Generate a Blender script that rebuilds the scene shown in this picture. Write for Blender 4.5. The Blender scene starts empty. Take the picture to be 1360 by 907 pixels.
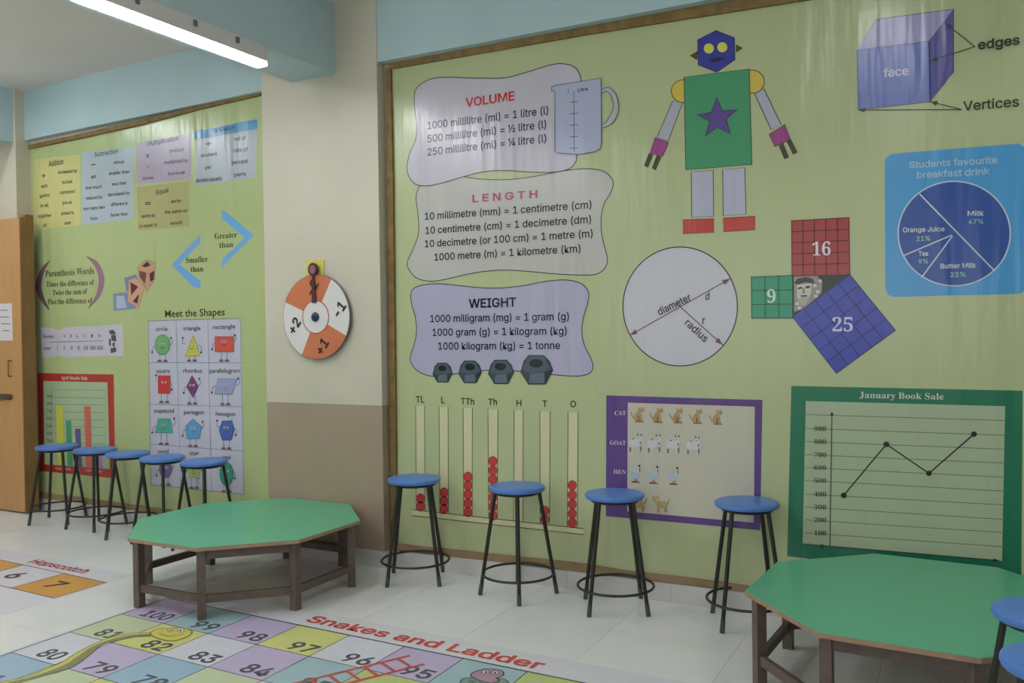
import bpy, bmesh, math, random
from mathutils import Vector, Matrix
random.seed(7)
R = math.radians
SC = bpy.context.scene
COL = SC.collection
# ------------------------------------------------------------------ camera
F, YAW, PITCH, ROLL = 1163.8, -0.47775, -0.011775, -0.01397
CX, CY, HC = 680.0, 453.5, 1.45
_cy, _sy, _cp, _sp, _cr, _sr = math.cos(YAW), math.sin(YAW), math.cos(PITCH), math.sin(PITCH), math.cos(ROLL), math.sin(ROLL)
FW = Vector((_sy*_cp, _cy*_cp, _sp)); _r0 = Vector((_cy, -_sy, 0)); _u0 = _r0.cross(FW)
RT = _cr*_r0 + _sr*_u0; UP = -_sr*_r0 + _cr*_u0
EYE = Vector((0, 0, HC))
cam = bpy.data.cameras.new('camera'); cam.sensor_width = 36; cam.lens = F/1360*36; cam.clip_start = .05
co = bpy.data.objects.new('camera', cam); COL.objects.link(co)
co.matrix_world = Matrix(((RT.x, UP.x, -FW.x, 0), (RT.y, UP.y, -FW.y, 0), (RT.z, UP.z, -FW.z, HC), (0, 0, 0, 1)))
SC.camera = co
# ------------------------------------------------------------------ world, exposure, lights
SC.view_settings.view_transform = 'Standard'; SC.view_settings.look = 'None'; SC.view_settings.gamma = 1
SC.view_settings.use_curve_mapping = False; SC.view_settings.exposure = 0.45
w = bpy.data.worlds.new('world'); SC.world = w; w.use_nodes = True
w.node_tree.nodes['Background'].inputs[0].default_value = (.85, .92, 1, 1)
w.node_tree.nodes['Background'].inputs[1].default_value = .25
def area(name, loc, sx, sy, power, rot=(0, 0, 0), colr=(1, .97, .92)):
    l = bpy.data.lights.new(name, 'AREA'); l.shape = 'RECTANGLE'; l.size = sx; l.size_y = sy; l.energy = power; l.color = colr
    o = bpy.data.objects.new(name, l); COL.objects.link(o); o.location = loc; o.rotation_euler = rot
    return o
# soft cool fill light added behind the camera; the front wall has no window
area('fill_from_behind', (-2.2, -2.85, 1.8), 5.5, 1.5, 34, (R(90), 0, 0), (.93, .97, 1))
TUBE = 30.0       # emission strength of every ceiling tube
# ------------------------------------------------------------------ helpers: geometry
def ray(x, y): return FW + (x-CX)/F*RT - (y-CY)/F*UP
class Plane:
    """a real plane in the room: origin, two axes in it, and the normal towards the room"""
    def __init__(s, o, u, v):
        s.o = Vector(o); s.u = Vector(u).normalized(); v = Vector(v); s.v = (v - v.dot(s.u)*s.u).normalized(); s.n = s.u.cross(s.v)
        if s.n.dot(EYE - s.o) < 0: s.n = -s.n
    def uv(s, x, y):
        d = ray(x, y); t = (s.o-EYE).dot(s.n)/d.dot(s.n); q = EYE+d*t-s.o
        return (q.dot(s.u), q.dot(s.v))
    def at(s, u, v, h=0): return s.o + s.u*u + s.v*v + s.n*h
YW = 4.50
LSL = -.050
def yl(x): return 4.60 + LSL*(x+4.2)
WR = Plane((0, YW, 0), (1, 0, 0), (0, 0, 1))
WL = Plane((0, yl(0), 0), (1, LSL, 0), (0, 0, 1))
PF = Plane((0, 4.42, 0), (1, 0, 0), (0, 0, 1))
FL = Plane((0, 0, 0), (1, 0, 0), (0, 1, 0))

# ------------------------------------------------------------------ helpers: materials
def srgb(c):
    return tuple(((v/255+.055)/1.055)**2.4 if v/255 > .04045 else v/255/12.92 for v in c)
MATS = {}
def mat(name, c, rough=.5, noise=0, nscale=8, bump=0, bscale=30, metal=0, spec=.5, stretch=None, coat=0, tone=None):
    if name in MATS: return MATS[name]
    m = bpy.data.materials.new(name); m.use_nodes = True; nt = m.node_tree; N = nt.nodes; b = N['Principled BSDF']
    c = srgb(c); b.inputs['Base Color'].default_value = (*c, 1); b.inputs['Roughness'].default_value = rough
    b.inputs['Metallic'].default_value = metal; b.inputs['Specular IOR Level'].default_value = spec
    if coat: b.inputs['Coat Weight'].default_value = coat; b.inputs['Coat Roughness'].default_value = .15
    geo = N.new('ShaderNodeNewGeometry'); mp = N.new('ShaderNodeMapping'); nt.links.new(geo.outputs['Position'], mp.inputs[0])
    if stretch: mp.inputs['Scale'].default_value = stretch
    if noise:
        n = N.new('ShaderNodeTexNoise'); n.inputs['Scale'].default_value = nscale; n.inputs['Detail'].default_value = 5
        nt.links.new(mp.outputs[0], n.inputs['Vector'])
        mx = N.new('ShaderNodeMix'); mx.data_type = 'RGBA'
        t = srgb(tone) if tone else tuple(v*.6 for v in c)
        mx.inputs[6].default_value = (*c, 1); mx.inputs[7].default_value = (*t, 1)
        rp = N.new('ShaderNodeMapRange'); rp.inputs[1].default_value = .35; rp.inputs[2].default_value = .75; rp.inputs[4].default_value = noise
        nt.links.new(n.outputs[0], rp.inputs[0]); nt.links.new(rp.outputs[0], mx.inputs[0]); nt.links.new(mx.outputs[2], b.inputs['Base Color'])
    if bump:
        n = N.new('ShaderNodeTexNoise'); n.inputs['Scale'].default_value = bscale; n.inputs['Detail'].default_value = 3
        nt.links.new(mp.outputs[0], n.inputs['Vector'])
        bp = N.new('ShaderNodeBump'); bp.inputs['Strength'].default_value = 1; bp.inputs['Distance'].default_value = bump
        nt.links.new(n.outputs[0], bp.inputs['Height']); nt.links.new(bp.outputs[0], b.inputs['Normal'])
    MATS[name] = m
    return m
def vinyl(c):
    """printed flex banner: every ink shares the same gentle wrinkles and gloss"""
    k = 'vinyl_%02x%02x%02x' % tuple(int(v) for v in c)
    if k in MATS: return MATS[k]
    m = mat(k, c, rough=.24, spec=.5)
    nt = m.node_tree; N = nt.nodes; b = N['Principled BSDF']; geo = [n for n in N if n.type == 'NEW_GEOMETRY'][0]
    acc = None
    for sc, dist, st in ((1.0, .030, (2.2, 2.2, .35)), (1.0, .0075, (12, 12, 1.4))):
        mp = N.new('ShaderNodeMapping'); mp.inputs['Scale'].default_value = st; nt.links.new(geo.outputs['Position'], mp.inputs[0])
        n = N.new('ShaderNodeTexNoise'); n.inputs['Scale'].default_value = sc; n.inputs['Detail'].default_value = 2
        nt.links.new(mp.outputs[0], n.inputs['Vector'])
        mu = N.new('ShaderNodeMath'); mu.operation = 'MULTIPLY'; mu.inputs[1].default_value = dist; nt.links.new(n.outputs[0], mu.inputs[0])
        if acc is None: acc = mu
        else:
            ad = N.new('ShaderNodeMath'); nt.links.new(acc.outputs[0], ad.inputs[0]); nt.links.new(mu.outputs[0], ad.inputs[1]); acc = ad
    bp = N.new('ShaderNodeBump'); bp.inputs['Strength'].default_value = 1; bp.inputs['Distance'].default_value = 1
    nt.links.new(acc.outputs[0], bp.inputs['Height']); nt.links.new(bp.outputs[0], b.inputs['Normal'])
    return m
def floorink(c):
    return mat('mat_ink_%02x%02x%02x' % tuple(int(v) for v in c), c, rough=.38, spec=.4, noise=.10, nscale=9)
def emit(name, c, s):
    m = bpy.data.materials.new(name); m.use_nodes = True; N = m.node_tree.nodes; b = N['Principled BSDF']
    b.inputs['Base Color'].default_value = (*c, 1); b.inputs['Emission Color'].default_value = (*c, 1); b.inputs['Emission Strength'].default_value = s
    return m

# ------------------------------------------------------------------ helpers: objects
def obj(name, me, parent=None, label=None):
    o = bpy.data.objects.new(name, me); COL.objects.link(o)
    if parent: o.parent = parent
    if label: o['label'] = label
    return o
def thing(name, label, cat, loc=(0, 0, 0), rz=0, group=None):
    o = bpy.data.objects.new(name, None); COL.objects.link(o); o.empty_display_size = .1
    o.location = loc; o.rotation_euler = (0, 0, rz); o['label'] = label; o['category'] = cat
    if group: o['group'] = group
    return o
def struct(o): o['kind'] = 'structure'; return o
def dup(root, loc, rz, label, group=None):
    def cp(o, p):
        c = o.copy(); COL.objects.link(c); c.parent = p
        for ch in list(o.children): cp(ch, c)
        return c
    c = cp(root, None); c.location = loc; c.rotation_euler = (0, 0, rz); c['label'] = label
    if group: c['group'] = group
    return c
def mesh(bm, name, mats, smooth=False, bevel=0):
    if bevel: bmesh.ops.bevel(bm, geom=[e for e in bm.edges if len(e.link_faces) == 2 and e.calc_face_angle(0) > .5], offset=bevel, segments=2, affect='EDGES', profile=.6)
    bmesh.ops.recalc_face_normals(bm, faces=bm.faces)
    me = bpy.data.meshes.new(name); bm.to_mesh(me); bm.free()
    for m in (mats if isinstance(mats, (list, tuple)) else [mats]): me.materials.append(m)
    if smooth:
        for p in me.polygons: p.use_smooth = True
        if hasattr(me, 'set_sharp_from_angle'): me.set_sharp_from_angle(angle=R(38))
    return me
def box(bm, x0, x1, y0, y1, z0, z1, mi=0):
    v = [bm.verts.new((x, y, z)) for z in (z0, z1) for x, y in ((x0, y0), (x1, y0), (x1, y1), (x0, y1))]
    for f in ((3, 2, 1, 0), (4, 5, 6, 7), (0, 1, 5, 4), (1, 2, 6, 5), (2, 3, 7, 6), (3, 0, 4, 7)):
        bm.faces.new([v[i] for i in f]).material_index = mi
def boxo(name, b, m, parent=None, bevel=0, label=None):
    bm = bmesh.new(); box(bm, *b); return obj(name, mesh(bm, name, m, bevel=bevel), parent, label)
def prism(bm, pts, z0, z1, mi=0):
    a = [bm.verts.new((x, y, z0)) for x, y in pts]; b = [bm.verts.new((x, y, z1)) for x, y in pts]; n = len(pts)
    bm.faces.new(a[::-1]).material_index = mi; bm.faces.new(b).material_index = mi
    for i in range(n): bm.faces.new((a[i], a[(i+1) % n], b[(i+1) % n], b[i])).material_index = mi
def lathe(bm, prof, n=32, mi=0):
    rings = []
    for r, z in prof:
        rings.append([bm.verts.new((0, 0, z))] if r < 1e-6 else [bm.verts.new((r*math.cos(2*math.pi*i/n), r*math.sin(2*math.pi*i/n), z)) for i in range(n)])
    for a, b in zip(rings, rings[1:]):
        for i in range(n):
            j = (i+1) % n
            if len(a) == 1 and len(b) == 1: continue
            if len(a) == 1: f = bm.faces.new((a[0], b[j], b[i]))
            elif len(b) == 1: f = bm.faces.new((a[i], a[j], b[0]))
            else: f = bm.faces.new((a[i], a[j], b[j], b[i]))
            f.material_index = mi
def tube(bm, p, q, r, n=12, r2=None):
    p, q = Vector(p), Vector(q); d = (q-p).normalized(); a = d.orthogonal().normalized(); b = d.cross(a); r2 = r if r2 is None else r2
    A = [bm.verts.new(p+(a*math.cos(t)+b*math.sin(t))*r) for t in (2*math.pi*i/n for i in range(n))]
    B = [bm.verts.new(q+(a*math.cos(t)+b*math.sin(t))*r2) for t in (2*math.pi*i/n for i in range(n))]
    for i in range(n): bm.faces.new((A[i], A[(i+1) % n], B[(i+1) % n], B[i]))
    bm.faces.new(A[::-1]); bm.faces.new(B)
def torus(bm, Rr, r, z, n=48, m=10):
    g = [[bm.verts.new(((Rr+r*math.cos(b))*math.cos(a), (Rr+r*math.cos(b))*math.sin(a), z+r*math.sin(b))) for b in (2*math.pi*j/m for j in range(m))] for a in (2*math.pi*i/n for i in range(n))]
    for i in range(n):
        for j in range(m): bm.faces.new((g[i][j], g[(i+1) % n][j], g[(i+1) % n][(j+1) % m], g[i][(j+1) % m]))
def beamp(bm, p, q, wd, h, z0):
    """horizontal rail from p to q (2D), width wd, bottom z0, height h"""
    p, q = Vector(p), Vector(q); d = (q-p).normalized(); n = Vector((-d.y, d.x))*wd/2
    prism(bm, [(p-n)[:], (q-n)[:], (q+n)[:], (p+n)[:]], z0, z0+h)

# ------------------------------------------------------------------ helpers: flat print
# letter shapes as flat triangles on a 400-unit em: H plain sans, S bold serif; the bold sans K strokes the edges of H
GLY = {
'H': {
 ' ': [75, [[],[]]],
 '%': [270, [[70,113,58,115,48,119,40,125,35,134,31,144,30,155,30,165,31,176,35,186,40,194,48,201,58,205,70,207,82,205,92,201,100,194,106,186,109,176,110,165,110,155,109,144,106,134,100,125,92,119,82,115,70,131,79,133,85,138,88,146,89,155,89,165,88,174,85,182,79,187,70,189,61,187,55,182,52,174,51,165,51,155,52,146,55,138,61,133,200,-4,188,-2,178,2,171,8,165,17,161,27,160,38,160,48,161,59,165,69,171,77,179,84,189,88,200,90,212,88,222,84,230,77,236,69,239,59,240,48,240,38,239,27,236,17,230,8,222,2,212,-2,200,14,209,16,215,21,218,29,220,38,220,48,219,57,215,65,209,70,200,72,192,70,186,65,182,57,181,48,181,38,182,29,186,21,191,16,53,0,193,203,216,203,76,0],[12,14,13,11,14,12,11,15,14,88,90,89,88,91,90,10,15,11,10,16,15,9,16,10,9,35,16,35,17,16,9,36,35,34,17,35,9,37,36,33,17,34,8,37,9,33,18,17,8,38,37,32,18,33,7,38,8,32,19,18,7,39,38,31,19,32,6,39,7,6,40,39,30,19,31,30,20,19,5,40,6,5,41,40,29,20,30,29,21,20,5,42,41,28,21,29,4,42,5,28,22,21,4,43,42,27,22,28,3,43,4,27,23,22,3,26,43,26,23,27,3,23,26,2,23,3,2,24,23,1,24,2,1,25,24,0,25,1,56,58,57,55,58,56,55,59,58,54,59,55,54,60,59,53,60,54,53,79,60,79,61,60,53,80,79,78,61,79,53,81,80,77,61,78,52,81,53,77,62,61,52,82,81,76,62,77,51,82,52,76,63,62,51,83,82,75,63,76,50,83,51,50,84,83,74,63,75,74,64,63,49,84,50,49,85,84,73,64,74,73,65,64,72,65,73,49,86,85,48,86,49,72,66,65,48,87,86,71,66,72,47,87,48,71,67,66,47,70,87,70,67,71,47,67,70,47,68,67,46,68,47,45,68,46,45,69,68,44,69,45]]],
 '(': [109, [[36,83,37,106,40,129,46,153,53,176,61,198,71,216,94,216,85,194,76,171,70,148,65,125,62,103,60,83,61,64,64,46,69,27,75,6,84,-15,94,-38,71,-38,55,-9,45,22,38,52],[5,7,6,5,8,7,4,8,5,4,9,8,3,9,4,3,10,9,2,10,3,2,11,10,1,11,2,1,12,11,0,12,1,0,13,12,23,13,0,23,14,13,23,15,14,22,15,23,22,16,15,22,17,16,21,17,22,21,18,17,20,18,21,20,19,18]]],
 ')': [109, [[15,-38,26,-15,34,7,41,27,45,47,48,65,49,83,48,103,45,125,40,148,33,171,25,194,15,216,39,216,48,198,57,176,64,153,69,129,72,105,74,83,71,52,65,21,54,-9,39,-38],[11,13,12,11,14,13,11,15,14,10,15,11,10,16,15,9,16,10,9,17,16,8,17,9,8,18,17,7,18,8,7,19,18,6,19,7,5,19,6,5,20,19,4,20,5,4,21,20,3,21,4,2,21,3,2,22,21,1,22,2,1,23,22,0,23,1]]],
 '+': [181, [[79,14,79,145,102,145,102,14,25,69,25,90,156,90,156,69],[0,2,1,0,3,2,4,6,5,4,7,6]]],
 '-': [181, [[135,98,135,75,46,75,46,98],[2,0,3,2,1,0]]],
 '0': [181, [[91,-3,70,0,52,10,38,25,28,45,21,71,19,102,21,132,28,158,38,179,52,194,70,203,91,206,112,203,129,194,143,179,154,158,160,132,162,102,160,71,154,45,143,25,129,10,112,0,91,20,104,22,116,29,125,41,132,57,136,78,138,102,136,126,132,146,125,162,116,174,104,181,91,184,77,181,65,174,56,162,49,146,45,126,44,102,45,78,49,57,56,41,65,29,77,22],[11,13,12,10,13,11,10,14,13,9,14,10,9,36,14,36,15,14,9,37,36,35,15,36,9,38,37,34,15,35,8,38,9,34,16,15,8,39,38,33,16,34,8,40,39,32,16,33,7,40,8,32,17,16,7,41,40,31,17,32,6,41,7,31,18,17,6,42,41,30,18,31,5,42,6,5,43,42,29,18,30,29,19,18,5,44,43,28,19,29,4,44,5,28,20,19,4,45,44,27,20,28,3,45,4,27,21,20,3,46,45,26,21,27,3,47,46,25,21,26,2,47,3,25,22,21,2,24,47,24,22,25,2,22,24,1,22,2,1,23,22,1,0,23]]],
 '1': [181, [[31,0,31,22,156,22,156,0,110,203,110,0,85,0,85,179,84,179,34,143,34,171,79,203],[10,4,11,10,8,4,8,7,4,7,5,4,10,9,8,6,5,7,0,2,1,0,3,2]]],
 '2': [181, [[26,0,26,19,94,91,104,103,113,113,120,122,124,131,127,139,128,149,127,159,123,167,117,174,109,180,100,183,89,184,78,183,69,179,61,173,56,165,52,156,51,145,26,145,28,162,34,177,44,189,57,198,73,204,90,206,107,204,122,199,135,190,144,178,150,164,152,149,151,138,148,127,143,116,134,103,122,89,107,72,61,24,61,23,156,23,156,0],[26,28,27,26,29,28,25,29,26,25,30,29,24,30,25,24,31,30,23,15,24,15,14,24,14,13,24,13,31,24,12,31,13,23,16,15,11,31,12,23,17,16,11,32,31,22,17,23,10,32,11,22,18,17,9,32,10,22,19,18,9,33,32,21,19,22,8,33,9,21,20,19,8,34,33,7,34,8,6,34,7,6,35,34,5,35,6,5,36,35,4,36,5,4,37,36,3,37,4,3,38,37,2,38,3,1,38,2,1,39,38,1,40,39,1,41,40,1,42,41,1,43,42,0,43,1]]],
 '3': [181, [[87,-3,69,-1,53,4,39,12,28,23,21,37,17,53,44,53,46,43,51,35,57,28,66,24,76,21,87,20,99,21,110,24,119,30,126,37,130,47,132,58,130,69,126,78,120,87,110,93,97,98,80,99,63,99,63,120,115,179,115,181,28,181,28,203,149,203,149,184,85,111,85,116,105,115,123,110,138,101,148,89,155,74,157,58,155,41,148,26,137,14,123,5,107,-1],[30,32,31,30,33,32,30,29,33,29,28,33,28,34,33,27,35,28,35,34,28,26,35,27,26,36,35,26,37,36,26,38,37,26,25,38,25,24,38,24,39,38,23,39,24,22,39,23,22,40,39,21,40,22,20,40,21,20,41,40,19,41,20,18,41,19,18,42,41,5,7,6,5,8,7,17,42,18,5,9,8,17,43,42,16,43,17,4,9,5,4,10,9,15,43,16,4,11,10,15,44,43,14,44,15,4,12,11,3,12,4,13,44,14,3,13,12,3,44,13,3,45,44,2,45,3,2,46,45,1,46,2,1,0,46]]],
 '4': [181, [[16,42,16,63,99,203,124,203,43,66,43,65,165,65,165,42,113,0,113,48,113,58,113,127,137,127,137,0],[1,3,2,1,4,3,10,12,11,10,13,12,1,5,4,1,6,5,1,10,6,10,7,6,0,10,1,0,9,10,13,7,10,0,8,9,8,7,0,8,13,7]]],
 '5': [181, [[88,-3,71,-1,56,4,43,13,33,24,27,37,24,52,49,52,51,43,55,36,61,29,69,24,78,21,88,20,100,21,110,26,119,33,126,42,130,53,131,65,130,77,125,88,119,98,110,105,99,109,87,111,77,110,67,107,58,103,51,98,27,101,38,203,147,203,147,181,60,181,54,121,62,126,71,130,81,133,92,133,105,132,118,128,129,122,138,114,146,104,152,92,155,79,156,65,154,47,148,30,137,17,123,6,107,-1],[30,34,31,34,32,31,34,33,32,30,35,34,38,40,39,37,40,38,37,41,40,36,41,37,36,42,41,35,42,36,35,43,42,30,26,35,26,25,35,25,43,35,25,44,43,24,44,25,30,27,26,23,44,24,30,28,27,22,44,23,22,45,44,30,29,28,21,45,22,21,46,45,20,46,21,20,47,46,19,47,20,19,48,47,18,48,19,17,48,18,5,7,6,5,8,7,17,49,48,5,9,8,16,49,17,4,9,5,4,10,9,15,49,16,15,50,49,4,11,10,14,50,15,4,12,11,3,12,4,13,50,14,3,13,12,3,50,13,3,51,50,2,51,3,2,52,51,1,52,2,1,0,52]]],
 '6': [181, [[91,-3,73,-1,57,6,44,16,34,30,28,46,25,65,27,80,32,96,41,114,55,136,101,203,129,203,60,104,58,104,62,110,66,115,72,119,78,123,86,125,94,126,111,124,126,118,139,108,148,96,154,81,156,63,153,45,147,29,137,16,124,6,108,-1,91,19,102,21,111,25,120,32,126,41,130,51,131,63,130,75,126,85,120,94,111,101,102,105,91,106,79,105,70,101,61,94,55,86,51,75,50,63,51,51,55,41,61,32,70,25,79,21],[10,12,11,10,16,12,16,13,12,9,16,10,19,21,20,18,21,19,18,22,21,17,22,18,16,22,17,16,23,22,9,15,16,13,44,16,44,23,16,8,15,9,8,14,15,44,43,23,43,24,23,13,45,44,13,46,45,42,24,43,8,13,14,8,46,13,8,47,46,41,24,42,41,25,24,7,47,8,7,48,47,40,25,41,7,49,48,39,25,40,39,26,25,6,49,7,6,50,49,38,26,39,5,50,6,5,51,50,37,26,38,37,27,26,5,52,51,36,27,37,4,52,5,36,28,27,4,53,52,35,28,36,4,54,53,34,28,35,3,54,4,34,29,28,3,55,54,33,29,34,3,32,55,32,29,33,3,29,32,2,29,3,2,30,29,1,30,2,1,31,30,0,31,1]]],
 '7': [181, [[39,0,129,179,129,181,25,181,25,203,156,203,156,179,66,0],[3,5,4,3,2,5,2,6,5,1,6,2,1,7,6,0,7,1]]],
 '8': [181, [[91,-3,71,-1,54,5,40,13,30,25,23,38,21,54,22,67,26,78,32,88,40,96,50,102,61,106,61,107,48,113,37,123,30,137,28,152,30,167,36,180,46,191,58,199,73,204,91,206,107,204,122,199,135,191,145,180,151,167,153,152,150,137,144,123,133,113,120,107,120,106,131,102,140,96,149,88,155,78,159,67,160,54,158,38,151,25,141,13,127,5,110,-1,91,20,103,21,114,24,123,29,129,37,133,45,135,55,133,66,129,75,122,83,113,89,102,93,91,94,78,93,68,89,59,83,52,75,48,66,46,55,48,45,52,37,58,29,67,24,78,21,91,116,101,117,110,120,117,125,123,132,126,141,128,150,127,160,123,168,117,175,110,180,101,183,91,184,80,183,71,180,63,175,58,168,54,160,53,150,54,141,58,132,64,125,71,120,80,117],[22,24,23,21,24,22,21,25,24,20,25,21,20,26,25,19,26,20,19,82,26,82,27,26,19,83,82,81,27,82,19,84,83,80,27,81,18,84,19,80,28,27,18,85,84,79,28,80,18,86,85,78,28,79,18,87,86,77,28,78,17,87,18,77,29,28,17,88,87,76,29,77,16,88,17,76,30,29,16,89,88,75,30,76,16,90,89,74,30,75,74,31,30,15,90,16,15,91,90,73,31,74,15,92,91,72,31,73,72,32,31,14,92,15,14,93,92,71,32,72,14,70,93,70,32,71,14,32,70,14,33,32,13,33,14,12,33,13,12,34,33,11,34,12,11,35,34,10,35,11,10,36,35,9,58,10,58,36,10,58,37,36,9,59,58,57,37,58,9,60,59,56,37,57,9,61,60,55,37,56,8,61,9,55,38,37,8,62,61,54,38,55,7,62,8,54,39,38,7,63,62,53,39,54,6,63,7,53,40,39,6,64,63,52,40,53,6,65,64,51,40,52,5,65,6,51,41,40,5,66,65,50,41,51,4,66,5,50,42,41,4,67,66,49,42,50,4,68,67,48,42,49,3,68,4,48,43,42,3,69,68,47,43,48,3,46,69,46,43,47,3,43,46,2,43,3,2,44,43,1,44,2,1,45,44,0,45,1]]],
 '9': [181, [[90,206,108,204,124,198,137,187,147,174,153,157,156,139,154,124,149,108,140,90,126,67,80,0,52,0,121,99,123,99,120,93,115,88,109,84,103,81,95,79,87,78,70,80,55,86,42,95,33,108,27,123,25,141,28,159,34,175,44,188,57,198,73,204,90,184,79,183,70,178,61,172,55,163,51,152,50,141,51,129,55,118,61,109,70,103,79,99,90,97,102,99,111,103,120,109,126,118,130,128,131,140,130,152,126,163,120,172,112,178,102,183],[31,1,0,30,1,31,30,2,1,29,2,30,29,3,2,28,33,29,33,32,29,32,3,29,32,55,3,55,4,3,28,34,33,54,4,55,28,35,34,53,4,54,27,35,28,53,5,4,27,36,35,52,5,53,27,37,36,51,5,52,26,37,27,51,6,5,26,38,37,50,6,51,25,38,26,25,39,38,49,6,50,49,7,6,25,40,39,48,7,49,48,8,7,24,40,25,24,41,40,47,8,48,24,42,41,46,8,47,46,14,8,14,9,8,23,42,24,23,43,42,45,13,46,13,14,46,45,17,13,17,12,13,15,9,14,23,44,43,44,17,45,23,17,44,22,17,23,16,9,15,16,10,9,17,10,16,21,17,22,21,18,17,12,10,17,21,19,18,20,19,21,12,11,10]]],
 '=': [181, [[29,39,29,61,152,61,152,39,29,98,29,120,152,120,152,98],[4,6,5,4,7,6,0,2,1,0,3,2]]],
 'B': [182, [[24,0,24,203,96,203,116,202,132,196,144,188,152,177,158,164,159,150,158,138,155,128,149,120,143,114,135,110,126,107,126,105,136,103,145,98,154,91,161,81,166,69,167,54,165,40,160,27,151,16,138,7,120,2,99,0,50,23,98,23,118,25,132,32,140,42,142,55,141,65,137,74,131,81,122,87,112,91,99,92,50,92,50,114,95,114,106,115,115,118,123,124,129,131,133,139,134,149,132,161,125,172,113,178,96,181,50,181],[0,53,1,53,2,1,53,3,2,53,4,3,53,5,4,53,52,5,52,6,5,0,41,53,51,6,52,50,6,51,50,7,6,49,7,50,49,8,7,48,8,49,48,9,8,47,9,48,46,9,47,46,10,9,45,10,46,45,11,10,44,11,45,44,12,11,43,12,44,42,12,43,42,13,12,0,40,41,40,42,41,40,13,42,40,14,13,40,15,14,40,16,15,40,17,16,40,39,17,39,18,17,0,28,40,38,18,39,37,18,38,37,19,18,36,19,37,36,20,19,35,20,36,34,20,35,34,21,20,33,21,34,32,21,33,32,22,21,31,22,32,31,23,22,30,23,31,30,24,23,29,24,30,0,29,28,0,24,29,0,25,24,0,26,25,0,27,26]]],
 'C': [204, [[107,-3,82,0,60,10,42,25,28,46,19,72,16,102,19,132,28,157,42,178,60,193,82,203,107,206,122,205,136,202,149,196,161,188,171,179,179,167,185,154,189,139,163,139,160,149,156,158,150,165,143,171,135,176,126,180,117,182,107,182,89,180,73,173,60,161,50,146,44,126,41,102,44,78,50,58,60,42,74,31,89,24,107,21,117,22,126,24,135,27,143,32,150,38,156,46,160,54,163,64,189,64,185,49,179,36,171,25,161,15,149,7,136,2,122,-2],[11,13,12,11,14,13,10,14,11,10,15,14,10,16,15,9,16,10,9,29,16,29,17,16,9,30,29,28,17,29,27,17,28,9,31,30,26,17,27,26,18,17,8,31,9,25,18,26,8,32,31,24,18,25,24,19,18,23,19,24,8,33,32,22,19,23,7,33,8,22,20,19,21,20,22,7,34,33,6,34,7,6,35,34,5,35,6,5,36,35,5,37,36,4,37,5,48,50,49,48,51,50,4,38,37,47,51,48,47,52,51,3,38,4,46,52,47,3,39,38,45,52,46,45,53,52,44,53,45,3,40,39,43,53,44,2,40,3,43,54,53,42,54,43,2,41,40,41,54,42,2,54,41,2,55,54,1,55,2,1,56,55,1,57,56,0,57,1]]],
 'D': [201, [[88,0,38,0,38,23,86,23,109,25,127,32,141,44,152,60,158,79,160,102,158,125,152,144,142,160,128,171,110,178,88,181,37,181,37,203,90,203,118,200,141,191,160,177,173,156,182,131,185,102,182,73,173,47,159,27,140,12,116,3,50,203,50,0,24,0,24,203],[32,17,33,17,30,33,32,16,17,30,18,17,31,18,30,31,15,18,15,19,18,15,20,19,15,21,20,32,15,16,32,2,15,2,31,15,31,14,15,31,13,14,31,12,13,31,11,12,31,10,11,31,9,10,31,8,9,31,3,8,3,7,8,3,6,7,3,5,6,3,4,5,32,1,2,31,3,2]]],
 'E': [167, [[24,0,24,203,149,203,149,181,50,181,50,114,142,114,142,91,50,91,50,23,150,23,150,0],[0,4,1,4,2,1,4,3,2,0,5,4,0,8,5,8,6,5,8,7,6,0,9,8,0,10,9,0,11,10]]],
 'G': [208, [[107,-3,82,0,60,10,41,25,28,46,19,72,16,102,19,132,28,157,41,178,60,193,81,203,106,206,122,205,136,201,149,196,161,188,171,178,180,167,186,154,190,139,163,139,160,149,155,157,149,165,142,171,135,176,126,179,117,182,106,182,89,180,73,173,60,161,50,146,44,126,41,102,44,78,50,58,60,42,74,31,90,24,107,21,124,23,138,28,150,37,158,49,164,64,166,81,174,80,113,80,113,102,191,102,191,80,188,57,180,36,167,20,151,8,130,0],[11,13,12,11,14,13,10,14,11,10,15,14,10,16,15,9,16,10,9,29,16,29,17,16,9,30,29,28,17,29,27,17,28,9,31,30,26,17,27,8,31,9,26,18,17,25,18,26,8,32,31,24,18,25,24,19,18,23,19,24,8,33,32,7,33,8,22,19,23,22,20,19,21,20,22,7,34,33,6,34,7,6,35,34,49,51,50,49,47,51,47,52,51,5,35,6,5,36,35,49,46,47,48,52,47,48,53,52,46,48,49,46,53,48,5,37,36,4,37,5,45,53,46,4,38,37,45,54,53,44,54,45,3,38,4,3,39,38,43,54,44,43,55,54,3,40,39,42,55,43,2,40,3,2,41,40,41,55,42,2,55,41,2,56,55,1,56,2,1,57,56,0,57,1]]],
 'H': [207, [[24,0,24,203,50,203,50,116,157,116,157,203,183,203,183,0,157,0,157,93,50,93,50,0],[0,2,1,0,3,2,4,6,5,4,7,6,0,10,3,10,4,3,10,9,4,9,7,4,0,11,10,8,7,9]]],
 'I': [120, [[12,0,12,23,47,23,47,181,12,181,12,203,108,203,108,181,73,181,73,23,108,23,108,0],[4,6,5,4,7,6,3,7,4,2,8,3,8,7,3,2,9,8,0,2,1,0,9,2,0,10,9,0,11,10]]],
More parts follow.
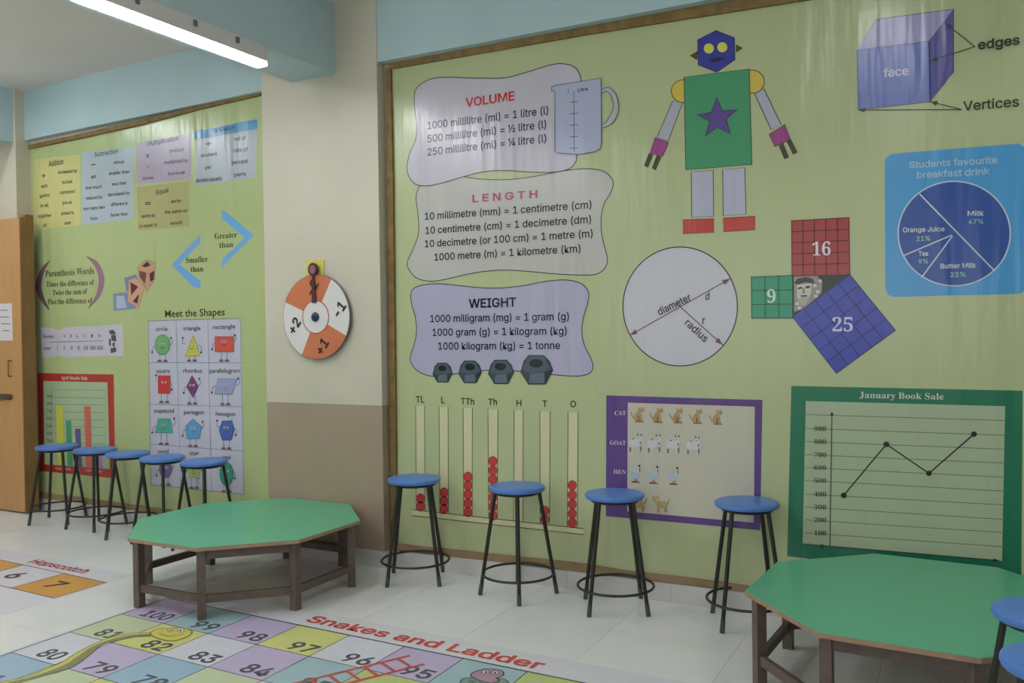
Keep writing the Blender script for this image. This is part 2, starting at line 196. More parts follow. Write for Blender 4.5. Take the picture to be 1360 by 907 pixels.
 'J': [159, [[74,-3,50,1,30,13,17,32,13,58,13,69,39,69,39,58,41,42,49,30,60,22,74,20,88,22,99,30,106,42,109,58,109,203,135,203,135,58,130,32,118,13,98,1],[15,17,16,15,18,17,4,6,5,4,7,6,3,7,4,3,8,7,14,18,15,14,19,18,3,9,8,13,19,14,2,9,3,13,20,19,2,10,9,12,20,13,11,20,12,2,11,10,2,20,11,1,20,2,1,21,20,0,21,1]]],
 'L': [157, [[24,0,24,203,50,203,50,23,144,23,144,0],[0,2,1,0,3,2,0,4,3,0,5,4]]],
 'M': [251, [[24,0,24,203,61,203,111,75,113,70,115,64,117,57,120,49,122,41,125,34,127,26,129,20,123,20,125,26,127,33,130,41,132,48,134,56,137,63,139,70,141,75,191,203,227,203,227,0,202,0,202,116,202,123,202,131,202,139,202,147,202,156,202,165,203,174,203,183,205,183,202,173,199,164,196,154,193,145,190,137,187,129,184,122,182,116,137,0,114,0,68,116,66,122,64,128,61,136,58,144,55,153,52,163,48,173,45,183,48,183,48,175,48,166,48,158,48,149,48,140,49,131,49,123,49,116,49,0],[0,53,1,53,2,1,53,54,2,54,3,2,20,33,21,33,22,21,33,34,22,34,23,22,0,52,53,55,3,54,20,32,33,35,32,34,32,23,34,56,52,55,52,3,55,20,35,32,35,31,32,20,36,35,0,56,52,56,51,52,0,57,56,20,37,36,0,58,57,20,38,37,0,59,58,20,39,38,0,60,59,20,40,39,0,61,60,20,41,40,0,62,61,20,42,41,0,63,62,20,43,42,19,43,20,18,43,19,17,43,18,16,43,17,15,43,16,14,43,15,13,10,14,10,43,14,13,11,10,12,11,13]]],
 'N': [209, [[24,0,24,203,54,203,137,73,141,67,145,60,150,52,155,43,160,33,166,22,162,21,161,33,160,43,160,54,160,63,160,71,160,78,160,203,185,203,185,0,155,0,81,116,76,124,71,132,65,142,59,152,52,165,43,181,48,181,48,167,49,153,49,141,50,131,50,123,50,116,50,0],[0,27,1,27,2,1,27,28,2,28,3,2,16,18,17,16,19,18,29,26,28,26,3,28,0,29,27,29,26,27,0,30,29,25,3,26,0,31,30,24,3,25,23,3,24,0,32,31,22,3,23,0,33,32,21,3,22,0,34,33,0,35,34,20,3,21,15,19,16,20,4,3,14,19,15,20,5,4,13,19,14,20,6,5,12,19,13,20,7,6,11,19,12,20,8,7,20,10,8,10,9,8,10,19,11,20,19,10]]],
 'O': [213, [[107,-3,82,0,60,10,42,25,28,46,19,72,16,102,19,132,28,157,42,178,60,193,82,203,107,206,132,203,153,193,172,178,186,157,194,132,197,102,194,72,186,46,172,25,153,10,132,0,107,21,124,23,140,30,153,42,163,58,170,78,172,102,170,126,163,146,153,162,140,173,124,180,107,182,89,180,74,173,60,162,50,146,44,126,41,102,44,78,50,58,60,42,74,30,89,23],[11,13,12,10,13,11,10,14,13,9,14,10,9,36,14,36,15,14,9,37,36,35,15,36,34,15,35,9,38,37,8,38,9,34,16,15,33,16,34,8,39,38,32,16,33,8,40,39,7,40,8,32,17,16,31,17,32,7,41,40,6,41,7,31,18,17,30,18,31,6,42,41,5,42,6,5,43,42,29,18,30,29,19,18,5,44,43,28,19,29,4,44,5,28,20,19,4,45,44,27,20,28,3,45,4,27,21,20,3,46,45,26,21,27,3,47,46,25,21,26,25,22,21,2,47,3,2,24,47,24,22,25,2,22,24,1,22,2,1,23,22,1,0,23]]],
 'S': [179, [[89,-4,69,-2,51,4,36,12,26,24,18,38,15,55,42,55,44,44,49,35,57,28,67,23,78,21,89,20,103,21,114,24,124,29,132,37,137,46,138,56,137,65,133,72,126,77,118,82,109,86,98,89,73,96,51,104,34,116,24,130,21,149,23,165,30,179,41,191,55,199,72,204,91,206,110,204,126,199,140,191,151,179,158,166,160,151,135,151,131,165,121,175,107,181,90,183,78,182,67,179,58,174,51,167,47,159,46,150,48,141,52,133,59,128,68,123,77,120,85,117,106,112,115,109,125,105,134,101,143,95,151,88,158,79,162,68,163,55,161,40,155,25,144,13,129,4,111,-2],[35,37,36,34,37,35,34,38,37,33,38,34,33,39,38,33,40,39,32,47,33,47,40,33,32,48,47,46,40,47,32,49,48,45,40,46,45,41,40,31,49,32,31,50,49,44,41,45,31,51,50,31,52,51,44,42,41,30,52,31,43,42,44,30,53,52,30,54,53,29,54,30,29,55,54,29,56,55,28,56,29,28,57,56,28,58,57,28,59,58,28,60,59,27,60,28,27,61,60,27,62,61,27,63,62,26,63,27,26,64,63,25,64,26,25,65,64,24,65,25,24,66,65,23,66,24,22,66,23,22,67,66,21,67,22,20,67,21,20,68,67,19,68,20,18,68,19,18,69,68,5,7,6,5,8,7,17,69,18,5,9,8,17,70,69,4,9,5,16,70,17,4,10,9,15,70,16,4,11,10,15,71,70,14,71,15,3,11,4,3,12,11,13,71,14,3,13,12,3,71,13,3,72,71,2,72,3,2,73,72,1,73,2,1,0,73]]],
 'T': [179, [[13,181,13,203,167,203,167,181,103,181,103,0,77,0,77,181],[0,2,1,0,3,2,7,3,0,6,4,7,4,3,7,6,5,4]]],
 'U': [207, [[104,-3,81,-1,62,6,46,17,34,32,26,49,24,69,24,203,50,203,50,71,51,57,56,45,64,35,75,27,88,22,104,21,119,22,132,27,143,35,151,45,155,57,157,71,157,203,183,203,183,69,180,49,173,32,161,17,145,6,126,-1],[6,8,7,6,9,8,21,23,22,21,24,23,6,10,9,20,24,21,5,10,6,20,25,24,5,11,10,19,25,20,19,26,25,4,11,5,4,12,11,18,26,19,4,13,12,17,26,18,3,13,4,17,27,26,3,14,13,16,27,17,3,15,14,15,27,16,3,27,15,2,27,3,2,28,27,1,28,2,1,29,28,0,29,1]]],
 'V': [192, [[82,0,7,203,34,203,77,82,81,70,86,55,92,36,99,12,94,12,101,36,107,55,112,71,116,82,158,203,185,203,111,0],[0,2,1,0,3,2,12,14,13,12,15,14,0,4,3,11,15,12,10,15,11,0,5,4,9,15,10,0,6,5,8,7,9,7,15,9,0,7,6,0,15,7]]],
 'W': [274, [[62,0,7,203,33,203,65,78,68,68,70,58,72,48,75,37,77,27,79,16,76,16,78,27,80,37,82,48,85,58,87,68,90,78,122,203,152,203,185,78,187,68,190,58,192,48,194,37,197,27,199,16,195,16,200,37,202,48,204,58,207,68,209,78,241,203,268,203,212,0,182,0,147,129,144,142,141,157,137,172,134,190,140,190,137,173,134,158,131,144,127,129,92,0],[0,2,1,0,3,2,16,40,17,40,18,17,40,41,18,41,19,18,31,33,32,31,34,33,16,42,40,42,39,40,42,39,41,39,19,41,16,43,42,38,19,39,16,44,43,37,19,38,16,45,44,36,19,37,16,46,45,35,19,36,0,4,3,15,46,16,35,20,19,30,34,31,0,5,4,14,46,15,35,21,20,29,34,30,0,6,5,13,46,14,35,22,21,28,34,29,0,7,6,12,46,13,35,23,22,27,34,28,0,8,7,11,46,12,35,24,23,24,34,27,0,10,8,10,9,8,10,46,11,35,26,24,26,25,24,26,34,24,0,46,10,35,34,26]]],
 'X': [190, [[7,0,87,114,87,95,12,203,42,203,71,160,77,152,82,144,86,138,89,132,93,125,97,117,93,117,97,125,101,131,105,138,109,144,114,152,119,160,149,203,178,203,104,96,104,115,182,0,153,0,117,52,112,59,107,66,103,72,100,78,96,85,92,92,98,92,94,85,90,79,86,72,82,66,78,60,73,52,37,0],[2,4,3,2,5,4,18,20,19,18,21,20,2,6,5,17,21,18,2,7,6,16,21,17,2,8,7,15,21,16,2,1,8,1,9,8,14,22,15,22,21,15,1,10,9,13,22,14,1,12,10,12,11,10,12,22,13,1,22,12,1,23,22,0,31,1,31,32,1,32,23,1,0,33,31,33,30,31,33,30,32,30,23,32,0,34,33,29,23,30,0,35,34,28,23,29,0,36,35,27,23,28,0,37,36,26,23,27,0,38,37,25,23,26,0,39,38,24,23,25]]],
 'a': [156, [[64,-3,50,-2,38,2,27,9,19,18,14,29,12,43,13,55,17,64,23,72,31,77,40,81,50,84,61,86,71,88,84,90,93,91,101,92,106,94,109,97,110,102,110,103,109,111,107,119,102,124,96,129,88,131,78,132,68,131,60,129,53,125,47,120,43,115,40,110,16,116,23,129,31,138,42,145,53,150,65,153,78,154,86,153,96,152,105,149,114,144,122,137,129,128,133,116,135,101,135,0,111,0,111,21,109,21,106,15,101,10,94,5,86,0,76,-2,68,18,81,19,91,23,99,30,105,37,109,46,110,55,110,76,108,74,104,73,99,71,93,70,86,69,80,68,75,68,70,67,62,66,54,63,47,60,41,56,38,50,37,42,38,35,41,29,46,24,52,21,60,19],[39,41,40,39,42,41,38,42,39,38,43,42,37,43,38,37,44,43,36,44,37,36,45,44,35,45,36,35,27,45,27,46,45,35,28,27,26,46,27,35,29,28,25,46,26,35,30,29,34,30,35,24,46,25,24,47,46,34,31,30,23,47,24,34,32,31,22,47,23,33,32,34,22,48,47,21,48,22,20,48,21,19,48,20,19,49,48,18,49,19,17,65,18,65,49,18,16,65,17,15,65,16,14,65,15,13,65,14,12,65,13,11,65,12,10,65,11,9,65,10,9,66,65,64,49,65,9,67,66,9,68,67,8,68,9,8,69,68,8,70,69,8,71,70,8,72,71,8,73,72,8,74,73,8,75,74,7,75,8,7,76,75,7,77,76,7,78,77,63,49,64,6,78,7,6,79,78,62,49,63,5,79,6,5,80,79,61,51,62,51,49,62,5,81,80,60,51,61,4,81,5,4,82,81,4,83,82,59,52,60,52,51,60,4,84,83,59,53,52,50,49,51,58,53,59,4,58,84,4,53,58,3,53,4,3,54,53,3,55,54,2,55,3,2,56,55,1,56,2,1,57,56,0,57,1]]],
 'b': [170, [[92,-3,79,-2,69,2,61,7,55,12,51,18,47,23,45,23,45,0,21,0,21,203,45,203,45,128,47,128,51,133,55,138,61,144,69,149,79,153,92,154,110,151,125,144,138,133,148,117,154,98,156,76,154,53,148,34,138,18,125,6,110,-1,88,19,101,21,112,26,120,35,126,47,130,60,131,76,130,91,126,104,120,116,112,125,101,130,88,132,75,130,64,125,56,116,50,105,46,92,45,76,46,60,50,46,56,35,65,26,75,21],[9,11,10,9,12,11,18,20,19,17,20,18,17,21,20,16,21,17,16,22,21,15,22,16,14,22,15,14,43,22,43,42,22,42,23,22,13,43,14,13,44,43,13,45,44,41,23,42,9,13,12,9,47,13,47,46,13,46,45,13,40,23,41,40,24,23,39,24,40,9,48,47,38,24,39,38,25,24,9,49,48,37,25,38,9,50,49,36,25,37,36,26,25,35,26,36,9,51,50,35,27,26,34,27,35,9,7,51,7,52,51,33,27,34,7,53,52,33,28,27,32,28,33,7,6,53,6,54,53,9,8,7,5,54,6,31,28,32,5,31,54,5,28,31,4,28,5,4,29,28,3,29,4,2,29,3,2,30,29,1,30,2,1,0,30]]],
 'c': [158, [[83,-3,64,-1,47,7,33,18,22,34,16,53,14,75,16,97,22,116,33,132,47,144,64,151,83,154,94,153,104,151,113,147,122,142,130,136,136,129,141,120,145,111,121,105,119,110,116,116,112,120,108,124,103,128,97,130,90,131,83,132,69,130,58,124,49,115,43,103,40,90,39,75,40,60,43,47,49,35,58,26,69,21,83,19,90,19,97,21,103,23,108,26,113,31,117,35,120,41,122,47,145,41,142,31,136,22,130,15,122,9,114,3,104,0,94,-3],[11,13,12,11,14,13,10,14,11,10,15,14,10,16,15,9,16,10,9,17,16,9,29,17,29,18,17,8,30,9,30,29,9,28,18,29,27,18,28,8,31,30,26,18,27,26,19,18,25,19,26,24,19,25,8,32,31,23,19,24,23,20,19,7,32,8,22,20,23,7,33,32,22,21,20,7,34,33,6,34,7,6,35,34,5,35,6,5,36,35,5,37,36,4,37,5,4,38,37,48,50,49,48,51,50,47,51,48,46,51,47,4,39,38,3,39,4,46,52,51,45,52,46,44,52,45,3,40,39,43,52,44,43,53,52,42,53,43,3,41,40,41,53,42,3,53,41,2,53,3,2,54,53,2,55,54,1,55,2,1,56,55,1,57,56,0,57,1]]],
 'd': [170, [[78,-3,60,-1,45,6,32,18,22,34,16,53,14,76,16,98,22,117,32,133,45,144,60,151,78,154,91,153,101,149,109,144,115,138,119,133,122,128,124,128,124,203,149,203,149,0,125,0,125,23,123,23,119,18,115,12,109,7,101,2,91,-2,82,19,95,21,105,26,114,35,120,46,123,60,125,76,123,92,120,105,114,116,105,125,95,130,82,132,69,130,58,125,49,116,43,104,40,91,39,76,40,60,43,47,50,35,58,26,69,21],[19,21,20,19,22,21,11,13,12,11,14,13,10,14,11,10,15,14,9,15,10,9,16,15,9,17,16,8,44,9,44,43,9,43,17,9,43,18,17,42,18,43,41,18,42,8,45,44,41,19,18,41,40,19,40,39,19,39,22,19,8,46,45,7,46,8,7,47,46,38,22,39,7,48,47,6,48,7,37,22,38,6,49,48,6,50,49,36,22,37,5,50,6,5,51,50,35,22,36,4,51,5,4,52,51,34,24,35,24,22,35,4,53,52,33,24,34,3,53,4,3,54,53,32,25,33,25,24,33,32,26,25,23,22,24,3,31,54,31,26,32,3,26,31,3,27,26,2,27,3,2,28,27,2,29,28,1,29,2,1,30,29,0,30,1]]],
 'e': [162, [[85,-3,64,-1,47,7,33,18,22,34,16,53,14,75,16,97,22,116,32,132,46,144,63,151,82,154,94,153,106,150,118,144,128,136,136,126,143,113,147,97,148,78,148,68,30,68,30,88,135,88,124,81,123,95,119,107,113,118,105,126,95,130,82,132,69,130,59,125,50,118,44,108,40,97,38,84,38,71,40,55,44,42,51,32,60,25,72,20,85,18,94,19,101,21,108,24,114,29,119,35,122,42,146,36,141,25,134,16,125,8,113,2,100,-2],[11,13,12,11,14,13,10,14,11,10,15,14,10,16,15,9,16,10,9,31,16,31,17,16,9,32,31,30,17,31,8,32,9,29,17,30,8,33,32,29,18,17,28,18,29,8,34,33,27,18,28,8,35,34,7,35,8,27,19,18,7,36,35,26,19,27,26,24,19,24,20,19,6,23,7,23,36,7,23,37,36,25,24,26,6,22,23,37,24,23,37,20,24,38,20,37,38,21,20,5,22,6,39,21,38,5,21,22,5,39,21,5,40,39,4,40,5,4,41,40,49,51,50,49,52,51,48,52,49,3,41,4,3,42,41,47,52,48,47,53,52,3,43,42,46,53,47,45,53,46,3,44,43,44,53,45,3,53,44,2,53,3,2,54,53,2,55,54,1,55,2,1,56,55,0,56,1]]],
 'f': [101, [[91,152,91,131,3,131,3,152,32,0,32,173,34,185,38,194,45,202,54,208,64,211,75,212,83,212,89,211,94,210,97,208,91,187,89,188,86,189,82,189,78,190,68,188,62,184,58,177,57,167,57,0],[10,12,11,10,13,12,9,13,10,9,14,13,9,15,14,9,16,15,8,17,9,17,16,9,7,19,8,19,18,8,18,17,8,6,20,7,20,19,7,6,21,20,6,22,21,5,22,6,5,23,22,5,24,23,4,24,5,4,25,24,2,0,3,2,1,0]]],
 'g': [170, [[83,-60,67,-59,54,-56,42,-51,33,-44,26,-36,20,-28,41,-16,44,-21,49,-26,54,-31,62,-35,71,-38,83,-39,100,-37,113,-30,122,-19,125,-2,125,27,122,27,119,22,115,17,109,11,101,6,91,3,78,2,61,4,45,11,32,21,22,36,16,54,14,76,16,98,22,117,32,133,45,144,61,151,78,154,91,153,101,149,109,144,115,138,120,133,123,128,125,128,125,152,149,152,149,-4,147,-22,140,-36,130,-47,116,-54,100,-59,82,24,95,25,105,30,114,38,120,48,124,62,125,77,124,92,120,106,114,117,106,125,95,130,82,132,69,130,58,125,50,116,43,105,40,92,39,77,40,62,43,49,50,38,58,30,69,25],[36,38,37,36,39,38,44,46,45,44,47,46,35,39,36,35,40,39,34,40,35,34,41,40,34,42,41,33,66,34,66,65,34,65,42,34,65,43,42,64,43,65,63,43,64,33,67,66,63,44,43,63,62,44,62,61,44,61,60,44,60,47,44,33,68,67,32,68,33,32,69,68,32,70,69,31,70,32,59,47,60,31,71,70,31,72,71,58,47,59,30,72,31,30,73,72,57,47,58,29,73,30,29,74,73,56,18,57,18,47,57,29,75,74,55,18,56,28,75,29,28,76,75,54,19,55,19,18,55,54,20,19,17,47,18,28,53,76,53,20,54,28,20,53,28,21,20,27,21,28,27,22,21,27,23,22,26,23,27,26,24,23,25,24,26,16,47,17,16,48,47,6,8,7,15,48,16,6,9,8,15,49,48,6,10,9,5,10,6,14,49,15,5,11,10,5,12,11,14,50,49,4,12,5,13,50,14,4,13,12,4,50,13,3,50,4,3,51,50,2,51,3,2,52,51,1,52,2,1,0,52]]],
 'h': [164, [[45,91,45,0,21,0,21,203,45,203,45,115,41,115,49,133,61,145,75,152,91,154,105,152,118,147,128,139,136,128,141,114,143,96,143,0,118,0,118,94,116,110,109,122,98,129,84,132,74,130,64,127,57,121,51,113,47,103],[2,4,3,2,6,4,6,5,4,9,11,10,9,12,11,8,12,9,8,13,12,7,13,8,7,23,13,23,14,13,6,25,7,25,24,7,24,23,7,22,14,23,21,14,22,21,15,14,6,26,25,20,15,21,6,27,26,2,28,6,28,27,6,20,16,15,19,16,20,2,0,28,19,17,16,18,17,19,2,1,0]]],
 'i': [67, [[33,177,27,178,22,182,18,187,17,193,18,200,22,205,27,208,33,209,40,208,46,205,49,200,51,193,49,187,46,182,40,178,21,0,21,152,45,152,45,0],[16,18,17,16,19,18,7,9,8,6,9,7,6,10,9,5,10,6,5,11,10,4,11,5,4,12,11,3,12,4,3,13,12,2,13,3,2,14,13,1,14,2,1,15,14,0,15,1]]],
 'j': [67, [[33,177,27,178,21,182,18,187,16,193,18,200,21,205,27,208,33,209,40,208,45,205,49,200,50,193,49,187,45,182,40,178,21,152,45,152,45,-12,44,-25,41,-36,34,-45,26,-52,15,-56,2,-57,-4,-57,-4,-35,1,-35,10,-33,16,-29,20,-21,21,-12],[31,17,16,31,18,17,30,18,31,30,19,18,29,19,30,29,20,19,28,20,29,27,20,28,25,27,26,25,20,27,25,21,20,25,22,21,25,23,22,25,24,23,7,9,8,6,9,7,6,10,9,5,10,6,5,11,10,4,11,5,4,12,11,3,12,4,3,13,12,2,13,3,2,14,13,1,14,2,1,15,14,0,15,1]]],
 'k': [152, [[44,55,44,85,48,85,114,152,144,152,74,80,71,80,21,0,21,203,45,203,45,0,118,0,59,74,76,91,149,0],[7,9,8,7,1,9,1,10,9,2,4,3,2,13,4,13,5,4,2,12,13,5,14,13,7,0,1,10,2,1,10,12,2,0,5,6,0,14,5,10,11,12,7,14,0,10,14,7,11,14,10]]],
 'l': [76, [[56,-1,40,1,30,8,23,19,21,34,21,203,45,203,45,39,46,31,48,25,52,22,58,21,62,21,64,21,66,21,68,22,72,1,69,0,65,0,60,-1],[4,6,5,4,7,6,4,8,7,3,8,4,3,9,8,3,10,9,3,11,10,14,16,15,13,16,14,12,16,13,11,16,12,3,16,11,2,16,3,1,16,2,0,16,1,0,17,16,0,18,17,0,19,18]]],
 'm': [244, [[21,0,21,152,45,152,45,118,43,118,47,129,53,138,60,145,69,150,78,153,88,154,103,152,115,144,124,133,128,118,125,118,129,128,135,137,143,145,152,150,163,153,175,154,187,153,199,149,209,142,216,131,221,118,223,102,223,0,198,0,198,101,196,116,189,125,179,130,167,132,158,131,150,128,143,123,138,116,135,108,134,99,134,0,110,0,110,104,108,115,101,124,92,130,80,132,71,131,63,128,56,123,50,116,47,106,45,95,45,0],[9,11,10,20,22,21,8,11,9,19,22,20,19,23,22,8,12,11,0,2,1,0,4,2,4,3,2,7,12,8,18,23,19,18,24,23,6,12,7,17,24,18,6,13,12,17,25,24,5,47,6,47,13,6,16,34,17,34,25,17,47,46,13,46,14,13,5,48,47,16,35,34,33,25,34,33,26,25,5,49,48,16,36,35,32,26,33,45,14,46,4,49,5,15,36,16,4,50,49,15,37,36,31,26,32,44,15,45,15,14,45,4,51,50,15,38,37,31,27,26,0,52,4,52,51,4,44,38,15,44,39,38,30,27,31,43,39,44,43,40,39,0,53,52,42,40,43,30,28,27,29,28,30,42,41,40,0,54,53]]],
 'n': [164, [[45,91,45,0,21,0,21,152,45,152,45,115,41,115,49,133,61,145,75,152,91,154,105,152,118,147,128,139,136,128,141,114,143,96,143,0,118,0,118,94,116,110,109,122,98,129,84,132,74,130,64,127,57,121,51,113,47,103],[9,11,10,9,12,11,2,4,3,2,6,4,6,5,4,8,12,9,8,13,12,7,13,8,7,23,13,23,14,13,6,25,7,25,24,7,24,23,7,22,14,23,21,14,22,21,15,14,6,26,25,20,15,21,6,27,26,2,28,6,28,27,6,20,16,15,19,16,20,2,0,28,19,17,16,18,17,19,2,1,0]]],
 'o': [166, [[83,-3,64,-1,47,7,33,18,22,34,16,53,14,75,16,97,22,116,33,132,47,144,64,151,83,154,102,151,119,144,133,132,144,116,150,97,152,75,150,53,144,34,133,18,119,7,102,-1,83,19,97,21,108,26,117,35,123,47,126,60,128,75,126,90,123,103,117,115,108,124,97,130,83,132,69,130,58,124,49,115,43,103,40,90,39,75,40,60,43,47,49,35,58,26,69,21],[11,13,12,10,13,11,10,14,13,9,14,10,9,15,14,8,37,9,37,36,9,36,15,9,36,35,15,35,16,15,8,38,37,34,16,35,8,39,38,33,16,34,7,39,8,33,17,16,7,40,39,32,17,33,7,41,40,31,17,32,6,41,7,31,18,17,6,42,41,30,18,31,5,42,6,5,43,42,29,18,30,29,19,18,5,44,43,28,19,29,28,20,19,4,44,5,4,45,44,27,20,28,4,46,45,26,20,27,3,46,4,26,21,20,3,47,46,25,21,26,3,24,47,24,21,25,3,21,24,2,21,3,2,22,21,1,22,2,1,23,22,0,23,1]]],
 'p': [170, [[21,-57,21,152,45,152,45,128,47,128,51,133,55,138,61,144,69,149,79,153,92,154,110,151,125,144,138,133,148,117,154,98,156,76,154,53,148,34,138,18,125,6,110,-1,92,-3,79,-2,69,2,61,7,55,12,51,18,47,23,45,23,45,-57,88,19,101,21,112,26,120,35,126,47,130,60,131,76,130,91,126,104,120,116,112,125,101,130,88,132,75,130,64,125,56,116,50,105,46,92,45,76,46,60,50,46,56,35,65,26,75,21],[9,11,10,8,11,9,0,2,1,0,3,2,8,12,11,7,12,8,7,13,12,6,13,7,5,13,6,5,43,13,43,42,13,42,14,13,4,43,5,4,44,43,4,45,44,41,14,42,0,4,3,0,48,4,48,47,4,47,46,4,46,45,4,40,14,41,40,15,14,39,15,40,38,15,39,38,16,15,0,49,48,37,16,38,0,50,49,36,16,37,36,17,16,35,17,36,0,51,50,35,18,17,34,18,35,0,29,51,29,52,51,33,18,34,29,53,52,33,19,18,32,19,33,29,28,53,28,54,53,0,30,29,27,54,28,31,19,32,27,31,54,27,19,31,26,19,27,26,20,19,25,20,26,24,20,25,24,21,20,23,21,24,23,22,21]]],
 'q': [170, [[149,-57,124,-57,124,23,122,23,119,18,115,12,109,7,101,2,91,-2,78,-3,60,-1,45,6,32,18,22,34,16,53,14,76,16,98,22,117,32,133,45,144,60,151,78,154,91,153,101,149,109,144,115,138,119,133,123,128,125,128,125,152,149,152,82,19,95,21,105,26,114,35,120,46,123,60,125,76,123,92,120,105,114,116,105,125,95,130,82,132,69,130,58,125,49,116,43,104,40,91,39,76,40,60,43,47,50,35,58,26,69,21],[20,22,21,20,23,22,28,30,29,28,0,30,19,23,20,19,24,23,18,24,19,18,25,24,18,26,25,17,44,18,44,43,18,43,26,18,43,27,26,42,27,43,41,27,42,17,45,44,41,28,27,41,40,28,40,39,28,39,38,28,38,0,28,17,46,45,16,46,17,16,47,46,16,48,47,15,48,16,37,0,38,15,49,48,15,50,49,36,0,37,14,50,15,14,51,50,35,0,36,13,51,14,13,52,51,34,2,35,2,0,35,13,53,52,33,2,34,12,53,13,12,54,53,32,3,33,3,2,33,32,4,3,1,0,2,12,31,54,31,4,32,12,4,31,12,5,4,11,5,12,11,6,5,11,7,6,10,7,11,10,8,7,9,8,10]]],
 'r': [104, [[21,0,21,152,45,152,45,128,46,128,52,139,61,147,72,152,85,154,88,154,92,154,95,154,97,153,97,129,95,129,92,130,88,130,83,130,73,129,64,126,56,121,50,113,47,105,45,95,45,0],[7,9,8,7,10,9,7,11,10,7,12,11,7,13,12,6,13,7,0,2,1,0,3,2,5,13,6,4,17,5,17,16,5,16,15,5,15,14,5,14,13,5,4,18,17,4,19,18,0,4,3,0,22,4,22,21,4,21,20,4,20,19,4,0,23,22,0,24,23]]],
 's': [146, [[73,-3,58,-2,45,1,34,7,25,15,18,25,14,38,38,43,42,32,50,24,60,20,73,18,87,20,98,25,105,32,107,41,106,48,102,54,95,59,85,62,60,68,42,74,29,83,21,95,19,110,21,122,26,133,35,141,46,148,60,152,75,154,89,153,102,149,112,143,120,136,126,126,130,116,107,111,103,119,97,126,88,131,75,133,62,131,52,127,46,120,43,111,45,103,50,97,57,93,69,89,92,84,110,77,122,69,130,57,132,43,131,30,125,19,116,10,104,3,89,-2],[29,31,30,29,32,31,28,32,29,28,33,32,27,33,28,27,34,33,26,34,27,26,41,34,41,35,34,26,42,41,40,35,41,25,42,26,25,43,42,39,35,40,25,44,43,39,36,35,38,36,39,24,44,25,24,45,44,37,36,38,24,46,45,23,46,24,23,47,46,23,48,47,22,48,23,22,49,48,22,50,49,22,51,50,21,51,22,21,52,51,20,52,21,20,53,52,19,53,20,18,53,19,17,53,18,17,54,53,16,54,17,15,54,16,6,8,7,15,55,54,14,55,15,5,8,6,13,55,14,5,9,8,13,56,55,4,9,5,12,56,13,4,10,9,11,56,12,4,11,10,11,57,56,4,57,11,3,57,4,3,58,57,2,58,3,2,59,58,1,59,2,1,0,59]]],
 't': [91, [[82,152,82,131,3,131,3,152,26,188,50,188,50,39,51,30,54,25,60,21,68,20,71,20,74,20,78,21,81,21,85,1,81,0,77,-1,72,-2,67,-2,50,1,37,9,29,21,26,37],[23,5,4,23,6,5,2,0,3,2,1,0,23,7,6,22,7,23,22,8,7,22,9,8,13,15,14,22,10,9,12,15,13,21,10,22,11,15,12,10,15,11,21,15,10,20,15,21,19,15,20,19,16,15,19,17,16,19,18,17]]],
 'u': [164, [[73,-2,59,0,46,4,36,12,28,23,23,38,21,56,21,152,45,152,45,58,48,42,55,30,66,23,80,20,90,21,100,25,107,31,113,39,117,49,118,61,118,152,143,152,143,0,119,0,119,37,123,37,114,19,103,7,89,0],[6,8,7,6,9,8,19,21,20,19,22,21,18,22,19,6,10,9,5,10,6,17,25,18,25,22,18,5,11,10,16,24,17,24,25,17,4,11,5,16,26,24,26,23,24,26,22,25,15,26,16,4,12,11,14,26,15,3,12,4,3,13,12,13,26,14,3,26,13,3,27,26,23,22,26,2,27,3,2,28,27,1,28,2,1,0,28]]],
 'v': [156, [[65,0,7,152,34,152,66,62,71,48,75,35,78,21,82,8,74,8,77,21,81,35,85,48,90,62,122,152,149,152,91,0],[0,2,1,0,3,2,12,14,13,12,15,14,0,4,3,11,15,12,0,5,4,10,15,11,0,9,5,9,6,5,9,6,10,6,15,10,0,8,9,7,15,6,0,7,8,0,15,7]]],
 'w': [227, [[55,0,9,152,35,152,53,85,57,71,62,55,66,37,70,17,66,17,70,36,74,54,78,70,82,85,101,152,127,152,145,85,149,71,153,54,157,36,161,17,157,17,161,36,165,54,169,70,173,85,192,152,218,152,172,0,147,0,128,69,125,79,122,90,119,101,116,112,113,124,111,135,116,135,111,112,108,101,105,90,102,79,99,69,79,0],[0,2,1,0,3,2,12,35,13,35,14,13,35,36,14,36,15,14,24,26,25,24,27,26,12,34,35,34,15,36,12,37,34,37,33,34,12,38,37,12,39,38,12,40,39,0,4,3,11,40,12,23,27,24,11,41,40,0,5,4,22,27,23,10,41,11,10,42,41,0,6,5,21,27,22,9,42,10,0,8,6,8,7,6,20,19,21,8,42,9,0,42,8]]],
 'x': [151, [[8,0,69,87,68,68,11,152,40,152,59,122,66,111,72,101,77,92,83,82,70,82,76,92,81,101,87,111,93,122,113,152,141,152,83,67,83,86,143,0,115,0,92,34,86,45,80,54,75,64,69,73,82,73,76,64,71,54,66,45,59,34,37,0],[2,4,3,2,5,4,14,16,15,14,17,16,2,6,5,13,17,14,2,1,6,1,7,6,12,18,13,18,17,13,1,11,7,11,8,7,11,8,12,8,18,12,1,10,11,9,18,8,0,10,1,9,19,18,0,25,10,25,9,10,25,26,9,26,19,9,0,24,25,27,19,26,0,28,24,28,23,24,28,23,27,23,19,27,0,29,28,22,19,23,0,30,29,21,19,22,0,31,30,20,19,21]]],
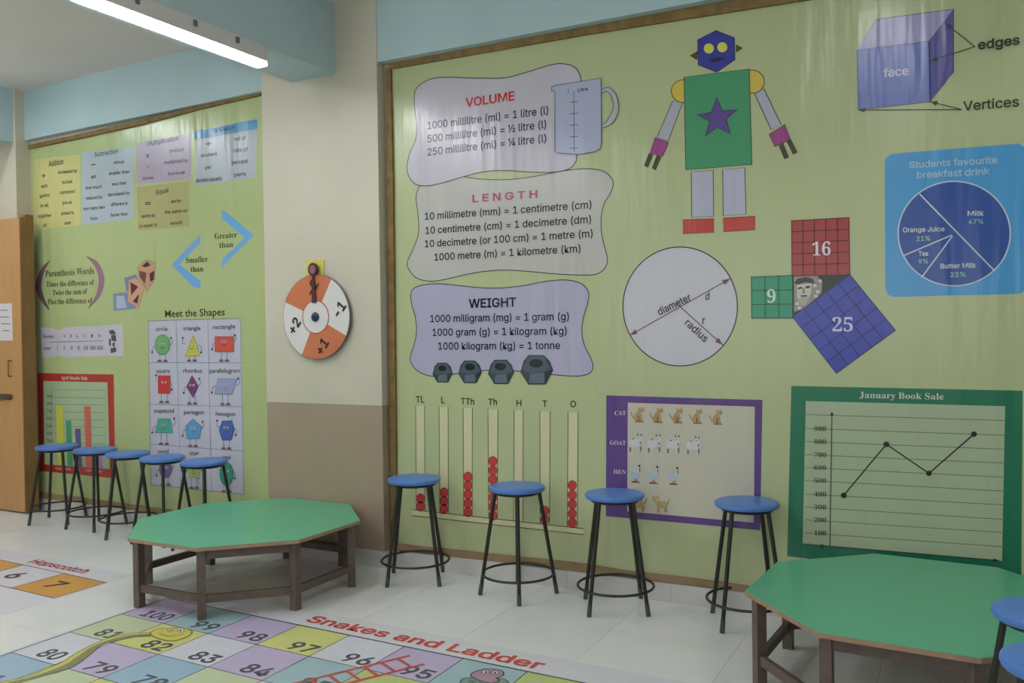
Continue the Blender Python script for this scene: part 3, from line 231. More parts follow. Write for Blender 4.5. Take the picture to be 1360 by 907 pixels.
 'y': [156, [[19,-55,25,-34,29,-35,35,-36,42,-36,47,-34,52,-30,56,-23,60,-14,65,-1,7,152,34,152,66,62,71,48,75,35,78,21,82,8,73,8,77,21,81,35,85,48,90,62,122,152,149,152,82,-23,77,-34,71,-43,64,-50,56,-54,47,-57,37,-58,31,-58,26,-57,22,-56],[9,11,10,9,12,11,21,23,22,21,24,23,9,13,12,20,24,21,19,16,20,16,24,20,9,14,13,18,15,19,15,16,19,9,18,14,18,15,14,9,17,18,9,16,17,9,24,16,8,24,9,7,24,8,7,25,24,6,25,7,5,25,6,4,25,5,4,26,25,0,2,1,0,3,2,3,26,4,0,26,3,0,27,26,0,28,27,0,29,28,33,29,0,32,29,33,32,30,29,31,30,32]]],
 'z': [152, [[17,0,17,18,102,128,102,129,19,129,19,152,133,152,133,132,50,24,50,23,135,23,135,0],[4,6,5,4,7,6,4,3,7,3,2,7,2,8,7,1,8,2,1,9,8,1,10,9,1,11,10,0,11,1]]],
 '·': [78, [[39,79,32,80,26,84,22,90,21,97,22,104,26,110,32,114,39,115,46,114,52,110,56,104,57,97,56,90,52,84,46,80],[7,9,8,6,9,7,6,10,9,5,10,6,5,11,10,4,11,5,4,12,11,3,12,4,3,13,12,2,13,3,2,14,13,1,14,2,1,15,14,0,15,1]]],
 '¼': [222, [[59,203,59,93,37,93,37,185,36,185,10,165,10,186,33,203,24,0,164,203,187,203,48,0,125,18,125,35,169,111,184,111,184,85,175,85,147,37,147,36,210,36,210,18,176,0,176,23,176,31,176,111,197,111,197,0],[6,0,7,6,3,0,3,1,0,8,10,9,8,11,10,5,4,6,4,3,6,2,1,3,13,25,14,25,15,14,13,17,25,17,24,25,15,26,25,16,26,15,16,27,26,13,18,17,24,16,17,24,27,16,13,19,18,13,20,19,13,24,20,24,21,20,12,24,13,12,23,24,27,21,24,12,22,23,22,21,12,22,27,21]]],
 '½': [234, [[59,203,59,93,37,93,37,185,36,185,10,165,10,186,33,203,24,0,164,203,187,203,48,0,146,0,146,15,183,55,190,62,195,68,198,74,199,80,198,86,194,91,188,93,182,94,175,93,170,90,167,86,166,79,145,79,147,93,156,103,168,110,182,112,198,110,209,103,217,93,220,81,219,76,217,70,214,64,209,57,202,47,192,36,176,20,176,18,221,18,221,0],[6,0,7,6,3,0,3,1,0,8,10,9,8,11,10,5,4,6,4,3,6,2,1,3,30,32,31,29,32,30,29,33,32,28,33,29,28,22,33,22,34,33,28,23,22,21,34,22,20,34,21,28,24,23,20,35,34,27,24,28,19,35,20,27,25,24,18,35,19,27,26,25,18,36,35,17,36,18,17,37,36,16,37,17,16,38,37,15,38,16,15,39,38,14,39,15,14,40,39,13,40,14,13,41,40,13,42,41,13,43,42,13,44,43,13,45,44,12,45,13]]],
 '÷': [181, [[90,113,83,115,78,119,74,124,72,132,74,138,78,144,83,148,90,149,97,148,103,144,107,138,108,132,107,124,103,119,97,115,155,91,155,68,27,68,27,91,90,10,83,11,78,15,74,21,72,28,74,35,78,41,83,45,90,46,97,45,103,41,107,35,108,28,107,21,103,15,97,11],[18,16,19,18,17,16,27,29,28,26,29,27,26,30,29,25,30,26,25,31,30,24,31,25,24,32,31,23,32,24,23,33,32,22,33,23,22,34,33,21,34,22,21,35,34,20,35,21,7,9,8,6,9,7,6,10,9,5,10,6,5,11,10,4,11,5,4,12,11,3,12,4,3,13,12,2,13,3,2,14,13,1,14,2,1,15,14,0,15,1]]],
},
'S': {
 ' ': [70, [[],[]]],
 '0': [150, [[75,-3,53,0,36,10,24,25,15,44,11,69,9,96,11,124,15,148,24,168,36,182,53,191,75,194,97,191,113,182,126,168,134,148,139,124,141,96,139,68,134,44,126,24,113,10,96,0,75,15,88,20,95,36,98,62,99,96,98,130,95,156,88,172,75,177,63,172,56,156,52,130,51,96,52,62,56,36,63,20],[11,13,12,10,13,11,10,14,13,9,32,10,32,14,10,32,15,14,9,33,32,31,15,32,9,34,33,30,15,31,8,34,9,30,16,15,8,35,34,29,16,30,7,35,8,29,17,16,7,36,35,28,17,29,6,36,7,28,18,17,5,36,6,5,37,36,27,18,28,27,19,18,4,37,5,27,20,19,4,38,37,26,20,27,3,38,4,26,21,20,3,39,38,25,21,26,2,39,3,25,22,21,2,24,39,24,22,25,2,22,24,1,22,2,1,23,22,0,23,1]]],
 '1': [150, [[26,0,26,14,48,14,54,15,58,18,61,23,62,32,62,166,52,155,43,146,35,140,27,138,21,140,16,144,12,150,11,158,20,161,29,165,40,170,53,179,71,193,102,193,102,32,102,24,104,19,108,15,115,14,137,14,137,0],[19,21,20,19,7,21,7,22,21,18,7,19,17,7,18,17,8,7,6,22,7,16,8,17,15,8,16,14,8,15,14,9,8,13,9,14,13,10,9,12,10,13,12,11,10,5,22,6,5,23,22,5,24,23,4,24,5,4,25,24,3,25,4,3,26,25,2,26,3,0,2,1,0,26,2,0,27,26,0,28,27]]],
 '2': [150, [[9,0,9,28,49,68,64,84,75,98,82,111,87,123,90,135,91,149,89,162,85,171,78,176,70,178,58,175,50,166,46,152,45,132,31,133,20,138,13,146,10,158,12,168,17,176,25,184,37,190,52,193,70,194,96,192,115,183,127,168,131,150,130,141,128,132,123,122,117,112,107,101,95,88,80,73,62,55,35,30,98,30,105,31,112,34,117,40,120,48,122,56,138,56,136,0],[25,27,26,24,27,25,24,28,27,23,28,24,22,28,23,22,12,28,12,29,28,22,13,12,11,29,12,10,29,11,21,13,22,21,14,13,9,29,10,9,30,29,20,14,21,20,15,14,8,30,9,19,15,20,19,16,15,8,31,30,7,31,8,18,16,19,7,32,31,17,16,18,6,32,7,6,33,32,5,33,6,5,34,33,5,35,34,4,35,5,4,36,35,3,36,4,3,37,36,2,37,3,2,38,37,1,38,2,44,46,45,44,47,46,1,39,38,43,47,44,42,47,43,41,47,42,40,47,41,1,40,39,1,47,40,0,47,1]]],
 '3': [150, [[65,-3,47,-2,32,2,21,7,14,14,9,21,8,30,9,39,14,45,22,49,30,51,33,35,39,25,50,18,63,16,72,17,80,20,87,24,92,32,95,42,96,56,94,70,86,81,73,88,55,91,38,91,38,107,56,107,71,110,82,118,88,131,90,147,89,160,84,170,77,176,68,178,59,177,53,172,49,165,46,156,45,147,45,136,30,138,19,142,12,150,10,160,13,174,25,185,43,192,69,194,95,192,114,183,127,169,131,151,128,134,119,120,106,110,90,102,101,100,112,95,122,89,130,80,136,69,138,55,136,40,132,28,125,18,115,10,104,4,92,0,79,-2],[48,50,49,47,50,48,47,51,50,46,51,47,46,35,51,35,52,51,46,36,35,34,52,35,46,37,36,33,52,34,45,37,46,45,38,37,32,52,33,32,53,52,45,39,38,44,39,45,31,53,32,44,40,39,31,54,53,43,40,44,30,54,31,43,41,40,42,41,43,30,55,54,29,55,30,29,56,55,28,56,29,27,56,28,27,57,56,25,27,26,25,57,27,25,58,57,25,59,58,25,24,59,24,60,59,23,60,24,23,61,60,22,61,23,21,61,22,21,62,61,20,62,21,20,63,62,19,63,20,19,64,63,9,11,10,8,11,9,7,11,8,18,64,19,18,65,64,6,11,7,6,12,11,17,65,18,5,12,6,17,66,65,5,13,12,16,66,17,4,13,5,15,66,16,4,14,13,15,67,66,14,67,15,4,67,14,3,67,4,3,68,67,2,68,3,2,69,68,1,69,2,1,70,69,0,70,1]]],
 '4': [150, [[48,0,48,14,56,14,64,15,71,18,76,23,78,34,78,50,3,50,3,66,80,192,117,192,117,68,145,68,145,50,117,50,117,34,119,23,124,18,131,15,139,14,143,14,143,0,22,68,78,68,78,115,78,127,78,140,79,154,80,166,78,163,76,158,73,152,69,146,66,140,63,135,61,131,59,128],[9,29,10,29,11,10,29,12,11,9,30,29,28,12,29,9,31,30,9,32,31,27,12,28,9,33,32,9,34,33,9,35,34,26,12,27,9,36,35,9,37,36,9,23,37,25,12,26,24,12,25,9,24,23,9,12,24,9,13,12,9,14,13,8,14,9,7,14,8,6,15,7,15,14,7,6,16,15,5,16,6,5,17,16,4,17,5,4,18,17,3,18,4,3,19,18,2,19,3,2,20,19,0,2,1,0,20,2,0,21,20,0,22,21]]],
 '5': [150, [[66,-3,48,-2,34,2,23,7,16,14,12,22,11,30,12,38,17,44,24,47,32,48,33,41,35,33,39,26,44,21,52,17,62,16,70,17,78,20,85,25,90,33,94,44,95,59,92,77,85,89,74,96,58,99,49,98,41,97,35,96,28,94,16,99,25,192,126,192,128,143,112,143,110,152,109,156,107,160,103,162,98,162,42,162,38,113,43,114,50,115,59,116,67,117,95,113,117,102,131,84,136,59,134,43,130,30,122,19,113,11,102,5,90,1,78,-2],[31,41,32,41,33,32,41,40,33,40,39,33,39,38,33,38,34,33,31,42,41,37,34,38,36,34,37,35,34,36,45,47,46,44,47,45,43,47,44,42,47,43,42,48,47,31,48,42,31,26,48,26,25,48,25,49,48,30,29,31,29,28,31,28,27,31,27,26,31,24,49,25,23,49,24,23,50,49,22,50,23,21,50,22,21,51,50,9,11,10,8,11,9,20,51,21,7,11,8,20,52,51,7,12,11,6,12,7,6,13,12,19,52,20,5,13,6,19,53,52,5,14,13,18,53,19,4,14,5,4,15,14,17,53,18,17,54,53,4,16,15,16,54,17,4,54,16,3,54,4,3,55,54,2,55,3,2,56,55,1,56,2,1,57,56,0,57,1]]],
 '6': [150, [[79,-3,60,0,44,7,30,20,20,37,14,60,12,89,13,110,17,130,23,148,31,164,42,177,55,186,71,192,89,194,104,193,116,190,125,186,131,179,135,172,136,165,134,157,129,150,119,146,104,144,104,152,102,160,100,167,97,173,93,177,86,179,72,174,61,160,54,138,50,108,56,111,64,115,75,117,87,118,109,114,126,103,137,85,141,62,137,36,125,15,106,2,80,15,89,18,96,26,100,39,102,59,100,78,95,91,87,99,77,101,70,100,62,97,55,93,50,88,52,55,59,32,68,19],[13,15,14,13,16,15,12,16,13,12,17,16,11,17,12,11,30,17,30,18,17,30,19,18,11,31,30,29,19,30,28,19,29,10,31,11,10,32,31,27,19,28,27,20,19,26,20,27,26,21,20,9,32,10,9,33,32,25,21,26,25,22,21,24,22,25,24,23,22,8,33,9,8,34,33,7,34,8,37,39,38,36,39,37,35,39,36,35,40,39,34,40,35,6,34,7,6,55,34,55,54,34,54,40,34,54,53,40,53,41,40,6,56,55,52,41,53,6,57,56,6,58,57,51,41,52,5,58,6,5,59,58,51,42,41,50,42,51,50,43,42,4,59,5,49,43,50,4,60,59,48,43,49,3,60,4,48,44,43,3,61,60,47,44,48,2,61,3,2,46,61,46,44,47,46,45,44,2,45,46,1,45,2,1,0,45]]],
 '7': [150, [[44,0,116,163,45,163,34,159,30,149,28,135,12,135,13,192,141,192,141,179,67,0],[6,3,7,3,2,7,2,8,7,2,9,8,2,1,9,1,10,9,0,10,1,6,4,3,6,5,4]]],
 '8': [150, [[73,-3,53,-1,37,4,24,12,15,23,10,35,8,49,11,65,19,77,32,88,48,97,33,107,23,118,16,131,14,146,16,158,20,169,28,179,40,188,56,193,77,194,102,191,119,181,130,166,134,147,131,133,124,122,112,113,98,104,118,92,132,80,140,66,142,51,138,28,124,11,102,1,81,113,90,119,96,127,99,136,100,148,99,156,97,163,94,169,89,174,83,178,75,179,65,177,58,170,54,161,52,149,54,136,60,127,69,120,75,13,87,15,97,22,103,33,105,46,102,58,96,68,83,77,66,86,57,80,50,71,46,61,44,48,46,34,53,22,62,15],[19,21,20,18,21,19,18,22,21,17,22,18,17,46,22,46,45,22,45,23,22,16,46,17,16,47,46,44,23,45,16,48,47,43,23,44,16,49,48,15,49,16,42,23,43,42,24,23,41,24,42,15,50,49,14,50,15,40,24,41,14,51,50,39,24,40,39,25,24,13,51,14,13,52,51,38,25,39,38,26,25,12,52,13,12,53,52,37,26,38,37,27,26,12,36,53,36,27,37,11,36,12,11,27,36,11,28,27,10,28,11,10,29,28,9,29,10,9,62,29,62,30,29,8,62,9,8,63,62,61,30,62,61,31,30,8,64,63,7,64,8,60,31,61,7,65,64,59,31,60,59,32,31,6,65,7,6,66,65,58,32,59,58,33,32,5,66,6,5,67,66,57,33,58,4,67,5,4,68,67,56,33,57,56,34,33,3,68,4,3,69,68,55,34,56,3,54,69,54,34,55,3,34,54,2,34,3,2,35,34,1,35,2,1,0,35]]],
 '9': [150, [[61,-3,46,-2,35,2,27,7,21,13,18,20,17,28,18,33,20,38,24,41,30,43,35,32,41,23,50,16,62,14,89,34,100,92,93,85,85,79,74,75,62,74,41,77,24,88,13,106,9,129,11,148,17,163,26,176,38,186,53,192,71,194,89,192,106,185,119,173,129,156,136,133,138,104,137,83,134,63,128,44,120,29,110,16,96,6,80,-1,74,93,82,94,90,98,96,104,100,111,98,141,92,161,84,173,73,176,62,174,55,165,50,151,48,131,55,103],[29,31,30,28,31,29,28,32,31,27,32,28,27,52,32,52,33,32,26,52,27,26,53,52,51,33,52,26,54,53,51,34,33,50,34,51,26,55,54,25,55,26,49,34,50,49,35,34,25,56,55,24,56,25,48,35,49,48,36,35,24,57,56,23,57,24,47,36,48,22,57,23,47,37,36,46,37,47,22,44,57,45,16,46,16,37,46,44,16,45,22,16,44,22,17,16,15,37,16,21,17,22,21,18,17,15,38,37,21,19,18,20,19,21,15,39,38,15,40,39,9,11,10,8,11,9,7,11,8,14,40,15,6,11,7,6,12,11,14,41,40,5,12,6,5,13,12,4,13,5,4,14,13,14,42,41,4,42,14,3,42,4,2,42,3,2,43,42,1,43,2,1,0,43]]],
 'A': [175, [[-3,0,-3,7,4,8,9,12,15,19,20,30,82,186,90,186,154,35,159,22,164,14,170,9,177,7,177,0,92,0,92,7,108,10,113,18,112,24,109,33,101,53,41,53,31,28,31,26,30,24,30,21,30,19,35,10,49,7,51,7,51,0,45,64,97,64,71,128],[5,7,6,5,33,7,33,8,7,5,31,33,32,8,33,5,21,31,21,32,31,21,20,32,20,8,32,5,22,21,19,8,20,19,9,8,18,9,19,4,22,5,4,23,22,4,24,23,17,9,18,4,25,24,17,10,9,4,26,25,4,27,26,3,27,4,16,10,17,16,11,10,2,27,3,2,28,27,15,11,16,15,12,11,1,28,2,0,28,1,0,29,28,0,30,29,14,12,15,14,13,12]]],
 'B': [177, [[6,0,6,7,18,9,25,13,29,21,30,33,30,147,29,158,28,165,25,170,20,173,14,175,6,175,6,182,88,182,141,172,158,140,148,113,115,99,154,82,167,53,163,30,148,14,126,3,95,0,73,101,75,101,93,103,105,109,112,120,114,138,112,154,108,165,99,171,87,174,79,173,75,170,73,165,73,156,89,10,104,12,113,20,119,33,120,51,118,70,111,83,98,90,79,92,73,92,73,26,74,18,76,13,81,11],[12,14,13,12,34,14,34,15,14,11,34,12,10,34,11,10,35,34,33,15,34,9,35,10,9,36,35,33,16,15,32,16,33,8,36,9,8,37,36,7,37,8,31,16,32,7,38,37,6,38,7,6,25,38,30,16,31,5,25,6,30,17,16,29,17,30,28,17,29,28,18,17,27,18,28,26,18,27,5,26,25,5,48,26,48,18,26,48,47,18,47,46,18,46,19,18,5,49,48,45,19,46,44,19,45,44,20,19,43,20,44,43,21,20,42,21,43,4,49,5,41,21,42,41,22,21,4,50,49,3,50,4,40,22,41,3,51,50,40,23,22,3,52,51,2,52,3,39,23,40,2,39,52,2,23,39,1,23,2,0,23,1,0,24,23]]],
 'C': [187, [[103,-4,77,-1,55,8,36,22,22,42,13,65,10,91,13,117,22,140,37,159,55,174,78,183,104,186,124,184,147,176,151,175,155,174,163,177,168,186,175,186,175,123,168,123,157,146,143,163,125,174,106,177,70,156,57,91,71,30,111,9,127,12,143,18,158,28,171,42,179,35,146,6],[11,13,12,17,19,18,17,20,19,11,14,13,10,25,11,25,14,11,10,26,25,24,14,25,16,20,17,24,15,14,24,16,15,24,23,16,23,22,16,22,20,16,9,26,10,8,26,9,8,27,26,21,20,22,7,27,8,6,27,7,5,27,6,5,28,27,4,28,5,32,34,33,3,28,4,32,35,34,3,29,28,31,35,32,2,29,3,30,35,31,29,35,30,2,35,29,1,35,2,1,0,35]]],
 'D': [198, [[8,0,8,7,19,8,25,12,28,18,30,30,30,150,28,163,24,170,17,174,6,175,6,182,89,182,131,176,162,158,181,130,187,91,163,23,91,0,89,10,112,15,128,30,137,56,140,92,127,153,89,173,81,172,76,169,74,164,73,154,73,29,74,19,76,14,81,11],[10,12,11,10,13,12,10,25,13,25,14,13,9,25,10,8,25,9,8,26,25,24,14,25,8,27,26,7,27,8,7,28,27,7,29,28,6,29,7,24,15,14,6,30,29,23,15,24,5,30,6,23,16,15,22,16,23,22,17,16,21,17,22,20,17,21,4,30,5,4,31,30,20,18,17,4,32,31,3,32,4,19,18,20,3,33,32,2,33,3,2,19,33,2,18,19,1,18,2,0,18,1]]],
 'E': [177, [[6,0,6,7,18,8,25,12,29,19,30,31,30,147,29,162,25,170,18,174,6,175,6,182,160,182,160,128,153,128,147,149,136,163,118,170,93,172,85,172,80,171,76,170,74,167,73,162,73,155,73,98,77,98,93,101,104,108,111,120,115,138,122,138,122,47,115,47,113,62,109,73,104,80,96,85,87,88,74,89,73,89,73,27,74,19,77,14,83,12,92,11,110,12,125,15,138,21,148,30,157,42,164,57,172,57,161,0],[10,12,11,10,18,12,18,17,12,17,16,12,16,15,12,15,13,12,9,18,10,8,18,9,8,19,18,8,20,19,8,21,20,7,21,8,7,22,21,7,23,22,7,24,23,6,24,7,6,25,24,14,13,15,5,25,6,29,31,30,29,32,31,28,32,29,27,35,28,35,32,28,26,36,27,36,35,27,5,26,25,5,40,26,40,39,26,39,38,26,38,37,26,37,36,26,5,41,40,34,32,35,33,32,34,50,52,51,50,53,52,49,53,50,4,41,5,48,53,49,4,42,41,47,53,48,3,42,4,3,43,42,46,53,47,3,44,43,45,53,46,2,44,3,2,45,44,2,53,45,1,53,2,0,53,1]]],
 'G': [203, [[107,-4,80,-1,57,8,37,22,23,41,14,64,11,92,14,118,23,141,37,160,56,174,78,183,103,186,125,184,148,176,152,175,155,174,159,175,162,177,165,181,168,186,175,186,175,123,168,123,161,138,153,152,143,162,132,170,120,176,107,177,70,156,58,91,62,54,72,27,88,11,110,5,123,7,131,11,136,18,137,28,137,51,136,62,132,68,124,71,110,73,110,79,200,79,200,73,189,72,183,68,179,62,178,51,178,12,143,0],[11,13,12,19,21,20,19,22,21,11,14,13,10,29,11,29,14,11,18,22,19,10,30,29,28,14,29,17,22,18,28,15,14,27,15,28,16,22,17,27,16,15,27,26,16,26,25,16,25,22,16,9,30,10,8,30,9,8,31,30,24,22,25,7,31,8,23,22,24,6,31,7,5,31,6,5,32,31,44,46,45,44,47,46,43,47,44,43,48,47,43,49,48,42,49,43,42,50,49,41,50,42,4,32,5,41,51,50,40,51,41,4,33,32,40,52,51,39,52,40,3,33,4,38,52,39,3,34,33,2,34,3,37,52,38,37,53,52,36,53,37,2,35,34,1,35,2,35,53,36,1,53,35,1,0,53]]],
 'H': [209, [[6,0,6,7,18,9,25,13,29,20,30,32,30,152,29,162,25,170,18,174,6,175,6,182,97,182,97,175,88,174,82,173,77,170,75,166,73,160,73,152,73,100,137,100,137,152,136,160,135,166,132,170,128,173,122,174,113,175,113,182,203,182,203,175,191,173,184,170,181,163,180,152,180,32,181,21,184,13,191,9,203,7,203,0,113,0,113,7,124,9,132,12,135,20,137,32,137,88,73,88,73,32,74,20,78,13,85,9,97,7,97,0],[10,12,11,10,13,12,28,30,29,28,31,30,9,13,10,9,14,13,27,31,28,27,32,31,9,15,14,26,32,27,8,15,9,26,33,32,8,16,15,25,33,26,8,17,16,24,33,25,24,34,33,7,17,8,7,18,17,23,34,24,23,35,34,6,18,7,6,19,18,22,35,23,5,19,6,5,20,19,21,35,22,21,36,35,5,49,20,49,21,20,49,48,21,48,36,21,5,50,49,47,36,48,4,50,5,4,51,50,46,36,47,46,37,36,46,38,37,3,51,4,3,52,51,45,38,46,45,39,38,2,52,3,2,53,52,44,39,45,44,40,39,1,53,2,1,54,53,43,40,44,0,54,1,0,55,54,42,40,43,42,41,40]]],
 'J': [132, [[44,-26,31,-25,21,-21,12,-16,5,-9,0,0,-1,9,0,18,4,24,10,28,18,30,26,29,32,25,36,19,37,11,36,5,34,-1,31,-5,31,-8,33,-14,42,-16,50,-15,55,-10,58,-2,59,9,59,147,59,156,57,164,54,169,49,172,42,174,32,175,32,182,126,182,126,175,117,174,111,172,106,169,104,164,103,157,102,147,102,35,87,-11],[31,33,32,31,34,33,30,34,31,30,35,34,30,36,35,29,36,30,29,37,36,28,37,29,28,38,37,27,38,28,27,39,38,26,39,27,26,40,39,25,40,26,24,40,25,24,41,40,24,42,41,9,11,10,9,12,11,8,12,9,8,13,12,7,13,8,7,14,13,6,14,7,6,15,14,5,15,6,23,42,24,5,16,15,4,16,5,4,17,16,22,42,23,4,18,17,4,19,18,3,19,4,21,42,22,21,0,42,3,20,19,20,0,21,2,20,3,2,0,20,1,0,2]]],
 'N': [197, [[161,-4,43,140,43,31,44,20,47,12,55,9,67,7,67,0,7,0,7,7,16,8,22,9,26,12,28,17,30,23,30,31,30,155,20,168,15,173,11,174,7,175,7,182,63,182,156,67,156,151,156,159,154,166,152,170,147,173,141,174,132,175,132,182,192,182,192,175,180,174,173,170,170,163,169,151,169,-4],[20,22,21,20,19,22,19,18,22,18,23,22,30,32,31,30,33,32,29,33,30,29,34,33,28,34,29,28,35,34,17,23,18,27,35,28,27,36,35,26,36,27,16,23,17,25,36,26,25,37,36,24,37,25,15,1,16,1,23,16,23,37,24,23,38,37,15,2,1,0,23,1,0,38,23,14,2,15,14,3,2,13,3,14,13,4,3,12,4,13,12,5,4,11,5,12,10,5,11,10,6,5,9,6,10,8,6,9,8,7,6]]],
 'O': [210, [[104,-4,85,-2,67,3,52,12,38,23,26,37,18,53,13,72,11,91,13,111,18,129,26,145,38,159,52,170,68,179,86,185,106,186,125,185,143,179,159,171,172,159,184,146,192,129,198,111,199,91,198,72,192,53,184,37,172,23,158,12,142,3,124,-2,106,5,140,26,152,91,149,128,139,155,124,172,104,177,70,156,58,91,61,54,71,27,86,10],[15,17,16,15,18,17,14,18,15,14,38,18,38,19,18,13,38,14,13,39,38,37,19,38,36,19,37,36,20,19,12,39,13,36,21,20,11,39,12,11,40,39,35,21,36,35,22,21,10,40,11,35,23,22,9,40,10,34,23,35,34,24,23,8,40,9,7,40,8,7,41,40,33,24,34,33,25,24,6,41,7,33,26,25,6,42,41,5,42,6,33,27,26,4,42,5,33,28,27,4,43,42,32,28,33,3,43,4,32,29,28,2,43,3,32,30,29,2,32,43,2,30,32,1,30,2,1,31,30,0,31,1]]],
 'P': [167, [[6,0,6,7,18,9,25,13,29,20,30,32,30,152,29,162,25,170,18,174,6,175,6,182,85,182,115,181,134,176,147,169,156,159,162,147,164,133,159,112,147,96,126,86,97,82,73,82,73,32,74,20,78,13,85,9,97,7,97,0,73,92,81,92,98,94,109,101,115,113,117,132,115,150,110,163,101,170,87,172,80,172,76,170,74,165,73,159],[10,12,11,10,13,12,10,14,13,10,39,14,39,15,14,9,39,10,8,39,9,8,40,39,38,15,39,8,41,40,37,15,38,7,41,8,7,42,41,37,16,15,7,43,42,36,16,37,6,43,7,6,30,43,36,17,16,5,30,6,35,17,36,35,18,17,35,19,18,34,19,35,33,19,34,33,20,19,32,20,33,32,21,20,31,21,32,5,31,30,5,23,31,23,21,31,23,22,21,5,24,23,4,24,5,4,25,24,3,25,4,3,26,25,2,26,3,2,27,26,1,27,2,1,28,27,0,28,1,0,29,28]]],
 'S': [156, [[17,-4,17,63,25,63,33,38,45,20,60,9,79,6,92,8,103,14,109,24,111,36,106,52,90,64,65,76,45,88,31,101,23,116,20,133,22,148,27,161,35,172,46,180,59,185,74,186,82,186,92,185,102,182,113,179,115,179,117,178,118,178,120,178,125,180,128,186,136,186,136,128,129,128,124,142,117,154,109,164,99,172,89,176,78,178,65,176,56,171,50,162,48,152,50,142,55,135,63,128,75,121,101,109,116,101,127,93,135,85,140,75,143,65,144,53,142,37,136,23,126,12,112,3,96,-2,77,-4,70,-4,63,-3,57,-2,50,0,44,2,39,4,36,5,34,5,30,4,28,3,26,0,24,-4],[22,24,23,32,34,33,32,35,34,22,25,24,21,25,22,21,26,25,21,27,26,31,35,32,20,42,21,42,27,21,42,28,27,42,29,28,42,30,29,42,31,30,20,43,42,41,31,42,41,40,31,40,39,31,39,38,31,38,35,31,20,44,43,19,44,20,19,45,44,19,46,45,18,46,19,37,35,38,18,47,46,17,47,18,17,48,47,36,35,37,17,49,48,16,49,17,16,50,49,16,51,50,15,51,16,15,52,51,15,53,52,14,53,15,14,54,53,13,54,14,13,55,54,12,55,13,12,56,55,12,57,56,11,57,12,0,2,1,0,3,2,11,58,57,10,58,11,0,4,3,10,59,58,9,59,10,8,59,9,8,60,59,0,73,4,73,72,4,72,5,4,7,60,8,7,61,60,72,71,5,71,6,5,6,61,7,71,61,6,70,61,71,69,61,70,68,61,69,68,62,61,0,74,73,67,62,68,66,62,67,0,75,74,65,62,66,65,63,62,64,63,65]]],
 'T': [169, [[37,0,37,7,49,8,57,12,61,20,62,32,62,173,60,173,41,170,26,161,16,147,12,127,4,127,4,182,164,182,164,127,157,127,143,162,107,173,105,173,105,32,107,20,111,12,118,8,131,7,131,0],[12,10,13,10,9,13,9,8,13,8,7,13,7,14,13,7,19,14,19,18,14,18,17,14,17,15,14,6,19,7,5,19,6,5,20,19,16,15,17,12,11,10,4,20,5,4,21,20,3,21,4,3,22,21,2,22,3,2,23,22,1,23,2,1,24,23,0,24,1,0,25,24]]],
 'W': [244, [[68,-4,13,157,10,165,6,171,1,174,-6,175,-6,182,72,182,72,175,65,175,60,173,57,169,56,164,57,158,59,149,89,61,120,141,114,160,111,167,107,172,101,174,92,175,92,182,176,182,176,175,162,173,157,165,158,161,160,154,190,66,216,148,219,156,219,163,218,168,215,172,210,174,201,175,201,182,250,182,250,175,243,173,238,168,234,161,230,152,178,-4,171,-4,126,124,76,-4],[5,7,6,5,8,7,21,23,22,21,24,23,36,38,37,36,39,38,4,8,5,4,9,8,20,24,21,20,25,24,35,39,36,35,40,39,4,10,9,34,40,35,3,10,4,19,25,20,34,41,40,3,11,10,19,26,25,33,41,34,18,26,19,2,11,3,2,12,11,32,41,33,32,42,41,17,26,18,1,12,2,17,27,26,1,13,12,31,42,32,31,43,42,17,28,27,16,28,17,1,14,13,0,14,1,30,43,31,16,29,28,30,44,43,0,15,14,29,44,30,15,46,16,46,29,16,15,47,46,45,29,46,45,44,29,0,47,15]]],
 'a': [138, [[102,-4,86,0,80,14,60,1,38,-3,26,-1,16,5,10,14,8,25,12,41,25,54,48,66,80,76,80,96,78,106,75,113,68,117,59,118,46,116,42,110,43,107,45,103,48,97,49,92,48,86,44,81,38,77,31,76,23,78,18,81,14,87,13,95,15,103,20,111,28,118,38,123,50,126,65,127,89,125,105,117,114,103,117,84,117,25,117,19,118,16,119,14,122,14,125,14,128,17,132,11,118,0,60,13,65,14,70,16,75,20,80,25,80,68,55,55,47,34,51,18],[36,38,37,35,38,36,35,39,38,34,17,35,17,39,35,34,18,17,16,39,17,33,18,34,15,39,16,15,40,39,33,19,18,14,40,15,32,19,33,32,20,19,32,21,20,13,40,14,31,21,32,13,41,40,31,22,21,31,23,22,12,41,13,30,23,31,30,24,23,29,24,30,29,25,24,12,42,41,28,25,29,28,26,25,27,26,28,11,56,12,56,42,12,11,57,56,55,42,56,10,57,11,10,58,57,9,58,10,8,58,9,8,59,58,7,59,8,54,42,55,54,43,42,53,43,54,53,44,43,7,51,59,47,49,48,52,44,53,52,45,44,46,49,47,52,46,45,51,2,52,2,46,52,51,3,2,1,46,2,6,51,7,1,49,46,6,3,51,1,50,49,5,3,6,5,4,3,0,50,1]]],
 'c': [117, [[62,-4,48,-2,35,4,24,14,15,27,10,43,8,60,10,78,16,95,26,108,38,119,53,125,70,128,87,126,100,119,108,110,111,98,110,91,107,86,101,83,95,82,82,86,78,100,79,102,79,104,79,107,79,109,76,116,68,119,51,108,45,75,47,49,55,30,66,19,82,15,96,19,109,29,114,24,91,3],[11,13,12,11,14,13,10,14,11,10,28,14,28,15,14,9,28,10,9,29,28,27,15,28,26,15,27,26,16,15,25,16,26,8,29,9,8,30,29,24,16,25,23,16,24,22,16,23,21,16,22,21,17,16,7,30,8,21,18,17,20,18,21,20,19,18,6,30,7,6,31,30,5,31,6,5,32,31,4,32,5,4,33,32,35,37,36,3,33,4,35,38,37,3,34,33,34,38,35,3,38,34,2,38,3,1,38,2,1,0,38]]],
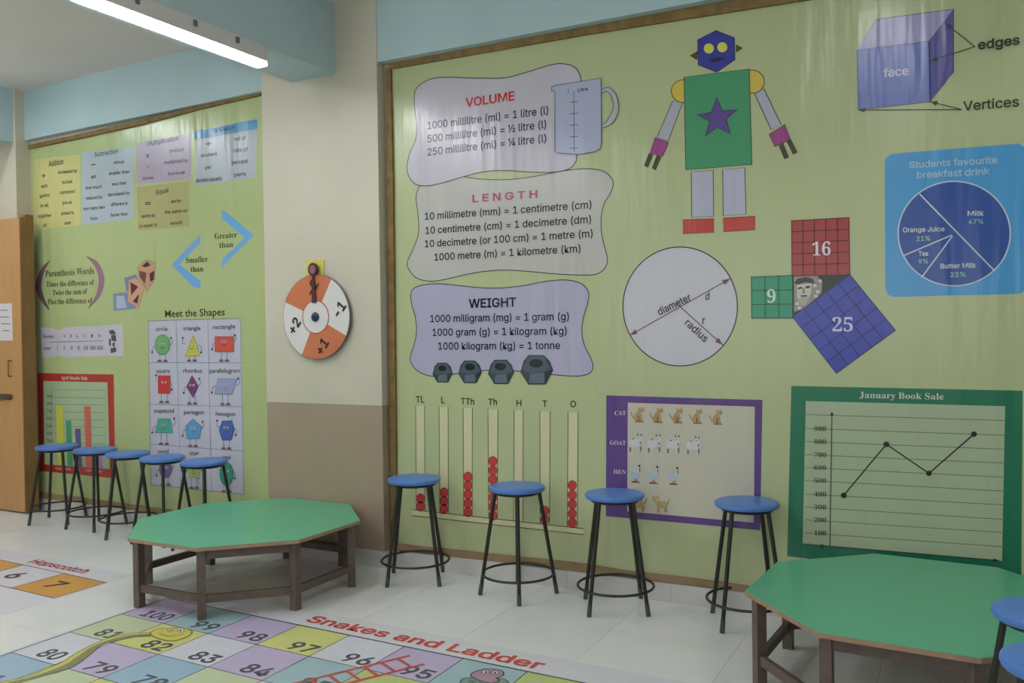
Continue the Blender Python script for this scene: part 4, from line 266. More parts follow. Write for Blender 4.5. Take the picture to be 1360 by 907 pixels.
 'd': [148, [[56,-4,43,-2,31,4,21,14,14,27,9,42,8,59,9,78,14,95,22,109,33,119,45,125,58,127,75,124,89,112,89,160,88,167,85,172,79,175,70,176,70,182,128,182,128,30,128,22,130,16,134,13,141,11,141,4,118,2,89,-4,89,16,75,1,69,11,75,13,81,17,86,23,89,30,89,97,87,103,82,108,76,111,70,112,59,109,52,100,48,84,47,61,48,39,52,23,58,14],[19,21,20,19,18,21,18,17,21,17,16,21,16,22,21,15,22,16,14,22,15,11,13,12,10,13,11,10,14,13,9,41,10,41,14,10,9,42,41,40,14,41,40,39,14,39,38,14,38,22,14,9,43,42,8,43,9,37,22,38,8,44,43,36,22,37,7,44,8,7,45,44,6,45,7,6,46,45,5,46,6,4,46,5,4,47,46,35,22,36,35,23,22,3,47,4,3,48,47,34,23,35,34,24,23,33,30,34,30,24,34,30,25,24,33,31,30,29,25,30,3,32,48,2,32,3,29,26,25,32,31,33,2,31,32,29,28,26,28,27,26,1,31,2,1,0,31]]],
 'e': [120, [[62,-4,47,-2,34,4,23,14,15,27,10,44,8,63,10,81,15,96,24,109,35,119,48,125,63,127,84,124,100,112,110,94,113,69,113,66,47,66,55,29,80,17,95,21,108,34,114,29,91,4,46,77,81,77,81,86,80,101,77,111,72,117,64,119,51,109,46,81],[11,13,12,10,13,11,10,31,13,31,14,13,9,31,10,9,32,31,30,14,31,29,14,30,29,15,14,28,15,29,9,33,32,8,33,9,27,15,28,7,33,8,27,16,15,26,16,27,7,25,33,6,25,7,6,26,25,6,18,26,18,16,26,18,17,16,6,19,18,5,19,6,4,19,5,21,23,22,4,20,19,21,24,23,3,20,4,20,24,21,3,24,20,2,24,3,2,0,24,1,0,2]]],
 'f': [85, [[6,0,6,6,12,7,16,9,18,11,20,14,21,19,21,29,21,111,6,111,6,124,21,124,21,141,24,160,34,174,49,183,70,186,85,184,96,178,103,170,105,160,104,152,101,147,96,143,90,142,83,143,78,146,75,151,74,156,75,162,77,168,78,169,78,171,79,172,79,173,77,176,72,177,65,176,61,172,60,165,59,156,59,124,81,124,81,111,59,111,59,26,60,16,63,10,69,7,80,6,80,0],[15,17,16,15,18,17,14,36,15,36,18,15,36,35,18,35,19,18,14,37,36,34,19,35,14,38,37,13,38,14,33,19,34,32,19,33,13,39,38,31,19,32,31,20,19,30,20,31,29,20,30,13,40,39,28,20,29,12,40,13,28,21,20,27,21,28,12,41,40,27,22,21,26,22,27,26,23,22,25,23,26,25,24,23,11,41,12,9,11,10,9,41,11,9,42,41,9,43,42,8,43,9,7,44,8,44,43,8,7,45,44,6,45,7,6,46,45,5,46,6,5,47,46,4,47,5,3,47,4,3,48,47,2,48,3,2,49,48,1,49,2,0,49,1,0,50,49]]],
 'h': [152, [[7,0,7,6,14,8,18,10,20,15,21,22,21,160,20,167,18,172,14,175,8,176,8,182,59,182,59,107,76,122,97,127,123,117,132,85,132,22,133,15,135,10,139,8,145,6,145,0,81,0,81,6,83,6,91,10,94,22,94,87,93,96,92,103,88,107,81,109,69,105,59,94,59,22,60,15,62,10,66,8,72,6,72,0],[10,12,11,10,9,12,9,8,12,8,13,12,7,13,8,6,13,7,5,13,6,14,16,15,13,16,14,13,33,16,33,32,16,32,17,16,13,34,33,31,17,32,5,35,13,35,34,13,30,17,31,29,17,30,5,36,35,28,17,29,28,18,17,4,36,5,4,37,36,27,18,28,27,19,18,4,38,37,27,20,19,3,38,4,26,20,27,3,39,38,26,21,20,2,39,3,2,40,39,26,22,21,1,40,2,0,40,1,0,41,40,24,26,25,24,22,26,24,23,22]]],
 'i': [79, [[7,0,7,6,14,8,18,10,20,15,21,22,21,101,20,109,19,114,15,116,8,117,8,124,59,124,59,22,60,15,62,10,66,8,72,6,72,0,40,145,32,146,26,151,22,157,20,165,22,173,26,179,32,184,40,185,48,184,55,179,59,173,60,165,59,157,55,151,48,146],[26,28,27,25,28,26,25,29,28,24,29,25,24,30,29,23,30,24,23,31,30,22,31,23,22,32,31,21,32,22,21,33,32,20,33,21,20,34,33,19,34,20,10,12,11,10,9,12,9,8,12,8,13,12,7,13,8,6,13,7,5,13,6,4,13,5,4,14,13,4,15,14,3,15,4,3,16,15,2,16,3,2,17,16,1,17,2,0,17,1,0,18,17]]],
 'k': [143, [[7,0,7,6,14,8,18,10,20,15,21,22,21,159,20,167,19,172,15,174,8,176,8,182,59,182,59,67,91,99,96,106,98,111,94,116,84,117,82,117,82,124,138,124,138,117,123,114,110,104,89,84,138,14,144,8,150,6,150,0,84,0,84,6,87,6,93,8,96,13,95,16,93,20,65,59,59,54,59,22,60,15,62,10,66,8,72,6,72,0],[10,12,11,10,9,12,9,8,12,8,13,12,7,13,8,6,13,7,5,13,6,19,21,20,19,22,21,18,22,19,17,22,18,17,23,22,16,23,17,16,24,23,15,24,16,14,24,15,14,25,24,13,25,14,13,26,25,5,37,13,37,26,13,5,38,37,36,26,37,5,39,38,4,39,5,4,40,39,35,26,36,34,26,35,4,41,40,3,41,4,34,27,26,33,27,34,3,42,41,2,42,3,33,28,27,32,28,33,2,43,42,1,43,2,0,43,1,0,44,43,30,32,31,30,28,32,30,29,28]]],
 'l': [80, [[7,0,7,6,14,8,18,10,20,15,21,22,21,159,20,167,19,172,15,175,8,176,8,182,59,182,59,22,60,15,62,10,66,8,72,6,72,0],[10,12,11,10,9,12,9,8,12,8,7,12,7,13,12,6,13,7,5,13,6,4,13,5,4,14,13,4,15,14,3,15,4,3,16,15,2,16,3,2,17,16,1,17,2,0,17,1,0,18,17]]],
 'm': [222, [[7,0,7,6,14,8,18,10,20,15,21,22,21,101,20,108,18,113,14,116,8,118,8,124,59,124,59,106,75,122,95,127,117,122,128,104,146,122,167,127,193,117,201,85,201,22,202,15,204,10,208,8,214,6,214,0,151,0,151,6,157,8,161,10,163,15,164,22,164,87,163,96,161,103,158,107,151,109,140,105,130,95,130,22,130,15,132,10,136,8,142,6,142,0,80,0,80,6,86,8,90,10,92,15,93,22,93,87,92,96,90,103,86,107,80,109,68,105,59,94,59,22,59,15,61,11,65,8,71,6,71,0],[14,16,15,18,20,19,10,12,11,10,9,12,9,13,12,13,16,14,13,57,16,57,17,16,17,20,18,17,38,20,38,37,20,37,21,20,8,13,9,7,13,8,13,58,57,56,17,57,17,39,38,6,13,7,36,21,37,55,17,56,6,58,13,17,40,39,6,59,58,55,40,17,35,21,36,54,40,55,5,59,6,34,21,35,53,40,54,53,41,40,5,60,59,52,41,53,33,21,34,33,22,21,4,60,5,4,61,60,51,41,52,51,42,41,32,22,33,32,23,22,4,62,61,50,42,51,50,43,42,31,23,32,31,24,23,3,62,4,3,63,62,49,43,50,49,44,43,30,24,31,30,25,24,2,63,3,2,64,63,48,44,49,48,45,44,29,25,30,29,26,25,1,64,2,0,64,1,0,65,64,47,45,48,47,46,45,28,26,29,28,27,26]]],
 'n': [152, [[7,0,7,6,14,8,18,10,20,15,21,22,21,101,20,108,18,113,14,116,8,118,8,124,59,124,59,107,76,122,97,127,123,117,132,85,132,22,133,15,135,10,139,8,145,6,145,0,81,0,81,6,83,6,91,10,94,22,94,87,93,96,92,103,88,107,81,109,69,105,59,94,59,22,60,15,62,10,66,8,72,6,72,0],[14,16,15,10,12,11,10,9,12,9,13,12,13,16,14,13,33,16,33,32,16,32,17,16,8,13,9,7,13,8,13,34,33,6,13,7,31,17,32,6,34,13,6,35,34,30,17,31,5,35,6,29,17,30,5,36,35,28,17,29,28,18,17,4,36,5,4,37,36,27,18,28,27,19,18,4,38,37,27,20,19,3,38,4,26,20,27,3,39,38,26,21,20,2,39,3,2,40,39,26,22,21,1,40,2,0,40,1,0,41,40,24,26,25,24,22,26,24,23,22]]],
 'o': [135, [[67,-4,51,-2,36,5,24,15,15,28,9,44,8,62,9,80,15,96,24,109,36,119,51,125,67,127,84,125,98,119,110,109,119,96,125,80,127,62,125,43,119,27,110,14,98,4,84,-2,67,5,77,7,84,16,86,22,87,33,88,46,88,62,87,91,83,108,77,117,67,120,57,117,51,108,48,91,47,62,47,46,48,33,49,23,51,16,58,7],[11,13,12,11,14,13,10,34,11,34,14,11,10,35,34,33,14,34,33,15,14,9,35,10,9,36,35,32,15,33,32,16,15,8,36,9,8,37,36,31,16,32,31,17,16,7,37,8,30,17,31,7,38,37,30,18,17,6,38,7,6,39,38,5,39,6,29,18,30,29,19,18,5,40,39,28,19,29,4,40,5,28,20,19,4,41,40,27,20,28,3,41,4,27,21,20,3,42,41,26,21,27,3,43,42,25,21,26,2,43,3,25,22,21,2,24,43,24,22,25,1,24,2,1,22,24,1,23,22,0,23,1]]],
 'p': [149, [[7,-56,7,-49,12,-49,16,-47,19,-44,20,-40,21,-35,21,-26,21,97,20,107,19,113,15,116,8,118,8,124,57,124,57,105,72,122,92,128,106,126,117,119,127,109,134,97,138,81,140,64,138,45,134,29,126,15,116,5,104,-2,91,-4,73,0,59,13,59,-23,60,-33,61,-39,63,-44,67,-47,72,-48,79,-49,79,-56,78,11,89,14,96,24,100,40,101,62,100,83,96,99,90,108,80,111,68,107,59,94,59,27,67,15],[16,18,17,16,19,18,12,14,13,12,11,14,11,15,14,15,48,16,48,19,16,48,20,19,10,15,11,9,15,10,15,49,48,47,20,48,47,21,20,46,21,47,8,15,9,15,50,49,8,50,15,45,21,46,7,50,8,45,22,21,7,51,50,44,22,45,44,23,22,44,24,23,43,24,44,43,25,24,42,25,43,42,26,25,7,31,51,31,52,51,41,26,42,31,40,52,41,27,26,40,27,41,7,32,31,30,40,31,30,27,40,30,28,27,29,28,30,7,33,32,6,33,7,6,34,33,5,34,6,5,35,34,4,35,5,3,35,4,3,36,35,2,36,3,2,37,36,2,38,37,1,38,2,1,39,38,0,39,1]]],
 'r': [115, [[7,0,7,6,14,8,18,10,20,15,21,22,21,101,20,109,19,114,15,116,8,117,8,124,58,124,58,101,66,112,75,120,84,126,93,127,103,126,110,122,114,115,116,106,115,99,111,94,106,90,99,89,93,90,89,92,86,96,83,100,80,103,75,104,70,102,65,97,61,88,60,77,60,22,61,15,64,10,69,8,79,6,79,0],[16,18,17,16,19,18,15,19,16,10,12,11,10,9,12,9,13,12,15,20,19,14,20,15,8,13,9,14,21,20,7,13,8,13,31,14,31,21,14,6,13,7,31,22,21,13,32,31,30,22,31,29,22,30,13,33,32,5,13,6,5,33,13,28,22,29,28,23,22,5,34,33,27,23,28,27,24,23,26,24,27,26,25,24,5,35,34,5,36,35,4,36,5,4,37,36,3,37,4,3,38,37,2,38,3,2,39,38,1,39,2,1,40,39,0,40,1,0,41,40]]],
 's': [115, [[60,-4,49,-2,35,2,32,3,29,3,24,2,20,-3,14,-3,14,42,21,42,26,27,35,16,45,8,56,6,65,7,71,11,75,16,77,23,73,34,62,42,43,52,30,59,22,68,17,77,15,88,18,104,26,116,39,125,56,128,61,127,66,126,72,125,80,123,81,123,82,122,84,122,85,122,89,123,92,128,98,128,98,89,91,89,86,101,79,111,70,117,60,118,52,117,46,114,43,110,42,104,43,98,46,93,51,89,59,85,77,76,88,69,97,61,101,51,103,38,100,21,91,7,78,-1],[27,29,28,37,39,38,37,40,39,27,30,29,27,31,30,27,32,31,26,32,27,36,40,37,26,33,32,26,34,33,26,35,34,26,36,35,26,45,36,45,44,36,44,43,36,43,40,36,26,46,45,26,47,46,25,47,26,25,48,47,42,40,43,25,49,48,25,50,49,24,50,25,41,40,42,24,51,50,24,52,51,24,53,52,23,53,24,23,54,53,22,54,23,22,55,54,22,56,55,21,56,22,21,57,56,20,57,21,19,57,20,19,58,57,7,9,8,7,10,9,18,58,19,18,59,58,17,59,18,7,11,10,16,59,17,16,60,59,15,60,16,7,5,11,5,4,11,4,12,11,14,60,15,4,13,12,14,61,60,13,61,14,4,3,13,3,61,13,2,61,3,1,61,2,7,6,5,1,0,61]]],
 't': [91, [[49,-4,36,-2,26,4,21,14,19,28,19,111,8,111,8,120,23,134,35,148,45,159,52,170,58,170,58,124,83,124,83,111,58,111,58,33,58,25,60,20,63,17,67,16,76,20,82,30,89,26,73,4],[10,12,11,10,13,12,9,13,10,8,13,9,7,13,8,7,14,13,7,15,14,6,15,7,5,15,6,4,16,5,16,15,5,4,17,16,4,18,17,22,24,23,3,18,4,22,25,24,3,19,18,3,20,19,21,25,22,3,21,20,3,25,21,2,25,3,1,25,2,1,0,25]]],
 'u': [150, [[52,-4,37,-1,26,7,20,20,18,39,18,99,18,107,16,113,12,116,5,118,5,124,57,124,57,30,58,23,60,18,65,15,71,14,82,17,91,26,91,99,91,108,88,113,84,116,76,118,76,124,129,124,129,28,130,20,132,16,137,13,144,12,144,5,120,3,91,-4,91,16,84,8,74,1,64,-3],[9,11,10,9,8,11,8,7,11,7,12,11,23,25,24,23,22,25,22,21,25,21,26,25,20,26,21,6,12,7,19,26,20,5,12,6,4,12,5,18,26,19,3,12,4,3,13,12,18,27,26,17,27,18,3,14,13,17,28,27,2,14,3,2,15,14,16,34,17,34,28,17,16,35,34,33,28,34,33,29,28,2,16,15,2,35,16,33,30,29,33,32,30,32,31,30,2,36,35,1,36,2,1,37,36,0,37,1]]],
 'w': [174, [[49,-4,7,106,5,110,2,114,0,116,-4,117,-4,124,55,124,55,117,51,117,48,116,46,114,46,110,46,108,46,106,47,104,48,101,67,51,84,94,80,106,78,112,76,115,73,117,67,118,67,124,129,124,129,117,121,115,118,110,118,109,118,108,119,106,119,105,134,56,153,102,154,107,155,110,154,113,152,116,148,117,142,118,142,124,178,124,178,118,173,117,170,114,167,109,165,103,122,-4,116,-4,89,79,56,-4],[5,7,6,5,8,7,23,25,24,23,26,25,40,42,41,40,43,42,22,26,23,39,43,40,39,44,43,4,8,5,4,9,8,22,27,26,21,27,22,38,44,39,4,10,9,38,45,44,3,10,4,3,11,10,37,45,38,20,27,21,20,28,27,2,11,3,37,46,45,2,12,11,36,46,37,19,28,20,2,13,12,19,29,28,1,13,2,35,46,36,19,30,29,35,47,46,1,14,13,19,31,30,34,47,35,18,31,19,1,15,14,18,32,31,0,15,1,18,33,32,0,16,15,34,48,47,33,48,34,0,17,16,17,50,18,50,33,18,17,51,50,49,33,50,49,48,33,0,51,17]]],
 'y': [120, [[21,-56,12,-55,4,-50,-1,-43,-3,-34,-2,-27,2,-21,7,-17,14,-16,21,-17,26,-20,29,-24,30,-30,30,-31,30,-33,30,-34,30,-35,31,-38,34,-39,39,-37,46,-30,49,-24,52,-18,54,-10,56,-2,15,100,12,106,10,110,8,113,6,115,3,117,-1,117,-2,117,-2,124,65,124,65,117,58,117,54,116,52,114,51,110,51,108,52,107,52,105,53,103,74,48,92,96,94,100,94,104,95,107,95,110,94,113,92,116,87,117,81,117,81,124,120,124,120,117,115,116,111,112,107,106,104,97,65,-10,58,-26,52,-38,45,-47,38,-52,30,-55],[32,34,33,32,35,34,53,55,54,53,56,55,31,35,32,30,35,31,30,36,35,52,56,53,52,57,56,51,57,52,30,37,36,29,37,30,51,58,57,29,38,37,50,58,51,28,38,29,28,39,38,49,58,50,27,39,28,49,59,58,26,39,27,26,40,39,48,59,49,26,41,40,47,59,48,26,42,41,47,60,59,25,42,26,25,43,42,46,60,47,25,44,43,45,60,46,24,44,25,45,61,60,44,61,45,24,61,44,23,61,24,23,62,61,22,62,23,7,9,8,7,10,9,6,10,7,21,62,22,6,11,10,5,11,6,20,62,21,5,12,11,20,63,62,4,12,5,19,63,20,4,13,12,4,14,13,4,15,14,3,15,4,3,16,15,3,17,16,18,63,19,18,64,63,3,18,17,3,64,18,2,64,3,2,65,64,1,65,2,1,66,65,0,66,1]]],
},
}
_cap = {}
def _glyph(font, ch):
    k = (font, ch, 0)
    if k in _cap: return _cap[k]
    adv, (vs, fs) = GLY['H' if font == 'K' else font][ch]
    V = [(vs[i]/400, vs[i+1]/400, 0) for i in range(0, len(vs), 2)]; Fc = [tuple(fs[i:i+3]) for i in range(0, len(fs), 3)]
    wd = {'H': .011, 'K': .021, 'S': 0}[font]
    if wd:
        cnt = {}
        for f in Fc:
            for e in zip(f, f[1:]+f[:1]): cnt[tuple(sorted(e))] = cnt.get(tuple(sorted(e)), 0)+1
        for (p, q), n_ in cnt.items():
            p, q = Vector(V[p][:2]), Vector(V[q][:2]); d = q-p
            if n_ != 1 or d.length < 1e-6: continue
            d = d.normalized()*wd; n = Vector((-d.y, d.x)); p, q = p-d*.6, q+d*.6; b = len(V)
            dz = 1.5e-5*(1+b//4 % 40); V += [(*v, dz) for v in (p+n, p-n, q-n, q+n)]; Fc.append((b, b+1, b+2, b+3))
    _cap[k] = (adv/400, V, Fc); return _cap[k]
def glyphs(s, bold, font='B'):
    k = (s, bold, font)
    if k in _cap: return _cap[k]
    if font != 'B' and all(ch in GLY['H' if font == 'K' else font] for ch in s):
        V, Fc, x = [], [], 0
        for ch in s:
            a, v, f = _glyph(font, ch); b = len(V)
            V += [(p+x, q, h) for p, q, h in v]; Fc += [tuple(i+b for i in t) for t in f]; x += a
        _cap[k] = (V, Fc); return _cap[k]
    cu = bpy.data.curves.new('txt', 'FONT'); cu.body = s; cu.size = 1; cu.resolution_u = 3; cu.offset = bold
    o = bpy.data.objects.new('txt', cu); me = bpy.data.meshes.new_from_object(o)
    V = [(v.co.x, v.co.y, 0) for v in me.vertices]; Fc = [tuple(p.vertices) for p in me.polygons]
    bpy.data.objects.remove(o); bpy.data.curves.remove(cu); bpy.data.meshes.remove(me)
    _cap[k] = (V, Fc); return _cap[k]
def caph(bold, font='B'):
    ref = {'H': 'H', 'K': 'H', 'S': 'H', 'B': 'H'}[font]
    V, _ = glyphs(ref, bold, font); return max(v[1] for v in V)-min(0, min(v[1] for v in V))
class Ink:
    base = 0.0012; step = 0.0007; font = None
    def __init__(s, pl, maker=vinyl): s.pl = pl; s.V = []; s.Fc = []; s.M = []; s.mats = []; s.mk = maker
    def mi(s, c):
        m = s.mk(c)
        if m not in s.mats: s.mats.append(m)
        return s.mats.index(m)
    def h(s, layer): return s.base + s.step*layer
    def poly(s, pts, c, layer=0):
        b = len(s.V); s.V += [s.pl.at(u, v, s.h(layer)) for u, v in pts]; s.Fc.append(tuple(range(b, b+len(pts)))); s.M.append(s.mi(c))
    def line(s, p, q, wd, c, layer=1):
        p, q = Vector(p), Vector(q); d = q-p
        if d.length < 1e-7: return
        d.normalize(); n = Vector((-d.y, d.x))*wd/2; d = d*wd*.3
        s.poly([(p-d+n)[:], (q+d+n)[:], (q+d-n)[:], (p-d-n)[:]], c, layer)
    def path(s, pts, wd, c, layer=1, closed=False):
        L = list(pts)+([pts[0]] if closed else [])
        n = len(L); c_ = closed
        P = [Vector(p) for p in L]; out = []
        for i in range(n):
            a = P[i-1] if i else (P[-2] if c_ else P[0]); b = P[i+1] if i < n-1 else (P[1] if c_ else P[-1])
            d = (b-a)
            d = d.normalized() if d.length > 1e-9 else Vector((1, 0))
            out.append((P[i]+Vector((-d.y, d.x))*wd/2, P[i]-Vector((-d.y, d.x))*wd/2))
        for (a, b), (e, f) in zip(out, out[1:]): s.poly([a[:], e[:], f[:], b[:]], c, layer)
    def shape(s, pts, c, layer=0, outline=None, wd=.004):
        s.poly(pts, c, layer)
        if outline: s.path(pts, wd, outline, layer+1, True)
    def disc(s, c0, ru, rv, c, layer=0, outline=None, wd=.004, n=36):
        s.shape([(c0[0]+ru*math.cos(2*math.pi*i/n), c0[1]+rv*math.sin(2*math.pi*i/n)) for i in range(n)], c, layer, outline, wd)
    def text(s, t, p0, p1, cap, c, bold=.012, layer=2, rot=False, font=None):
        """baseline from p0 to p1 in plane coordinates, capital height cap in metres"""
        font = font or s.font or ('K' if bold >= .02 else 'H')
        V, Fc = glyphs(t, bold, font)
        if not V: return
        x0 = min(v[0] for v in V); x1 = max(v[0] for v in V); ch = caph(bold, font)
        p0, p1 = Vector(p0), Vector(p1); d = (p1-p0)/(x1-x0)
        up = Vector((-d.y, d.x)).normalized()*cap/ch if rot else Vector((0, cap/ch))
        b = len(s.V); m = s.mi(c)
        s.V += [s.pl.at(*(p0+d*(a-x0)+up*e), s.h(layer)+dz) for a, e, dz in V]
        for f in Fc: s.Fc.append(tuple(b+i for i in f)); s.M.append(m)
    # the same, taking points read off the photograph and laid back onto the plane
    def P(s, x, y): return s.pl.uv(x, y)
    def pshape(s, px, c, layer=0, outline=None, wd=.004): s.shape([s.P(*p) for p in px], c, layer, outline, wd)
    def pline(s, a, b, wd, c, layer=1): s.line(s.P(*a), s.P(*b), wd, c, layer)
    def pdisc(s, c0, rx, ry, c, layer=0, outline=None, wd=.004, n=36):
        s.pshape([(c0[0]+rx*math.cos(2*math.pi*i/n), c0[1]+ry*math.sin(2*math.pi*i/n)) for i in range(n)], c, layer, outline, wd)
    def ptext(s, t, a, b, cap, c, bold=.012, layer=2, rot=False, font=None):
        mx, my = (a[0]+b[0])/2, (a[1]+b[1])/2
        if rot:
            k = (Vector(s.P(mx+1, my))-Vector(s.P(mx, my))).length*.5+(Vector(s.P(mx, my+1))-Vector(s.P(mx, my))).length*.5
            ch = cap*k
        else: ch = s.P(mx, my-cap)[1]-s.P(mx, my)[1]
        s.text(t, s.P(*a), s.P(*b), ch, c, bold, layer, rot, font)
    def build(s, name, parent, label=None):
        me = bpy.data.meshes.new(name); me.from_pydata([tuple(v) for v in s.V], [], s.Fc)
        for m in s.mats: me.materials.append(m)
        me.polygons.foreach_set('material_index', s.M); me.update()
        # every facet faces the room
        n = s.pl.n
        bm = bmesh.new(); bm.from_mesh(me)
        fl = [f for f in bm.faces if f.normal.dot(n) < 0]
        if fl: bmesh.ops.reverse_faces(bm, faces=fl)
        bm.to_mesh(me); bm.free()
        return obj(name, me, parent, label)
def crop(ox, oy, sc): return lambda *pts: [(ox+x/sc, oy+y/sc) for x, y in pts]
def smooth(pts, k=6):
    out = []; n = len(pts)
    for i in range(n):
        a, b, c, d = (Vector(pts[(i+j-1) % n]) for j in range(4))
        for t in (j/k for j in range(k)):
            out.append((.5*((2*b)+(c-a)*t+(2*a-5*b+4*c-d)*t*t+(3*b-a-3*c+d)*t**3))[:])
    return out
def smooth_open(pts, k=6):
    P = [pts[0]]+list(pts)+[pts[-1]]; out = []
    for i in range(len(P)-3):
        a, b, c, d = (Vector(P[i+j]) for j in range(4))
        for t in (j/k for j in range(k)): out.append((.5*((2*b)+(c-a)*t+(2*a-5*b+4*c-d)*t*t+(3*b-a-3*c+d)*t**3))[:])
    return out+[tuple(pts[-1])]

# ------------------------------------------------------------------ materials of the room
M_floor = [mat('vitrified_tile_%d' % i, c, rough=.30, noise=.35, nscale=2.2, spec=.5, tone=(205, 205, 199)) for i, c in enumerate(((225, 227, 226), (222, 224, 223), (227, 229, 227)))]
M_grout = mat('tile_grout', (150, 150, 142), .8)
M_skirt = mat('skirting_marble', (208, 208, 204), .35, noise=.4, nscale=5, tone=(165, 160, 154))
M_cream = mat('cream_wall_paint', (200, 194, 176), .55, noise=.15, nscale=3, bump=.0006, bscale=60)
M_taupe = mat('taupe_dado_paint', (166, 148, 128), .45, noise=.2, nscale=3, bump=.0006, bscale=60)
M_blue = mat('pale_blue_beam_paint', (176, 200, 204), .55, noise=.15, nscale=3, bump=.0006, bscale=60)
M_ceil = mat('ceiling_paint', (222, 216, 210), .7, noise=.12, nscale=2)
M_batten = mat('raw_wood_batten', (140, 114, 66), .7, noise=.8, nscale=5, stretch=(3, 3, 3), bump=.001, bscale=40, tone=(96, 76, 36))
M_battenS = mat('bottom_batten', (158, 134, 100), .75, noise=.8, nscale=6, tone=(120, 92, 62))
M_plaster = mat('plain_plaster', (206, 202, 188), .7)
# ------------------------------------------------------------------ floor
ZC = 3.52
boxo('floor', (-9, 3, -3, 4.9, -.12, -.008), M_grout)
floor = struct(bpy.data.objects['floor'])
T = .6; me_t = []
for k in range(3):
    bm = bmesh.new(); box(bm, .0007, T-.0007, .0007, T-.0007, -.008, 0); me_t.append(mesh(bm, 'floor_tile', M_floor[k], bevel=.0006))
for i in range(-14, 5):
    for j in range(-5, 8):
        o = obj('floor_tile', me_t[(i*7+j*3) % 3], floor); o.location = (-.93+i*T+.0, 3.35+(j-5)*T, 0)
# ------------------------------------------------------------------ walls
def two_tone(name, x0, x1, y0, y1, z1=ZC):
    bm = bmesh.new(); box(bm, x0, x1, y0, y1, -.05, 1.003, 1); box(bm, x0, x1, y0, y1, 1.003, z1, 0)
    return struct(obj(name, mesh(bm, name, [M_cream, M_taupe])))
struct(boxo('wall_back', (-3.3, 3.1, YW, YW+.3, -.05, ZC), M_cream))
bm = bmesh.new(); prism(bm, [(-7.6, yl(-7.6)), (-3.9, yl(-3.9)), (-3.9, 5.1), (-7.6, 5.1)], -.05, ZC); struct(obj('wall_back_left', mesh(bm, 'wall', M_cream)))
two_tone('pillar', -4.130, -3.196, 4.42, YW+.1)
two_tone('pillar', .40, 1.34, 4.42, YW+.1)
two_tone('wall_left', -9.0, -7.02, 4.61, 5.1)
struct(boxo('wall_far_left', (-9.1, -9, -3, 5.1, -.05, ZC), M_plaster))
struct(boxo('wall_right', (3, 3.1, -3, 4.8, -.05, ZC), M_plaster))
wf = struct(boxo('wall_front', (-9, 3, -3.1, -3, -.05, ZC), M_plaster))
struct(boxo('ceiling', (-9.1, 3.1, -3.1, 5.1, ZC, ZC+.1), M_ceil))
# beams
struct(boxo('ceiling_beam', (-3.87, -3.512, -3, 4.425, 3.084, ZC), M_blue))
struct(boxo('ceiling_beam', (-3.195, 3.0, 4.425, YW+.02, 3.113, ZC), M_blue))
bm = bmesh.new(); prism(bm, [(-7.04, yl(-7.04)-.05), (-4.12, yl(-4.12)-.05), (-4.12, 4.7), (-7.04, 4.8)], 3.113, ZC)
struct(obj('ceiling_beam', mesh(bm, 'beam', M_blue)))
struct(boxo('ceiling_beam', (-7.4, -7.045, -3, 4.61, 3.084, ZC), M_blue))
struct(boxo('ceiling_beam', (.60, .95, -3, 4.425, 3.084, ZC), M_blue))
# skirting
def skirt(name, pts, x0, x1, yf, th=.012, z=.101):
    s = thing(name, 'x', 'x'); del s['label'], s['category']; struct(s)
    x = x0; k = 0
    while x < x1-.01:
        e = min(x+T, x1); bm = bmesh.new()
        prism(bm, [(x+.0006, yf(x)-th), (e-.0006, yf(e)-th), (e-.0006, yf(e)+.01), (x+.0006, yf(x)+.01)], 0, z)
        obj('skirting_tile', mesh(bm, 'skirting_tile', M_skirt, bevel=.0015), s); x = e
    return s
skirt('baseboard_back', 0, -3.196, 3.0, lambda x: YW)
skirt('baseboard_pillar', 0, -4.130, -3.196, lambda x: 4.42)
bm = bmesh.new(); box(bm, -3.1965, -3.184, 4.408, YW-.012, 0, .101); obj('skirting_tile', mesh(bm, 'st', M_skirt), bpy.data.objects['baseboard_pillar'])
skirt('baseboard_left', 0, -7.0, -4.14, yl)
# wooden battens round the banner bays
def batten(name, pl, px, th, m, parent=None):
    q = [pl.uv(*p) for p in px]; bm = bmesh.new()
    a = [bm.verts.new(pl.at(u, v, 0)) for u, v in q]; b = [bm.verts.new(pl.at(u, v, th)) for u, v in q]; n = len(q)
    bm.faces.new(a); bm.faces.new(b)
    for i in range(n): bm.faces.new((a[i], a[(i+1) % n], b[(i+1) % n], b[i]))
    return struct(obj(name, mesh(bm, name, m)))
batten('trim_1', WR, [(514.5, 86), (632.4, 64.2), (800, 33.3), (967.5, 1.8), (1073, -18), (1500, -98), (1500, -86), (1073, 1), (780, 47), (524, 92)], .022, M_batten)
batten('trim_2', WR, [(514.5, 90), (520.8, 91), (524, 250), (527, 500), (529, 723), (521, 722), (519, 500), (516, 250)], .020, M_batten)
batten('trim_3', WR, [(521, 720), (560, 725), (590, 728), (776, 748), (830, 757), (918, 767), (1050, 785), (1400, 828), (1400, 842), (938, 779), (775, 758.5), (590, 737.6), (521, 730)], .012, M_battenS)
batten('trim_4', WL, [(31, 195), (110, 178), (190, 159.5), (270, 140), (349, 122), (349, 127), (270, 145), (190, 166), (110, 184), (31, 200)], .022, M_batten)
batten('trim_5', WL, [(31, 199), (36, 199), (40, 400), (49, 655), (44, 655), (36, 400)], .02, M_batten)
batten('trim_6', WL, [(44, 652), (120, 662), (200, 673), (350, 693), (350, 699), (200, 679), (48.5, 660.5)], .012, M_battenS)

